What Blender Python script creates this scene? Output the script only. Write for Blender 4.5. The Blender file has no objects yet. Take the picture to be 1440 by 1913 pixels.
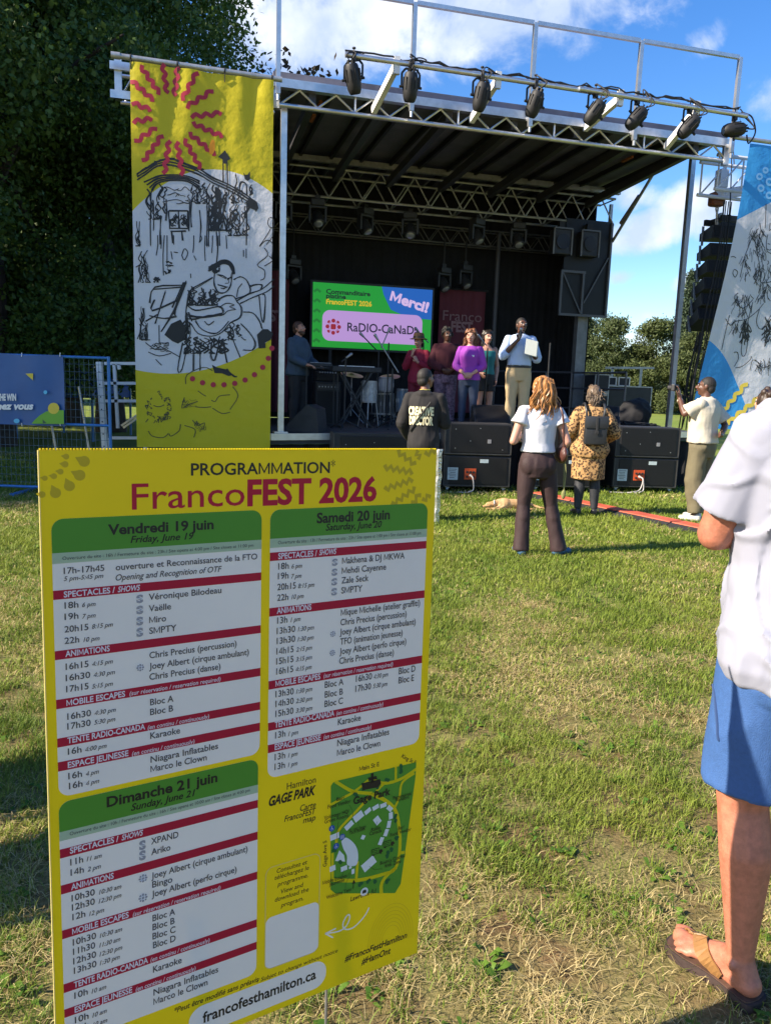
import bpy, bmesh, math, random
import numpy as np
from mathutils import Vector, Matrix, Euler, noise as mnoise
rnd = random.Random(7)
SC = bpy.context.scene
COL = SC.collection
pi = math.pi
rad = math.radians

# ------------------------------------------------------------------ camera
EYE = 1.53
FPX, PITCH, ROLL = 1428.65, 0.15926, 0.0334
_F0 = Vector((0, math.cos(PITCH), -math.sin(PITCH)))
_U0 = Vector((0, math.sin(PITCH), math.cos(PITCH)))
_R0 = Vector((1, 0, 0))
CR = _R0*math.cos(ROLL) + _U0*math.sin(ROLL)
CU = _U0*math.cos(ROLL) - _R0*math.sin(ROLL)
CF = _F0
cam = bpy.data.cameras.new('camera')
cam.sensor_fit = 'VERTICAL'
cam.sensor_height = 36.0
cam.lens = FPX/1913*36.0
cam.clip_start, cam.clip_end = 0.05, 3000
camo = bpy.data.objects.new('camera', cam)
COL.objects.link(camo)
camo.matrix_world = Matrix(((CR.x, CU.x, -CF.x, 0), (CR.y, CU.y, -CF.y, 0), (CR.z, CU.z, -CF.z, EYE), (0, 0, 0, 1)))
SC.camera = camo

# ------------------------------------------------------------------ view, world, sun
SC.view_settings.view_transform = 'Standard'
SC.view_settings.look = 'None'
SC.view_settings.gamma = 1.0
SC.view_settings.exposure = 1.38
SC.cycles.max_bounces = 6
SC.cycles.transparent_max_bounces = 8
SC.cycles.use_denoising = True
SUN_DIR = Vector((-0.93, -0.37, 0.0)).normalized()*math.cos(rad(33)) + Vector((0, 0, math.sin(rad(33))))
sun = bpy.data.lights.new('sun', 'SUN')
sun.energy = 4.6
sun.angle = rad(0.5)
sun.color = (1.0, 0.87, 0.70)
suno = bpy.data.objects.new('sun', sun)
COL.objects.link(suno)
suno.rotation_euler = SUN_DIR.to_track_quat('Z', 'Y').to_euler()
suno.location = SUN_DIR*60


def ray(x, y):
    return CF + CR*((x-720)/FPX) + CU*((956.5-y)/FPX)


EYEV = Vector((0, 0, EYE))


def on_z(x, y, z):
    d = ray(x, y)
    return EYEV + d*((z-EYE)/d.z)


def at_y(x, y, Y):
    d = ray(x, y)
    return EYEV + d*(Y/d.y)


world = bpy.data.worlds.new('World')
SC.world = world
world.use_nodes = True
WN, WL = world.node_tree.nodes, world.node_tree.links


def wmath(op, a, b=None, c=None):
    n = WN.new('ShaderNodeMath')
    n.operation = op
    for i, v in enumerate((a, b, c)):
        if v is None:
            continue
        if isinstance(v, (int, float)):
            n.inputs[i].default_value = v
        else:
            WL.new(v, n.inputs[i])
    return n.outputs[0]


def wdot(a, vec):
    n = WN.new('ShaderNodeVectorMath')
    n.operation = 'DOT_PRODUCT'
    WL.new(a, n.inputs[0])
    n.inputs[1].default_value = vec
    return n.outputs['Value']


def build_world():
    bg = WN['Background']
    sky = WN.new('ShaderNodeTexSky')
    sky.sky_type = 'NISHITA'
    sky.sun_disc = False
    sky.sun_elevation = rad(33)
    sky.sun_rotation = math.atan2(SUN_DIR.x, SUN_DIR.y)
    sky.altitude = 100
    sky.air_density = 1.0
    sky.dust_density = 0.5
    sky.ozone_density = 2.2
    tc = WN.new('ShaderNodeTexCoord')
    d = tc.outputs['Generated']
    # blobs of cloud placed by direction: (px, py, half width, half height, tilt, strength)
    blobs = [(640, 50, 215, 80, 0.10, 1.0), (800, 20, 250, 95, 0.05, 1.0), (980, 5, 220, 75, 0.0, .8), (560, 100, 70, 50, 0.5, .75), (1310, 85, 46, 28, 0.6, .66),
             (1225, 428, 120, 34, 0.25, 1.0), (1330, 385, 95, 50, 0.2, .95), (1185, 370, 50, 26, .2, .6),
             (1152, 518, 34, 16, 0.0, .8), (1195, 640, 42, 36, 0.0, .9), (1300, 525, 40, 20, .2, .75),
             (1205, 592, 30, 12, 0.0, .7), (455, 2, 60, 26, 0, .9), (1200, 8, 40, 14, .3, .3),
             (1560, 150, 120, 60, .2, .9), (150, -200, 220, 90, .2, .9), (-500, 300, 260, 70, .1, .9), (1900, 420, 300, 70, .1, .9)]
    nz = WN.new('ShaderNodeTexNoise')
    nz.inputs['Scale'].default_value = 9
    nz.inputs['Detail'].default_value = 8
    nz.inputs['Roughness'].default_value = .62
    nz.inputs['Distortion'].default_value = .5
    WL.new(d, nz.inputs['Vector'])
    nz2 = WN.new('ShaderNodeTexNoise')
    nz2.inputs['Scale'].default_value = 26
    nz2.inputs['Detail'].default_value = 6
    nz2.inputs['Roughness'].default_value = .6
    WL.new(d, nz2.inputs['Vector'])
    mask = None
    for (x, y, w, h, t, st) in blobs:
        c = ray(x, y).normalized()
        r = Vector((c.y, -c.x, 0)).normalized()
        u = r.cross(c).normalized()
        r2 = r*math.cos(t) + u*math.sin(t)
        u2 = u*math.cos(t) - r*math.sin(t)
        a = wmath('MULTIPLY', wdot(d, r2), FPX/w)
        b = wmath('MULTIPLY', wdot(d, u2), FPX/h)
        q = wmath('ADD', wmath('MULTIPLY', a, a), wmath('MULTIPLY', b, b))
        g = wmath('MULTIPLY', wmath('MAXIMUM', wmath('SUBTRACT', 1.0, wmath('MULTIPLY', q, .5)), 0.0), st)
        g = wmath('MULTIPLY', g, wmath('GREATER_THAN', wdot(d, c), 0.2))
        mask = g if mask is None else wmath('MAXIMUM', mask, g)
    ns = wmath('ADD', wmath('MULTIPLY', nz.outputs['Fac'], 1.5), wmath('MULTIPLY', nz2.outputs['Fac'], .5))   # mean about 1.0
    v = wmath('ADD', mask, wmath('SUBTRACT', ns, 1.0))
    mr = WN.new('ShaderNodeMapRange')
    mr.interpolation_type = 'SMOOTHSTEP'
    mr.inputs['From Min'].default_value = 0.38
    mr.inputs['From Max'].default_value = 0.95
    WL.new(v, mr.inputs['Value'])
    dens = wmath('MULTIPLY', mr.outputs[0], wmath('GREATER_THAN', mask, 0.02))
    dens = wmath('MULTIPLY', dens, .93)
    # lit and grey parts of the clouds
    nz3 = WN.new('ShaderNodeTexNoise')
    nz3.inputs['Scale'].default_value = 14
    nz3.inputs['Detail'].default_value = 5
    off = WN.new('ShaderNodeVectorMath')
    off.operation = 'ADD'
    off.inputs[1].default_value = (SUN_DIR*0.03)
    WL.new(d, off.inputs[0])
    WL.new(off.outputs[0], nz3.inputs['Vector'])
    cr = WN.new('ShaderNodeMapRange')
    cr.inputs['From Min'].default_value = .36
    cr.inputs['From Max'].default_value = .62
    WL.new(nz3.outputs['Fac'], cr.inputs['Value'])
    cm = WN.new('ShaderNodeMix')
    cm.data_type = 'RGBA'
    cm.inputs['A'].default_value = (2.7, 3.2, 4.1, 1)
    cm.inputs['B'].default_value = (4.5, 4.7, 5.1, 1)
    WL.new(cr.outputs[0], cm.inputs['Factor'])
    mx = WN.new('ShaderNodeMix')
    mx.data_type = 'RGBA'
    WL.new(dens, mx.inputs['Factor'])
    hs = WN.new('ShaderNodeHueSaturation')
    hs.inputs['Saturation'].default_value = 1.34
    hs.inputs['Value'].default_value = 0.95
    hs.inputs['Hue'].default_value = 0.510
    WL.new(sky.outputs['Color'], hs.inputs['Color'])
    WL.new(hs.outputs['Color'], mx.inputs['A'])
    WL.new(cm.outputs['Result'], mx.inputs['B'])
    WL.new(mx.outputs['Result'], bg.inputs['Color'])
    bg.inputs['Strength'].default_value = 0.10


build_world()

# ------------------------------------------------------------------ helpers: materials
_MC = {}


def hexc(h):
    h = h.lstrip('#')
    out = []
    for i in (0, 2, 4):
        c = int(h[i:i+2], 16)/255
        out.append(c/12.92 if c <= .04045 else ((c+.055)/1.055)**2.4)
    return tuple(out) + (1.0,)


def mat(name, col, rough=.6, metal=0.0, var=0.0, vscale=6.0, bump=0.0, bscale=60.0, emit=None, estr=0.0, spec=.5, trans=0.0, col2=None, sheen=0.0, stretch=None, subs=0.0):
    if name in _MC:
        return _MC[name]
    if isinstance(col, str):
        col = hexc(col)
    m = bpy.data.materials.new(name)
    m.use_nodes = True
    N, L = m.node_tree.nodes, m.node_tree.links
    b = N['Principled BSDF']
    col = tuple(col)[:3] + (1.0,)
    b.inputs['Base Color'].default_value = col
    b.inputs['Roughness'].default_value = rough
    b.inputs['Metallic'].default_value = metal
    b.inputs['Specular IOR Level'].default_value = spec
    if sheen:
        b.inputs['Sheen Weight'].default_value = sheen
    if subs:
        b.inputs['Subsurface Weight'].default_value = subs
        b.inputs['Subsurface Radius'].default_value = (.012, .005, .003)
        b.inputs['Subsurface Scale'].default_value = 1.0
    tc = N.new('ShaderNodeTexCoord')
    src = tc.outputs['Object']
    if stretch:
        mp = N.new('ShaderNodeMapping')
        mp.inputs['Scale'].default_value = stretch
        L.new(src, mp.inputs['Vector'])
        src = mp.outputs[0]
    if var or col2:
        n = N.new('ShaderNodeTexNoise')
        n.inputs['Scale'].default_value = vscale
        n.inputs['Detail'].default_value = 6
        n.inputs['Roughness'].default_value = .65
        L.new(src, n.inputs['Vector'])
        r = N.new('ShaderNodeMapRange')
        r.inputs['From Min'].default_value = .32
        r.inputs['From Max'].default_value = .68
        L.new(n.outputs['Fac'], r.inputs['Value'])
        mx = N.new('ShaderNodeMix')
        mx.data_type = 'RGBA'
        if isinstance(col2, str):
            col2 = hexc(col2)
        mx.inputs['A'].default_value = tuple(c*(1-var) for c in col[:3]) + (1,)
        mx.inputs['B'].default_value = tuple(col2)[:3] + (1,) if col2 else tuple(min(1, c*(1+var)) for c in col[:3]) + (1,)
        L.new(r.outputs[0], mx.inputs['Factor'])
        L.new(mx.outputs['Result'], b.inputs['Base Color'])
    if bump:
        n2 = N.new('ShaderNodeTexNoise')
        n2.inputs['Scale'].default_value = bscale
        n2.inputs['Detail'].default_value = 4
        L.new(src, n2.inputs['Vector'])
        bp = N.new('ShaderNodeBump')
        bp.inputs['Strength'].default_value = bump
        bp.inputs['Distance'].default_value = .01
        L.new(n2.outputs['Fac'], bp.inputs['Height'])
        L.new(bp.outputs[0], b.inputs['Normal'])
    if emit:
        b.inputs['Emission Color'].default_value = hexc(emit) if isinstance(emit, str) else emit
        b.inputs['Emission Strength'].default_value = estr
    if trans:
        t = N.new('ShaderNodeBsdfTranslucent')
        t.inputs['Color'].default_value = col
        ms = N.new('ShaderNodeMixShader')
        ms.inputs[0].default_value = trans
        L.new(b.outputs[0], ms.inputs[1])
        L.new(t.outputs[0], ms.inputs[2])
        L.new(ms.outputs[0], N['Material Output'].inputs['Surface'])
        for l in list(b.inputs['Base Color'].links):
            L.new(l.from_socket, t.inputs['Color'])
    _MC[name] = m
    return m


# ------------------------------------------------------------------ helpers: meshes
WM = {}


def wmat(o):
    return WM.get(o.name, Matrix.Identity(4)) if o is not None else Matrix.Identity(4)


def basis(d):
    d = Vector(d).normalized()
    a = Vector((0, 0, 1)) if abs(d.z) < .95 else Vector((1, 0, 0))
    x = a.cross(d).normalized()
    y = d.cross(x).normalized()
    return x, y, d


class MB:
    def __init__(self):
        self.v, self.f = [], []

    def add(self, vs, fs):
        o = len(self.v)
        self.v += [tuple(p) for p in vs]
        self.f += [tuple(i+o for i in q) for q in fs]
        return self

    def box(self, c, sx, sy, sz, ax=None, bev=0.0):
        c = Vector(c)
        X, Y, Z = ax if ax else (Vector((1, 0, 0)), Vector((0, 1, 0)), Vector((0, 0, 1)))
        if bev <= 0:
            vs = [c + X*(sx/2*i) + Y*(sy/2*j) + Z*(sz/2*k) for k in (-1, 1) for j in (-1, 1) for i in (-1, 1)]
            return self.add(vs, [(0, 2, 3, 1), (4, 5, 7, 6), (0, 1, 5, 4), (2, 6, 7, 3), (0, 4, 6, 2), (1, 3, 7, 5)])
        bm = bmesh.new()
        bmesh.ops.create_cube(bm, size=1.0)
        bmesh.ops.scale(bm, vec=(sx, sy, sz), verts=bm.verts)
        bmesh.ops.bevel(bm, geom=bm.edges[:], offset=bev, segments=2, affect='EDGES', profile=.5)
        bm.verts.index_update()
        vs = [c + X*v.co.x + Y*v.co.y + Z*v.co.z for v in bm.verts]
        fs = [[v.index for v in f.verts] for f in bm.faces]
        bm.free()
        return self.add(vs, fs)

    def bar(self, p0, p1, w, h=None, up=None):
        p0, p1 = Vector(p0), Vector(p1)
        d = p1-p0
        x, y, z = basis(d)
        if up is not None:
            x = Vector(up).cross(z).normalized()
            y = z.cross(x)
        return self.box((p0+p1)/2, w, h or w, d.length, (x, y, z))

    def tube(self, p0, p1, r0, r1=None, n=8, caps=True):
        return self.path([p0, p1], [r0, r0 if r1 is None else r1], n, caps)

    def path(self, pts, r, n=6, caps=True):
        pts = [Vector(p) for p in pts]
        k = len(pts)
        rs = r if isinstance(r, (list, tuple)) else [r]*k
        vs, fs = [], []
        px = None
        for i, p in enumerate(pts):
            d = (pts[min(i+1, k-1)] - pts[max(i-1, 0)])
            if d.length < 1e-9:
                d = Vector((0, 0, 1))
            x, y, z = basis(d)
            if px is not None:
                x = (px - z*px.dot(z))
                x = x.normalized() if x.length > 1e-6 else basis(d)[0]
                y = z.cross(x)
            px = x
            for j in range(n):
                a = 2*pi*j/n
                vs.append(p + x*(math.cos(a)*rs[i]) + y*(math.sin(a)*rs[i]))
        for i in range(k-1):
            for j in range(n):
                a, b = i*n+j, i*n+(j+1) % n
                fs.append((a, b, b+n, a+n))
        if caps:
            fs.append(tuple(range(n-1, -1, -1)))
            fs.append(tuple((k-1)*n+j for j in range(n)))
        return self.add(vs, fs)

    def rings(self, rings):
        n = len(rings[0])
        vs = [p for r in rings for p in r]
        fs = []
        for i in range(len(rings)-1):
            for j in range(n):
                a, b = i*n+j, i*n+(j+1) % n
                fs.append((a, b, b+n, a+n))
        fs.append(tuple(range(n-1, -1, -1)))
        fs.append(tuple((len(rings)-1)*n+j for j in range(n)))
        return self.add(vs, fs)

    def lathe(self, prof, c=(0, 0, 0), axis=(0, 0, 1), n=16):
        x, y, z = basis(axis)
        c = Vector(c)
        R = []
        for (r, h) in prof:
            R.append([c + z*h + x*(math.cos(2*pi*j/n)*r) + y*(math.sin(2*pi*j/n)*r) for j in range(n)])
        return self.rings(R)

    def cap(self, p0, p1, r0, r1=None, n=12, m=4):
        """a tapered capsule"""
        p0, p1 = Vector(p0), Vector(p1)
        r1 = r0 if r1 is None else r1
        d = p1-p0
        L = d.length
        if L < 1e-6:
            d = Vector((0, 0, 1))
        prof = []
        for i in range(m+1):
            a = -pi/2 + pi/2*i/m
            prof.append((max(r0*math.cos(a), 1e-4), r0*math.sin(a)))
        for i in range(m+1):
            a = pi/2*i/m
            prof.append((max(r1*math.cos(a), 1e-4), L + r1*math.sin(a)))
        return self.lathe(prof, p0, d, n)

    def ell(self, c, r, n=14, m=8, M=None):
        c = Vector(c)
        rx, ry, rz = r
        R = []
        for i in range(m+1):
            a = -pi/2 + pi*i/m
            q = max(math.cos(a), 1e-3)
            ring = []
            for j in range(n):
                b = 2*pi*j/n
                p = Vector((rx*q*math.cos(b), ry*q*math.sin(b), rz*math.sin(a)))
                ring.append(c + (M @ p if M else p))
            R.append(ring)
        return self.rings(R)

    def erings(self, secs, n=24):
        """stack of horizontal ellipses (cx, cy, z, rx, ry)"""
        return self.rings([[Vector((cx+rx*math.cos(2*pi*j/n), cy+ry*math.sin(2*pi*j/n), z)) for j in range(n)] for (cx, cy, z, rx, ry) in secs])

    def poly(self, pts):
        return self.add(pts, [tuple(range(len(pts)))])

    def prism(self, pts, d):
        pts = [Vector(p) for p in pts]
        d = Vector(d)
        n = len(pts)
        fs = [tuple(range(n-1, -1, -1)), tuple(range(n, 2*n))]
        for i in range(n):
            j = (i+1) % n
            fs.append((i, j, j+n, i+n))
        return self.add(pts + [p+d for p in pts], fs)

    def xf(self, M):
        self.v = [tuple(M @ Vector(p)) for p in self.v]
        return self

    def mesh(self, name='mesh'):
        me = bpy.data.meshes.new(name)
        me.from_pydata(self.v, [], self.f)
        me.update()
        return me

    def build(self, name, m, parent=None, smooth=False, local=False, label=None):
        if parent is not None and not local:
            self.xf(wmat(parent).inverted())
        me = self.mesh(name)
        return link_mesh(name, me, m, parent, smooth, label)


def link_mesh(name, me, m, parent=None, smooth=False, label=None):
    if m is not None:
        me.materials.clear()
        me.materials.append(m)
    if smooth:
        me.polygons.foreach_set('use_smooth', [True]*len(me.polygons))
        try:
            me.set_sharp_from_angle(angle=rad(42))
        except Exception:
            pass
    o = bpy.data.objects.new(name, me)
    COL.objects.link(o)
    if parent is not None:
        o.parent = parent
    WM[o.name] = wmat(parent).copy()
    if label:
        o['label'] = label
    return o


def tag(o, label=None, cat=None, group=None, kind=None):
    for k, v in (('label', label), ('category', cat), ('group', group), ('kind', kind)):
        if v:
            o[k] = v
    return o


def empty(name, loc=(0, 0, 0), rz=0.0, label=None, cat=None, group=None):
    o = bpy.data.objects.new(name, None)
    o.empty_display_size = .1
    COL.objects.link(o)
    o.location = loc
    o.rotation_euler = (0, 0, rz)
    WM[o.name] = Matrix.Translation(Vector(loc)) @ Matrix.Rotation(rz, 4, 'Z')
    return tag(o, label, cat, group)


def copy_tree(o, parent=None):
    c = o.copy()
    COL.objects.link(c)
    if parent is not None:
        c.parent = parent
    for ch in [k for k in COL.objects if k.parent == o]:
        copy_tree(ch, c)
    return c


def put(o, loc, rz=0.0, label=None, rot=None, scale=None):
    o.location = loc
    o.rotation_euler = rot if rot else (0, 0, rz)
    if scale:
        o.scale = (scale, scale, scale)
    if label:
        o['label'] = label
    return o


# lettering: outlines of Blender's own font, as flat faces
_TC = {}


def _raw_text(s, bold, italic):
    c = bpy.data.curves.new('lettering', 'FONT')
    c.body = s
    c.size = 1
    c.offset = bold
    c.shear = italic
    c.resolution_u = 3
    o = bpy.data.objects.new('lettering', c)
    COL.objects.link(o)
    dg = bpy.context.evaluated_depsgraph_get()
    dg.update()
    me = bpy.data.meshes.new_from_object(o.evaluated_get(dg))
    vs = [(v.co.x, v.co.y) for v in me.vertices]
    fs = [tuple(p.vertices) for p in me.polygons]
    bpy.data.objects.remove(o)
    bpy.data.curves.remove(c)
    bpy.data.meshes.remove(me)
    return vs, fs


_ADV = {}


def _adv(ch):
    if ch not in _ADV:
        w = lambda t: max(v[0] for v in _raw_text(t, 0, 0)[0])
        _ADV[ch] = w('H'+ch+'H') - w('HH')
    return _ADV[ch]


def text_geo(s, bold=0.0, italic=0.0):
    """outline faces of a line of text; the M and the 4 are drawn by hand because the font fills them in when thickened"""
    key = (s, bold, italic)
    if key in _TC:
        return _TC[key]
    if bold > 0 and ('M' in s or '4' in s):
        vs, fs, x, run = [], [], 0.0, ''

        def put_(v2, f2, dx):
            o = len(vs)
            vs.extend((p[0]+dx, p[1]) for p in v2)
            fs.extend(tuple(i+o for i in q) for q in f2)
        h = cap_height()
        t = .062+1.9*bold
        for ch in s+'\0':
            if ch in 'M4\0':
                if run.strip():
                    v2, f2 = _raw_text(run, bold, italic)
                    put_(v2, f2, x)
                x += sum(_adv(c) for c in run)
                run = ''
                if ch == '\0':
                    break
                w = _adv(ch)
                a, b = .05, w-.05
                if ch == 'M':
                    m_ = (a+b)/2
                    P = [[(a, 0), (a+t, 0), (a+t, h*.99-1.75*t), (m_, h*.03), (b-t, h*.99-1.75*t), (b-t, 0), (b, 0), (b, h), (b-t*.95, h), (m_, h*.03+1.75*t), (a+t*.95, h), (a, h)]]
                else:
                    a, b = .02, w-.02
                    c0 = b-t*1.9
                    y0 = h*.20
                    P = [[(c0, 0), (c0+t, 0), (c0+t, h), (c0, h)], [(a, y0), (c0, y0), (c0, y0+t), (a, y0+t)], [(c0+t, y0), (b, y0), (b, y0+t), (c0+t, y0+t)], [(a, y0+t), (a+1.3*t, y0+t), (c0, h-1.6*t), (c0, h)]]
                for q in P:
                    put_([(px+italic*py, py) for px, py in q], [tuple(range(len(q)))], x)
                x += w
            else:
                run += ch
    else:
        vs, fs = _raw_text(s, bold, italic)
    x0 = min(v[0] for v in vs) if vs else 0
    x1 = max(v[0] for v in vs) if vs else 1
    _TC[key] = (vs, fs, x0, x1)
    return _TC[key]


CAPH = None


def cap_height():
    global CAPH
    if CAPH is None:
        vs = _raw_text('H', 0, 0)[0]
        CAPH = max(v[1] for v in vs)
    return CAPH


def ribbon(mb, pts, w, S, closed=False):
    """a flat stroke along 2-D points on the surface S(u, v)"""
    n = len(pts)
    if n < 2:
        return
    vs = []
    for i in range(n):
        a, b = pts[max(i-1, 0)], pts[min(i+1, n-1)]
        dx, dy = b[0]-a[0], b[1]-a[1]
        l = math.hypot(dx, dy) or 1
        nx, ny = -dy/l, dx/l
        ww = w[i] if isinstance(w, list) else w
        vs.append(S(pts[i][0]+nx*ww/2, pts[i][1]+ny*ww/2))
        vs.append(S(pts[i][0]-nx*ww/2, pts[i][1]-ny*ww/2))
    mb.add(vs, [(2*i, 2*i+1, 2*i+3, 2*i+2) for i in range(n-1)])


def spline(pts, k=5):
    """Catmull-Rom through 2-D or 3-D points"""
    P = [Vector(p) for p in pts]
    if len(P) < 3:
        return P
    out = []
    for i in range(len(P)-1):
        a, b, c, d = P[max(i-1, 0)], P[i], P[i+1], P[min(i+2, len(P)-1)]
        for j in range(k):
            t = j/k
            out.append(.5*((2*b) + (c-a)*t + (2*a-5*b+4*c-d)*t*t + (3*b-a-3*c+d)*t**3))
    out.append(P[-1])
    return out


def voxel(mb, vox, smooth=3, name='body', fold=None):
    """union of closed shapes as ONE continuous surface"""
    me = mb.mesh('tmp')
    o = bpy.data.objects.new('tmp', me)
    COL.objects.link(o)
    r = o.modifiers.new('r', 'REMESH')
    r.mode = 'VOXEL'
    r.voxel_size = vox
    if smooth:
        s = o.modifiers.new('s', 'SMOOTH')
        s.factor = .5
        s.iterations = smooth
    dg = bpy.context.evaluated_depsgraph_get()
    dg.update()
    me2 = bpy.data.meshes.new_from_object(o.evaluated_get(dg))
    bpy.data.objects.remove(o)
    bpy.data.meshes.remove(me)
    me2.name = name
    if fold:
        fold_mesh(me2, *fold)
    return me2


def fold_mesh(me, amp, sc=(8, 8, 3), seed=0.0):
    me.update()
    n = len(me.vertices)
    no = np.empty(n*3)
    me.vertices.foreach_get('normal', no)
    co = np.empty(n*3)
    me.vertices.foreach_get('co', co)
    no = no.reshape(-1, 3)
    co = co.reshape(-1, 3)
    a = np.empty(n)
    nf = mnoise.noise
    for i in range(n):
        p = co[i]
        q = Vector((p[0]*sc[0]+seed, p[1]*sc[1]+seed*.7, p[2]*sc[2]))
        w = nf(q)
        a[i] = (1-abs(w)*2.2)*.7 + nf(q*2.3)*.4
    co = co + no*(a*amp)[:, None]
    me.vertices.foreach_set('co', co.ravel())
    me.update()


def fast_mesh(name, V, FQ, n=4):
    """numpy vertices (N,3) and faces (M,n)"""
    me = bpy.data.meshes.new(name)
    me.vertices.add(len(V))
    me.vertices.foreach_set('co', np.asarray(V, np.float32).ravel())
    M = len(FQ)
    me.loops.add(M*n)
    me.polygons.add(M)
    me.loops.foreach_set('vertex_index', np.asarray(FQ, np.int32).ravel())
    me.polygons.foreach_set('loop_start', np.arange(0, M*n, n, dtype=np.int32))
    me.update(calc_edges=True)
    return me


def attr_mat(name, attr, rough=.6, trans=.3, spec=.3):
    """base colour from a per-vertex colour of the leaf or blade itself"""
    m = bpy.data.materials.new(name)
    m.use_nodes = True
    N, L = m.node_tree.nodes, m.node_tree.links
    b = N['Principled BSDF']
    a = N.new('ShaderNodeAttribute')
    a.attribute_name = attr
    L.new(a.outputs['Color'], b.inputs['Base Color'])
    b.inputs['Roughness'].default_value = rough
    b.inputs['Specular IOR Level'].default_value = spec
    t = N.new('ShaderNodeBsdfTranslucent')
    L.new(a.outputs['Color'], t.inputs['Color'])
    ms = N.new('ShaderNodeMixShader')
    ms.inputs[0].default_value = trans
    L.new(b.outputs[0], ms.inputs[1])
    L.new(t.outputs[0], ms.inputs[2])
    L.new(ms.outputs[0], N['Material Output'].inputs['Surface'])
    return m


def set_cols(me, attr, C):
    a = me.color_attributes.new(attr, 'FLOAT_COLOR', 'POINT')
    C4 = np.ones((len(C), 4), np.float32)
    C4[:, :3] = C
    a.data.foreach_set('color', C4.ravel())


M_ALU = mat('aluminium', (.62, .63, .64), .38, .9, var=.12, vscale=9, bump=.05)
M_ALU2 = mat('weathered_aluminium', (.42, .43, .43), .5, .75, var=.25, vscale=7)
M_BLACK = mat('black_paint', (.018, .018, .02), .55, var=.3, vscale=12, bump=.05, bscale=200)
M_BLACKC = mat('black_drape', (.011, .011, .013), .9, var=.3, vscale=5, bump=.15, bscale=30)
M_RUB = mat('black_rubber', (.02, .02, .021), .7, var=.2)
M_WHITE = mat('white_paint', (.72, .72, .72), .5, var=.05)
M_STEEL = mat('grey_steel', (.35, .35, .36), .45, .8, var=.15)
# ================================================================== GROUND
def ground_material():
    m = bpy.data.materials.new('lawn_soil')
    m.use_nodes = True
    N, L = m.node_tree.nodes, m.node_tree.links
    b = N['Principled BSDF']
    b.inputs['Roughness'].default_value = .95
    b.inputs['Specular IOR Level'].default_value = .1
    tc = N.new('ShaderNodeTexCoord')

    def noise(s, det=6, ro=.65):
        n = N.new('ShaderNodeTexNoise')
        n.inputs['Scale'].default_value = s
        n.inputs['Detail'].default_value = det
        n.inputs['Roughness'].default_value = ro
        L.new(tc.outputs['Object'], n.inputs['Vector'])
        return n.outputs['Fac']

    def rng(v, a, c):
        r = N.new('ShaderNodeMapRange')
        r.inputs['From Min'].default_value = a
        r.inputs['From Max'].default_value = c
        L.new(v, r.inputs['Value'])
        return r.outputs[0]

    def mix(f, a, c):
        x = N.new('ShaderNodeMix')
        x.data_type = 'RGBA'
        L.new(f, x.inputs['Factor'])
        for k, v in (('A', a), ('B', c)):
            if isinstance(v, tuple):
                x.inputs[k].default_value = v
            else:
                L.new(v, x.inputs[k])
        return x.outputs['Result']
    soil = mix(rng(noise(14), .35, .65), (.06, .036, .019, 1), (.22, .145, .07, 1))
    straw = mix(rng(noise(90), .35, .65), (.075, .08, .025, 1), (.29, .24, .10, 1))
    near = mix(rng(noise(3.2), .36, .54), soil, straw)
    far = mix(rng(noise(40, 4), .3, .7), (.10, .15, .022, 1), (.17, .23, .04, 1))
    far = mix(rng(noise(.35, 4), .4, .65), far, (.19, .22, .055, 1))
    sep = N.new('ShaderNodeSeparateXYZ')
    L.new(tc.outputs['Object'], sep.inputs[0])
    r = rng(sep.outputs['Y'], 3.0, 8.5)
    L.new(mix(r, near, far), b.inputs['Base Color'])
    bp = N.new('ShaderNodeBump')
    bp.inputs['Strength'].default_value = .5
    bp.inputs['Distance'].default_value = .02
    L.new(noise(70, 5), bp.inputs['Height'])
    L.new(bp.outputs[0], b.inputs['Normal'])
    return m


g = MB()
g.poly([(-1500, -300, 0), (1500, -300, 0), (1500, 2400, 0), (-1500, 2400, 0)])
tag(g.build('ground', ground_material()), kind='structure')


def vnoise(x, y, s, seed):
    """smooth value noise on arrays"""
    rs = np.random.RandomState(seed)
    T = rs.rand(256, 256)
    X, Y = x*s, y*s
    i, j = np.floor(X).astype(int), np.floor(Y).astype(int)
    u, v = X-i, Y-j
    u, v = u*u*(3-2*u), v*v*(3-2*v)
    g_ = lambda a, c: T[a % 256, c % 256]
    return (g_(i, j)*(1-u)+g_(i+1, j)*u)*(1-v) + (g_(i, j+1)*(1-u)+g_(i+1, j+1)*u)*v


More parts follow.
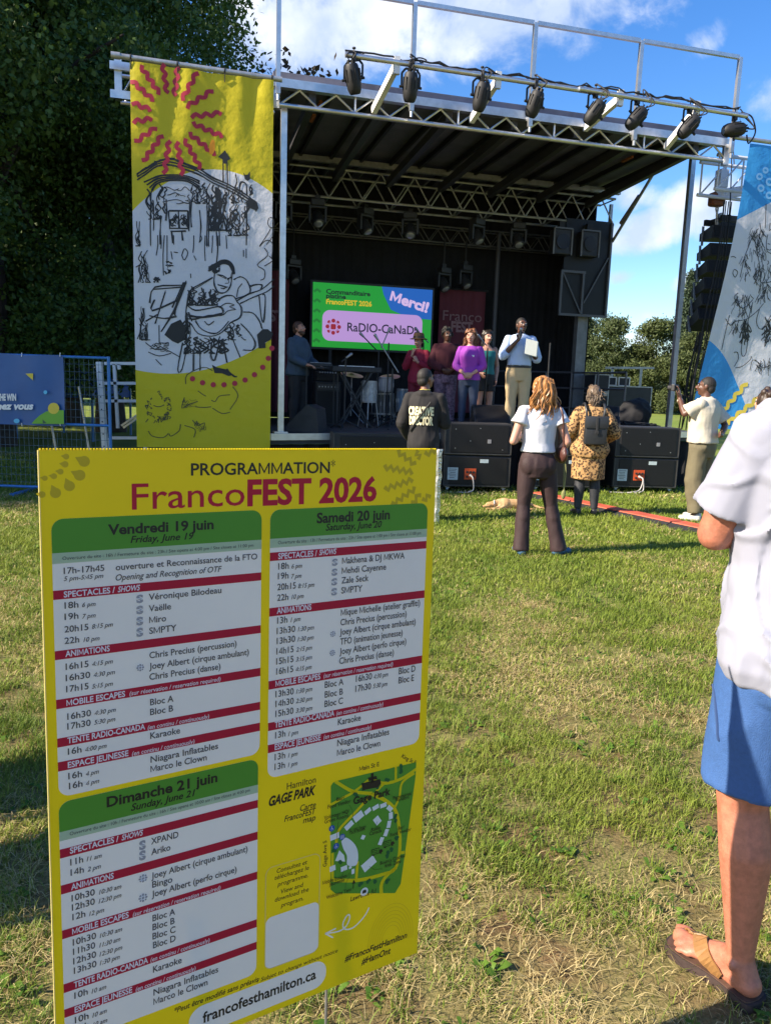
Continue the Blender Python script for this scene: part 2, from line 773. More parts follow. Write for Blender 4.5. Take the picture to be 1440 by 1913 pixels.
def make_grass():
    rs = np.random.RandomState(3)
    P = []
    for (y0, y1, dens, w) in ((1.15, 2.2, 30000, .0024), (2.2, 3.6, 21000, .0028), (3.6, 5.5, 10500, .0040), (5.5, 8.0, 3800, .0065), (8.0, 11.0, 1700, .010), (11.0, 15.5, 500, .017)):
        xm = .56*y1 + .5
        n = int(dens*(y1-y0)*2*xm)
        x = rs.uniform(-xm, xm, n)
        y = rs.uniform(y0, y1, n)
        k = np.abs(x) < .56*y + .5
        x, y = x[k], y[k]
        # tufts: thin out by a fine noise
        t = vnoise(x, y, 14, 11)*.55 + vnoise(x, y, 4.3, 12)*.45
        keep = rs.rand(len(x)) < np.clip((t-.30)*3.0 + np.clip((y-3)/4, 0, 1)*.9, .12, 1)
        x, y = x[keep], y[keep]
        P.append(np.stack([x, y, np.full(len(x), w)], 1))
    P = np.concatenate(P)
    n = len(P)
    x, y, w = P.T
    dry = vnoise(x, y, 1.1, 21)*.5 + vnoise(x, y, 3.7, 22)*.35 + vnoise(x, y, 11, 23)*.15
    bias = np.interp(y, [1.2, 3.2, 5.5, 8, 14], [.29, .21, .12, .06, .04])
    isdry = rs.rand(n) < np.clip(bias + (dry-.5)*2.3, .03, .93)
    h = rs.uniform(.016, .042, n)*np.interp(y, [1.2, 4, 8, 14], [.9, 1.0, 1.25, 1.5])
    h *= .7 + .7*vnoise(x, y, 7, 31)
    h[isdry] *= .85
    a = rs.uniform(0, 2*pi, n)
    lean = rs.uniform(.2, 1.5, n)
    lean[isdry] = rs.uniform(.9, 3.2, isdry.sum())
    lx, ly = np.cos(a)*lean*h, np.sin(a)*lean*h
    b = a + pi/2 + rs.uniform(-.5, .5, n)
    wx, wy = np.cos(b)*w*.5, np.sin(b)*w*.5
    z0 = np.full(n, -.004)
    V = np.empty((n, 5, 3), np.float32)
    V[:, 0] = np.stack([x-wx, y-wy, z0], 1)
    V[:, 1] = np.stack([x+wx, y+wy, z0], 1)
    V[:, 2] = np.stack([x+lx*.4+wx*.85, y+ly*.4+wy*.85, h*.62], 1)
    V[:, 3] = np.stack([x+lx*.4-wx*.85, y+ly*.4-wy*.85, h*.62], 1)
    zt = h*np.where(isdry, .5, 1.0)
    V[:, 4] = np.stack([x+lx, y+ly, zt], 1)
    base = np.arange(n)[:, None]*5
    T = np.concatenate([base+np.array([[0, 1, 2]]), base+np.array([[0, 2, 3]]), base+np.array([[3, 2, 4]])], 0)
    # flat weeds with broad leaves among the grass
    wv, wt, wc = [], [], []
    k0 = n*5
    for _ in range(620):
        yy = 1.2 + 6.5*rs.rand()**1.4
        xx = rs.uniform(-.56*yy-.4, .56*yy+.4)
        cl_ = rs.uniform(.6, 1.15)
        for j in range(rs.randint(5, 10)):
            aa = rs.uniform(0, 2*pi)
            L_ = rs.uniform(.015, .042)*cl_
            w_ = L_*rs.uniform(.22, .36)
            ox, oy = xx+rs.normal()*.018, yy+rs.normal()*.018
            ca, sa = math.cos(aa), math.sin(aa)
            zt_ = rs.uniform(.008, .028)
            P5 = [(0, -w_*.4, .004), (0, w_*.4, .004), (L_*.6, w_, zt_), (L_*.6, -w_, zt_), (L_, 0, zt_*.8)]
            b_ = k0+len(wv)
            wv += [(ox+px*ca-py*sa, oy+px*sa+py*ca, pz) for px, py, pz in P5]
            wt += [(b_, b_+1, b_+2), (b_, b_+2, b_+3), (b_+3, b_+2, b_+4)]
            q_ = rs.rand()
            wc += [(.06+.09*q_, .14+.12*q_, .018+.015*q_)]*5
    me = fast_mesh('grass', np.concatenate([V.reshape(-1, 3), np.array(wv, np.float32)]), np.concatenate([T, np.array(wt)]), 3)
    r = rs.rand(n, 1)
    pn = vnoise(x, y, 2.3, 41)[:, None]
    g1, g2, g3 = np.array([.05, .105, .012]), np.array([.23, .32, .04]), np.array([.32, .35, .06])
    C = g1*(1-r)+g2*r
    C = C*(1-pn*.6)+g3*pn*.6
    d1, d2 = np.array([.36, .28, .11]), np.array([.72, .60, .30])
    D = d1*(1-r)+d2*r
    C = np.where(isdry[:, None], D, C)
    set_cols(me, 'blade', np.concatenate([np.repeat(C, 5, 0), np.array(wc)]))
    o = link_mesh('grass', me, attr_mat('grass_blades', 'blade', .55, .35, .25))
    tag(o, 'short lawn grass, green far away and dry straw coloured close to the camera', 'grass', kind='stuff')


make_grass()

# ================================================================== STAGE
YAW = rad(15)
E1 = Vector((math.cos(YAW), math.sin(YAW), 0))
E2 = Vector((-math.sin(YAW), math.cos(YAW), 0))
EZ = Vector((0, 0, 1))
SO = Vector((-1.75, 11.45, 0))


def st(s, d, z):
    return SO + E1*s + E2*d + EZ*z


def sp(x, y, d):
    """pixel -> (s, z) on the upright plane d metres behind the stage front"""
    r = ray(x, y)
    Q = SO + E2*d
    t = (Q-EYEV).dot(E2)/r.dot(E2)
    P = EYEV + r*t
    return (P-Q).dot(E1), P.z


def deckz(s):
    return .82 + .022*s


AX = (E1, E2, EZ)
SW = 7.35
stage = empty('mobile_stage', st(SW/2, 2.6, 0), YAW, 'large mobile concert stage with black interior, silver roof trusses and rear drape on the lawn', 'stage')
# deck
d = MB()
TH = .16
d.prism([st(0, 0, deckz(0)-TH), st(SW, 0, deckz(SW)-TH), st(SW, 5.4, deckz(SW)-TH), st(0, 5.4, deckz(0)-TH)], (0, 0, TH))
deck = d.build('deck', mat('dark_deck', (.035, .036, .04), .6, var=.35, vscale=3, bump=.1), stage)
d = MB()
d.bar(st(0, -.02, deckz(0)-.05), st(SW, -.02, deckz(SW)-.05), .03, .1, up=EZ)
d.bar(st(-.02, -.02, deckz(0)-.05), st(-.02, 5.4, deckz(0)-.05), .03, .1, up=EZ)
d.build('deck_edging', M_ALU, deck)
d = MB()
n = 90
pts = [st(SW*i/n, .06 + .025*math.sin(i*1.9)+.012*math.sin(i*4.7), 0) for i in range(n+1)]
for i in range(n):
    a, b = pts[i], pts[i+1]
    d.poly([a, b, b+EZ*(deckz(SW*(i+1)/n)-.17), a+EZ*(deckz(SW*i/n)-.17)])
d.build('skirt', M_BLACKC, stage, smooth=True)
# roof: front truss
FT = MB()
LOW, UP = 5.41, 5.68
FT.tube(st(.02, 0, LOW), st(7.42, 0, LOW), .034, n=10)
nv = 14
for i in range(nv):
    s0, s1, sm = .1+7.3*i/nv, .1+7.3*(i+1)/nv, .1+7.3*(i+.5)/nv
    FT.tube(st(s0, 0, LOW+.02), st(sm, 0, UP-.05), .016, n=6)
    FT.tube(st(sm, 0, UP-.05), st(s1, 0, LOW+.02), .016, n=6)
    if i in (2, 5, 8, 11):
        FT.tube(st(s0+.02, 0, LOW), st(s0+.02, 0, UP-.02), .014, n=6)
for s in (.04, 7.38):
    FT.bar(st(s, 0, LOW-.06), st(s, 0, UP+.02), .09, .09)
front = FT.build('front_truss', M_ALU, stage, smooth=True)
d = MB()
d.bar(st(-.02, .0, UP), st(7.46, .0, UP), .11, .10, up=EZ)
d.bar(st(-.02, .09, UP+.062), st(7.46, .09, UP+.062), .25, .02, up=EZ)
d.build('roof_edge', M_ALU, stage)
# roof sheet and its dark rafters
d = MB()
d.prism([st(0, .07, 5.78), st(7.44, .07, 5.78), st(7.44, 5.4, 5.86), st(0, 5.4, 5.86)], (0, 0, .09))
roof = d.build('roof', mat('dark_roof_panel', (.14, .135, .17), .55, var=.35, vscale=1.5), stage)
for s in (.55, 1.55, 2.6, 3.65, 4.7, 5.75, 6.85):
    b = MB()
    b.bar(st(s, .05, 5.56), st(s, 3.55, 5.44), .10, .14, up=EZ)
    b.build('rafter', mat('dark_grey_beam', (.04, .04, .045), .5), roof)
d = MB()
for i in range(13):
    s = .3+i*.57
    d.bar(st(s, .1, 5.74), st(s, 5.3, 5.76), .05, .09, up=EZ)
d.build('purlin', M_BLACK, roof)
for s, dd in ((.75, .5), (.75, 1.1), (2.75, .4), (2.75, 1.0), (5.0, .6), (5.05, 1.3), (6.3, .5), (6.4, 1.2)):
    d = MB()
    d.bar(st(s, dd, 5.70), st(s, dd+.32, 5.70), .05, .03, up=EZ)
    d.build('strap', mat('orange_strap', '#9a5a2a', .7), roof)


def box_truss(name, d0, d1, z0, z1, s0, s1, nv, r=.025, m=M_ALU2):
    t = MB()
    for dd in (d0, d1):
        for z in (z0, z1):
            t.tube(st(s0, dd, z), st(s1, dd, z), r, n=8)
        for i in range(nv):
            a, b = s0+(s1-s0)*i/nv, s0+(s1-s0)*(i+1)/nv
            c = (a+b)/2
            t.tube(st(a, dd, z0), st(c, dd, z1), r*.62, n=6)
            t.tube(st(c, dd, z1), st(b, dd, z0), r*.62, n=6)
    for i in range(nv+1):
        a = s0+(s1-s0)*i/nv
        t.tube(st(a, d0, z1), st(a, d1, z1), r*.6, n=6)
        t.tube(st(a, d0, z0), st(a, d1, z0), r*.6, n=6)
    return t.build(name, m, stage, smooth=True)


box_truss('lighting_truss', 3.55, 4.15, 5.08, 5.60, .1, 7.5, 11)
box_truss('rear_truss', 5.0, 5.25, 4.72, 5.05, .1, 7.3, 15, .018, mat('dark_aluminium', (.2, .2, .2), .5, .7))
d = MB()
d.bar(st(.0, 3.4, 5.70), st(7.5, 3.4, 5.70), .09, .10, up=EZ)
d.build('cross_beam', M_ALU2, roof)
# corner posts
for s, dd, top in ((.16, .12, 5.4), (7.33, .8, 5.7)):
    d = MB()
    d.bar(st(s, dd, deckz(s)), st(s, dd, top), .085, .085, up=E1)
    d.box(st(s, dd, deckz(s)+.012), .2, .2, .024, AX)
    for k in range(9):
        d.box(st(s, dd-.045, deckz(s)+.4+k*.5), .018, .012, .018, AX)
    d.build('post', M_ALU, stage)
d = MB()
d.bar(st(6.98, 3.75, deckz(7)), st(6.98, 3.75, 3.3), .16, .16, up=E1)
d.bar(st(7.14, 3.78, deckz(7)), st(7.14, 3.78, 3.3), .05, .08, up=E1)
d.build('post', mat('dull_silver_post', (.22, .225, .23), .55, .5, var=.2), stage)
d = MB()
d.tube(st(5.5, 4.9, deckz(5.5)), st(5.5, 4.9, 5.0), .05, n=10)
d.build('post', mat('dull_grey_post', (.09, .09, .1), .6, .3), stage)
# rear drape, side drapes
d = MB()
n = 160


def drape(d, f, z0, z1, n, amp=.014):
    k = 3
    vs, fs = [], []
    for i in range(n+1):
        t = i/n
        for j in range(k+1):
            z = z0+(z1-z0)*j/k
            vs.append(f(t, amp*(math.sin(t*n*1.7)+.5*math.sin(t*n*.9+1))*(1.1-.5*j/k), z))
    for i in range(n):
        for j in range(k):
            a = i*(k+1)+j
            fs.append((a, a+k+1, a+k+2, a+1))
    d.add(vs, fs)


drape(d, lambda t, a, z: st(7.3*t, 5.30+a, z), .85, 5.865, n)
d.build('rear_drape', M_BLACKC, stage, smooth=True)
d = MB()
drape(d, lambda t, a, z: st(7.28+a, 3.9+1.45*t, z), .96, 5.84, 40)
d.build('side_drape', M_BLACKC, stage, smooth=True)
d = MB()
drape(d, lambda t, a, z: st(.02+a, 2.0+3.35*t, z), .82, 5.82, 60)
d.build('side_drape', M_BLACKC, stage, smooth=True)
# folded side panel hanging at the right end of the lighting truss
sl, zt = sp(1035, 500, 3.5)
d = MB()
d.box(st(6.92, 3.55, 4.18), 1.04, .05, 1.9, AX)
pan = d.build('side_panel', mat('black_panel', (.008, .0085, .010), .5, var=.3, vscale=4), stage)
d = MB()
for s in (6.36, 6.86, 7.44):
    d.bar(st(s, 3.50, 3.2 if s > 7 else 3.2), st(s, 3.50, 5.1 if s > 7 else 4.05), .045, .045, up=E1)
d.bar(st(6.34, 3.50, 3.2), st(7.46, 3.50, 3.2), .045, .05, up=EZ)
d.bar(st(6.34, 3.50, 4.07), st(6.9, 3.50, 4.07), .045, .05, up=EZ)
d.bar(st(6.38, 3.495, 4.05), st(6.84, 3.495, 3.25), .025, .025)
d.bar(st(6.9, 3.495, 3.45), st(7.4, 3.495, 4.4), .025, .025)
d.build('panel_frame', mat('dull_panel_frame', (.13, .13, .135), .5, .5), pan)
d = MB()
d.bar(st(7.44, 3.60, 3.2), st(7.44, 3.60, 5.5), .06, .06, up=E1)
d.tube(st(7.47, 3.5, sp(1138, 451, 3.5)[1]), st(7.46, 2.2, 5.74), .03, n=8)
d.tube(st(7.46, 3.2, 5.05), st(7.46, 2.6, 5.45), .042, n=8)
d.build('strut', M_ALU2, stage)
# tall rail above the roof
d = MB()
zr = 6.93
post_s = [sp(520, 130, -.15)[0], sp(772, 102, -.15)[0], sp(997, 100, -.15)[0], sp(1194, 130, -.15)[0], sp(1377, 160, -.15)[0]]
for i, s in enumerate(post_s):
    d = MB()
    d.bar(st(s, -.15, 5.5), st(s, -.15, zr), .06, .06, up=E1)
    d.tube(st(s, -.15, 5.42), st(s, -.15, 5.52), .022, n=8)
    if i:
        d.bar(st(s, -.15, 5.6), st(s, .02, 5.66), .05, .05)
    d.build('rail_post', M_ALU, stage)
d = MB()
for a, b in zip(post_s[:-1], post_s[1:]):
    d.bar(st(a+.03, -.15, zr), st(b-.03, -.15, zr), .055, .055, up=EZ)
d.build('top_rail', M_ALU, stage)
# lighting pipes and their arms
PD = -.8
sA, zA = sp(645, 102, PD)
sB, zB = sp(1060, 166, PD)
sC, zC = sp(1079, 168, PD)
sD, zD = sp(1392, 219, PD)
d = MB()
d.tube(st(sA, PD, zA), st(sB+.6, PD, zA-.015), .035, n=12)
d.tube(st(sC, PD-.03, zA-.01), st(sD, PD-.03, zA-.05), .035, n=12)
d.build('lighting_pipe', M_ALU, stage, smooth=True)
for (x0, y0, x1, y1) in ((698, 207, 741, 118), (880, 225, 930, 146), (1092, 240, 1158, 182), (1243, 275, 1300, 212)):
    a, za = sp(x0, y0, -.03)
    b, zb = sp(x1, y1, PD+.03)
    d = MB()
    d.bar(st(a, -.03, za), st(b, PD+.03, zA-.03), .075, .10, up=EZ)
    d.bar(st(b, PD+.03, zA-.14), st(b, PD+.03, zA+.08), .06, .08, up=E1)
    d.build('bracket_arm', M_WHITE, stage)
# outrigger truss at the left, behind the yellow banner
d = MB()
for dd in (-.05, .3):
    d.tube(st(-2.05, dd, 5.62), st(.0, dd, 5.62), .03, n=8)
    d.tube(st(-2.05, dd, 5.28), st(.0, dd, 5.28), .03, n=8)
    for i in range(5):
        d.tube(st(-2.0+.4*i, dd, 5.28), st(-1.8+.4*i, dd, 5.62), .015, n=6)
        d.tube(st(-1.8+.4*i, dd, 5.62), st(-1.6+.4*i, dd, 5.28), .015, n=6)
for s in (-2.05, -1.62):
    d.bar(st(s, -.05, 5.2), st(s, -.05, 5.72), .09, .09, up=E1)
d.bar(st(-2.15, -.1, 5.60), st(-1.9, -.1, 5.60), .05, .1, up=EZ)
d.bar(st(-2.15, -.1, 5.25), st(-1.9, -.1, 5.25), .05, .1, up=EZ)
d.build('outrigger', M_ALU, stage, smooth=True)
# outrigger at the right that carries the loudspeaker column
d = MB()
for dd in (.3, .75):
    for z in (5.06, 5.6):
        d.tube(st(7.45, dd, z), st(9.9, dd, z), .032, n=8)
    for i in range(5):
        a = 7.5+.48*i
        d.tube(st(a, dd, 5.06), st(a, dd, 5.6), .016, n=6)
        d.tube(st(a, dd, 5.06), st(a+.48, dd, 5.6), .016, n=6)
d.bar(st(7.9, .85, 5.12), st(8.9, .55, 5.3), .09, .16, up=EZ)
d.box(st(7.95, .8, 5.38), .16, .16, .3, AX)
d.build('outrigger', M_WHITE, stage, smooth=True)
# handrail at the right rear of the deck
d = MB()
zd = deckz(6.3)
for (s, dd) in ((5.45, 4.6), (5.95, 4.3), (6.35, 3.9), (6.75, 3.5), (7.15, 3.1), (7.25, 2.2)):
    d.tube(st(s, dd, zd), st(s, dd, zd+1.05), .022, n=8)
L_ = [(5.45, 4.6), (6.35, 3.9), (7.2, 3.05), (7.25, 2.2)]
for z in (1.05, .72, .3):
    d.path([st(s, dd, zd+z) for s, dd in L_], .02, n=8)
d.build('handrail', mat('dark_steel_rail', (.10, .10, .11), .45, .6), stage, smooth=True)
# cables along the lighting pipe
d = MB()
r5 = random.Random(5)
ss = sA
pts = []
while ss < sD:
    pts.append(st(ss, PD+.02, zA+.045+r5.uniform(-.01, .03)))
    ss += .13
d.path(pts, .013, n=5)
pts = [p+Vector((0, 0, r5.uniform(-.03, .02))) - E2*.03 for p in pts[6:]]
d.path(pts, .010, n=5)
d.path(spline([st(sD, PD, zA), st(sD+.12, PD, zA-.05), st(sD+.2, PD, zA-.25), st(sD+.1, PD, zA-.42), st(sD+.05, PD, zA-.3)]), .012, n=5)
d.build('cable', M_RUB, stage, smooth=True)
# ================================================================== PROGRAMME SIGN
SG_YAW, SG_LEAN, SG_ROLL, SG_W, SG_H = .5493, .024, .0114, .67, 1.0122
SG_S = 1.03      # size of the sign; its distance from the camera follows


def sign_axes():
    e1 = Vector((math.cos(SG_YAW), math.sin(SG_YAW), 0))
    n = Vector((math.sin(SG_YAW), -math.cos(SG_YAW), 0))
    dn = -EZ*math.cos(SG_LEAN) + n*math.sin(SG_LEAN)
    a = e1*math.cos(SG_ROLL) + dn*math.sin(SG_ROLL)
    b = dn*math.cos(SG_ROLL) - e1*math.sin(SG_ROLL)
    return a.normalized(), b.normalized()


SA, SB = sign_axes()
SNO = SB.cross(SA).normalized()
if SNO.y > 0:
    SNO = -SNO
SORG = EYEV + Vector((-.4813, 1.0542, -.0962))*SG_S
SGW, SGH = SG_W*SG_S, SG_H*SG_S


def sg(u, v, lay=0.0):
    return SORG + SA*u + SB*v + SNO*lay


def suv(x, y):
    r = ray(x, y)
    t = (SORG-EYEV).dot(SNO)/r.dot(SNO)
    q = EYEV + r*t - SORG
    return q.dot(SA), q.dot(SB)


def su_at(x, v):
    """u where the line v = const crosses pixel column x"""
    P0, D = SORG + SB*v - EYEV, SA
    k = (x-720)/FPX
    return -(P0.dot(CR) - k*P0.dot(CF))/(D.dot(CR) - k*D.dot(CF))


CROPS = {'A': (.30556, 60, 820), 'B': (.30556, 60, 1180), 'C': (.30556, 60, 1540), 'D': (.25, 480, 820), 'E': (.25, 480, 1120), 'F': (.26826, 480, 1400), 'P': (1, 0, 0)}


def cp(k, x, y):
    s, ox, oy = CROPS[k]
    return ox+s*x, oy+s*y


base = sg(SGW/2, SGH, 0)
sign = empty('program_sign', (base.x, base.y, 0), SG_YAW, 'yellow corrugated plastic festival programme sign with schedule panels and park map, on wire stakes', 'sign')
YEL = (.84, .70, .010)


def sign_mat(name, col, rough=.42, tr=.34, spec=.35):
    return mat(name, col, rough, trans=tr, spec=spec, var=.03, vscale=3)


M_SY = sign_mat('yellow_print', YEL, tr=.36)
M_SW = sign_mat('white_print', (.88, .90, .94))
M_SG = sign_mat('green_print', (.10, .34, .04))
M_SLG = sign_mat('pale_green_print', (.46, .60, .42))
M_SR = sign_mat('red_print', (.50, .012, .05))
M_SK = sign_mat('black_print', (.012, .014, .012), tr=.02)
M_SGR = sign_mat('grey_print', (.06, .065, .075), tr=.02)
M_SGR2 = sign_mat('pale_grey_print', (.27, .28, .31), tr=.02)
M_SYD = sign_mat('ochre_print', (.58, .47, .025))
M_SYL = sign_mat('pale_yellow_print', (.72, .64, .22))
M_SDG = sign_mat('dark_green_print', (.02, .15, .05))
M_SBL = sign_mat('blue_print', (.03, .12, .45))
# the board: a sheet with open flutes along its top edge
b = MB()
T = .005
b.prism([sg(0, .003, 0), sg(SGW, .003, 0), sg(SGW, SGH, 0), sg(0, SGH, 0)], -SNO*T)
nf = 150
for i in range(nf):
    u = SGW*(i+.5)/nf
    b.box(sg(u, .0018, -T/2), SGW/nf*.5, .0026, T, (SA, SB, SNO))
board = b.build('board', M_SY, sign)
b = MB()
b.prism([sg(-.0012, .003, .0004), sg(.0005, .003, .0004), sg(.0005, SGH, .0004), sg(-.0012, SGH, .0004)], -SNO*(T+.0004))
b.build('edge', mat('pale_cut_edge', (.75, .66, .25), .5, trans=.3), board)
for u in (SGW*.30, su_at(612, SGH)):
    w = MB()
    w.tube(sg(u, SGH-.25, -T-.003), Vector((sg(u, SGH).x, sg(u, SGH).y+.006, -.05)), .0028, n=8)
    w.build('wire_stake', M_STEEL, sign)


class Print:
    """what is printed on one part of the sign: flat inks, each a hair above the one below"""
    def __init__(self, lay):
        self.lay = lay
        self.m = {}

    def S(self, lay):
        return lambda u, v: sg(u, v, lay)

    def mb(self, key):
        return self.m.setdefault(key, MB())

    def poly(self, key, uv, lay=None):
        lay = self.lay if lay is None else lay
        self.mb(key).poly([sg(u, v, lay) for u, v in uv])

    def text(self, key, s, u0, v0, u1, cap, bold=0.0, it=0.0, lay=None):
        lay = self.lay if lay is None else lay
        vs, fs, x0, x1 = text_geo(s, bold, it)
        sy = cap/cap_height()
        sx = (u1-u0)/(x1-x0) if u1 is not None else sy
        self.mb(key).add([sg(u0+(x-x0)*sx, v0-y*sy, lay) for x, y in vs], fs)

    def line(self, key, k, s, xl, yb, xr, cap, bold=0.0, it=0.0):
        """text between two columns of a zoomed view; cap in pixels of that view"""
        x, y = cp(k, xl, yb)
        u0, v0 = suv(x, y)
        x1, _ = cp(k, xr, yb)
        u1 = su_at(x1, v0)
        c = suv(x, y)[1]-suv(x, y-cap*CROPS[k][0])[1]
        self.text(key, s, u0, v0, u1, c, bold, it)

    def stroke(self, key, pts, w, lay=None):
        lay = self.lay if lay is None else lay
        ribbon(self.mb(key), pts, w, self.S(lay))

    def disc(self, key, c, r, lay=None, n=18):
        self.poly(key, [(c[0]+r*math.cos(2*pi*i/n), c[1]+r*math.sin(2*pi*i/n)) for i in range(n)], lay)

    def build(self, names, parent):
        for key, mb in self.m.items():
            nm, m = names[key]
            mb.build(nm, m, parent)


def rrect(u0, v0, u1, v1, r, corners='1111', n=6):
    """clockwise from top-left"""
    out = []
    for (cx, cy, a0, on, px, py) in ((u0+r, v0+r, 180, corners[0], u0, v0), (u1-r, v0+r, 270, corners[1], u1, v0), (u1-r, v1-r, 0, corners[2], u1, v1), (u0+r, v1-r, 90, corners[3], u0, v1)):
        if on == '0':
            out.append((px, py))
        else:
            for i in range(n+1):
                a = rad(a0+90*i/n)
                out.append((cx+r*math.cos(a), cy+r*math.sin(a)))
    return out


L1, L2, L3, L4 = .0004, .0007, .0010, .0013
# ---- heading
p = Print(L1)
p.line('k', 'P', 'PROGRAMMATION', 357, 888, 616, 22, .018)
p.line('k', 'P', '*', 618, 880, 626, 20)
p.line('r', 'P', 'Franco', 247, 952, 457, 48, .004)
p.line('r', 'P', 'FEST 2026', 462, 944, 703, 46, .034)
for (x, y, r) in ((320, 137, 34), (293, 222, 34), (230, 288, 32), (145, 330, 32), (210, 108, 18), (203, 155, 20), (175, 200, 18), (135, 228, 18), (80, 240, 16), (62, 340, 20)):
    x, y = cp('A', x, y)
    c = suv(x, y)
    q = r*.30556/1429*1.05*1.05
    a = 3.6 if r > 25 else 3.3
    if r > 31 and y > 895:
        a = 4.3
    pts = [(c[0]+q*math.cos(t), c[1]+q*math.sin(t)) for t in [a+.6+i*(2*pi-1.2)/14 for i in range(15)]]
    pts.append((c[0]+1.75*q*math.cos(a), c[1]+1.75*q*math.sin(a)))
    p.poly('o', pts)
for pts in (((1050, 95), (1180, 190)), ((950, 210), (1160, 250)), ((955, 375), (1160, 305)), ((1010, 490), (1180, 370)), ((1190, 95), (1215, 145)), ((1160, 485), (1215, 410)), ((1240, 460), (1290, 420)), ((1255, 115), (1330, 90))):
    (x0, y0), (x1, y1) = [suv(*cp('D', *q)) for q in pts]
    L = math.hypot(x1-x0, y1-y0)
    dx, dy = (x1-x0)/L, (y1-y0)/L
    n = max(3, int(L/.0068))
    zz = [(x0+dx*L*i/n - dy*.0042*(1 if i % 2 else -1), y0+dy*L*i/n + dx*.0042*(1 if i % 2 else -1)) for i in range(n+1)]
    p.stroke('o', zz, .0085)
p.build({'k': ('heading_lettering_print', M_SK), 'r': ('title_lettering_print', M_SR), 'o': ('pattern', M_SYD)}, board)


def panel(tl, tr, green_b, pale_b, bot, bands, rows, heads, subs, icons, title, sub, hours, k0, bot_r='1111'):
    (u0, v0) = suv(*cp(*tl))
    v0 = (v0 + suv(*cp(*tr))[1])/2 - .004
    u1 = suv(*cp(*tr))[0]
    v1 = bot
    P = MB()
    P.poly([sg(u, v, L1) for u, v in rrect(u0, v0, u1, v1, .017)])
    pan = P.build('schedule_panel', M_SW, board)
    gv = suv(*cp(*green_b))[1]
    pv = suv(*cp(*pale_b))[1]
    P = MB()
    P.poly([sg(u, v, L2) for u, v in rrect(u0, v0, u1, gv, .017, '1100')])
    P.build('header', M_SG, pan)
    P = MB()
    P.poly([sg(u, v, L2) for u, v in ((u0, gv), (u1, gv), (u1, pv), (u0, pv))])
    P.build('hours_strip', M_SLG, pan)
    for (k, x, ya, yb) in bands:
        va, vb = suv(*cp(k, x, ya))[1], suv(*cp(k, x, yb))[1]
        P = MB()
        P.poly([sg(u, v, L2) for u, v in ((u0, va), (u1, va), (u1, vb), (u0, vb))])
        P.build('red_band', M_SR, pan)
    p = Print(L3)
    f = 1.0 if k0 in 'ABC' else 1.22
    k, s, a, b_, c = title
    p.line('k', k, s, a, b_, c, 60*f, .03)
    k, s, a, b_, c = sub
    p.line('k', k, s, a, b_, c, 41*f, .018, .25)
    k, s, a, b_, c = hours
    p.line('g', k, s, a, b_, c, 21*f, .0)
    for (k, s, a, b_, c) in rows:
        # a small italic is marked with a leading tilde
        if s[0] == '~':
            p.line('g', k, s[1:], a, b_, c, 27*f, .009, .25)
        elif s[0] == '_':
            p.line('g', k, s[1:], a, b_, c, 37*f, .009, .25)
        else:
            p.line('g', k, s, a, b_, c, 38*f, .011)
    for (k, s, a, b_, c) in heads:
        if s[0] == '~':
            p.line('w', k, s[1:], a, b_, c, 33*f, .022, .25)
        else:
            p.line('w', k, s, a, b_, c, 35*f, .024)
    for (k, s, a, b_, c) in subs:
        p.line('w', k, s, a, b_, c, 26*f, .008, .15)
    for (k, kind, x0, ya, x1, yb) in icons:
        U0, V0 = suv(*cp(k, x0, ya))
        U1, V1 = suv(*cp(k, x1, yb))
        if kind == 'S':
            p.text('i', 'S', U0, V1+(V0-V1)*.0, U1, (V1-V0), .05)
            p.stroke('w2', [(U0+.001, (V0+V1)/2-.0012), (U1-.001, (V0+V1)/2+.0008)], .0011, L4)
        else:
            c = ((U0+U1)/2, (V0+V1)/2)
            R = (V1-V0)/2
            p.disc('i', c, R*.42)
            for q in range(8):
                A = q*pi/4
                p.disc('i', (c[0]+R*.72*math.cos(A), c[1]+R*.72*math.sin(A)), R*.27, n=8)
            p.stroke('w2', [(c[0]-R, c[1]-R*.3), (c[0]+R, c[1]-R*.3)], R*.12, L4)
            p.stroke('w2', [(c[0]-R, c[1]+R*.3), (c[0]+R, c[1]+R*.3)], R*.12, L4)
            p.stroke('w2', [(c[0]-R*.3, c[1]-R), (c[0]-R*.3, c[1]+R)], R*.12, L4)
            p.stroke('w2', [(c[0]+R*.3, c[1]-R), (c[0]+R*.3, c[1]+R)], R*.12, L4)
    p.build({'k': ('header_lettering_print', M_SK), 'g': ('lettering_print', M_SGR), 'w': ('band_lettering_print', M_SW), 'i': ('icon_print', M_SGR2), 'w2': ('icon_line_print', M_SW)}, pan)
    return pan


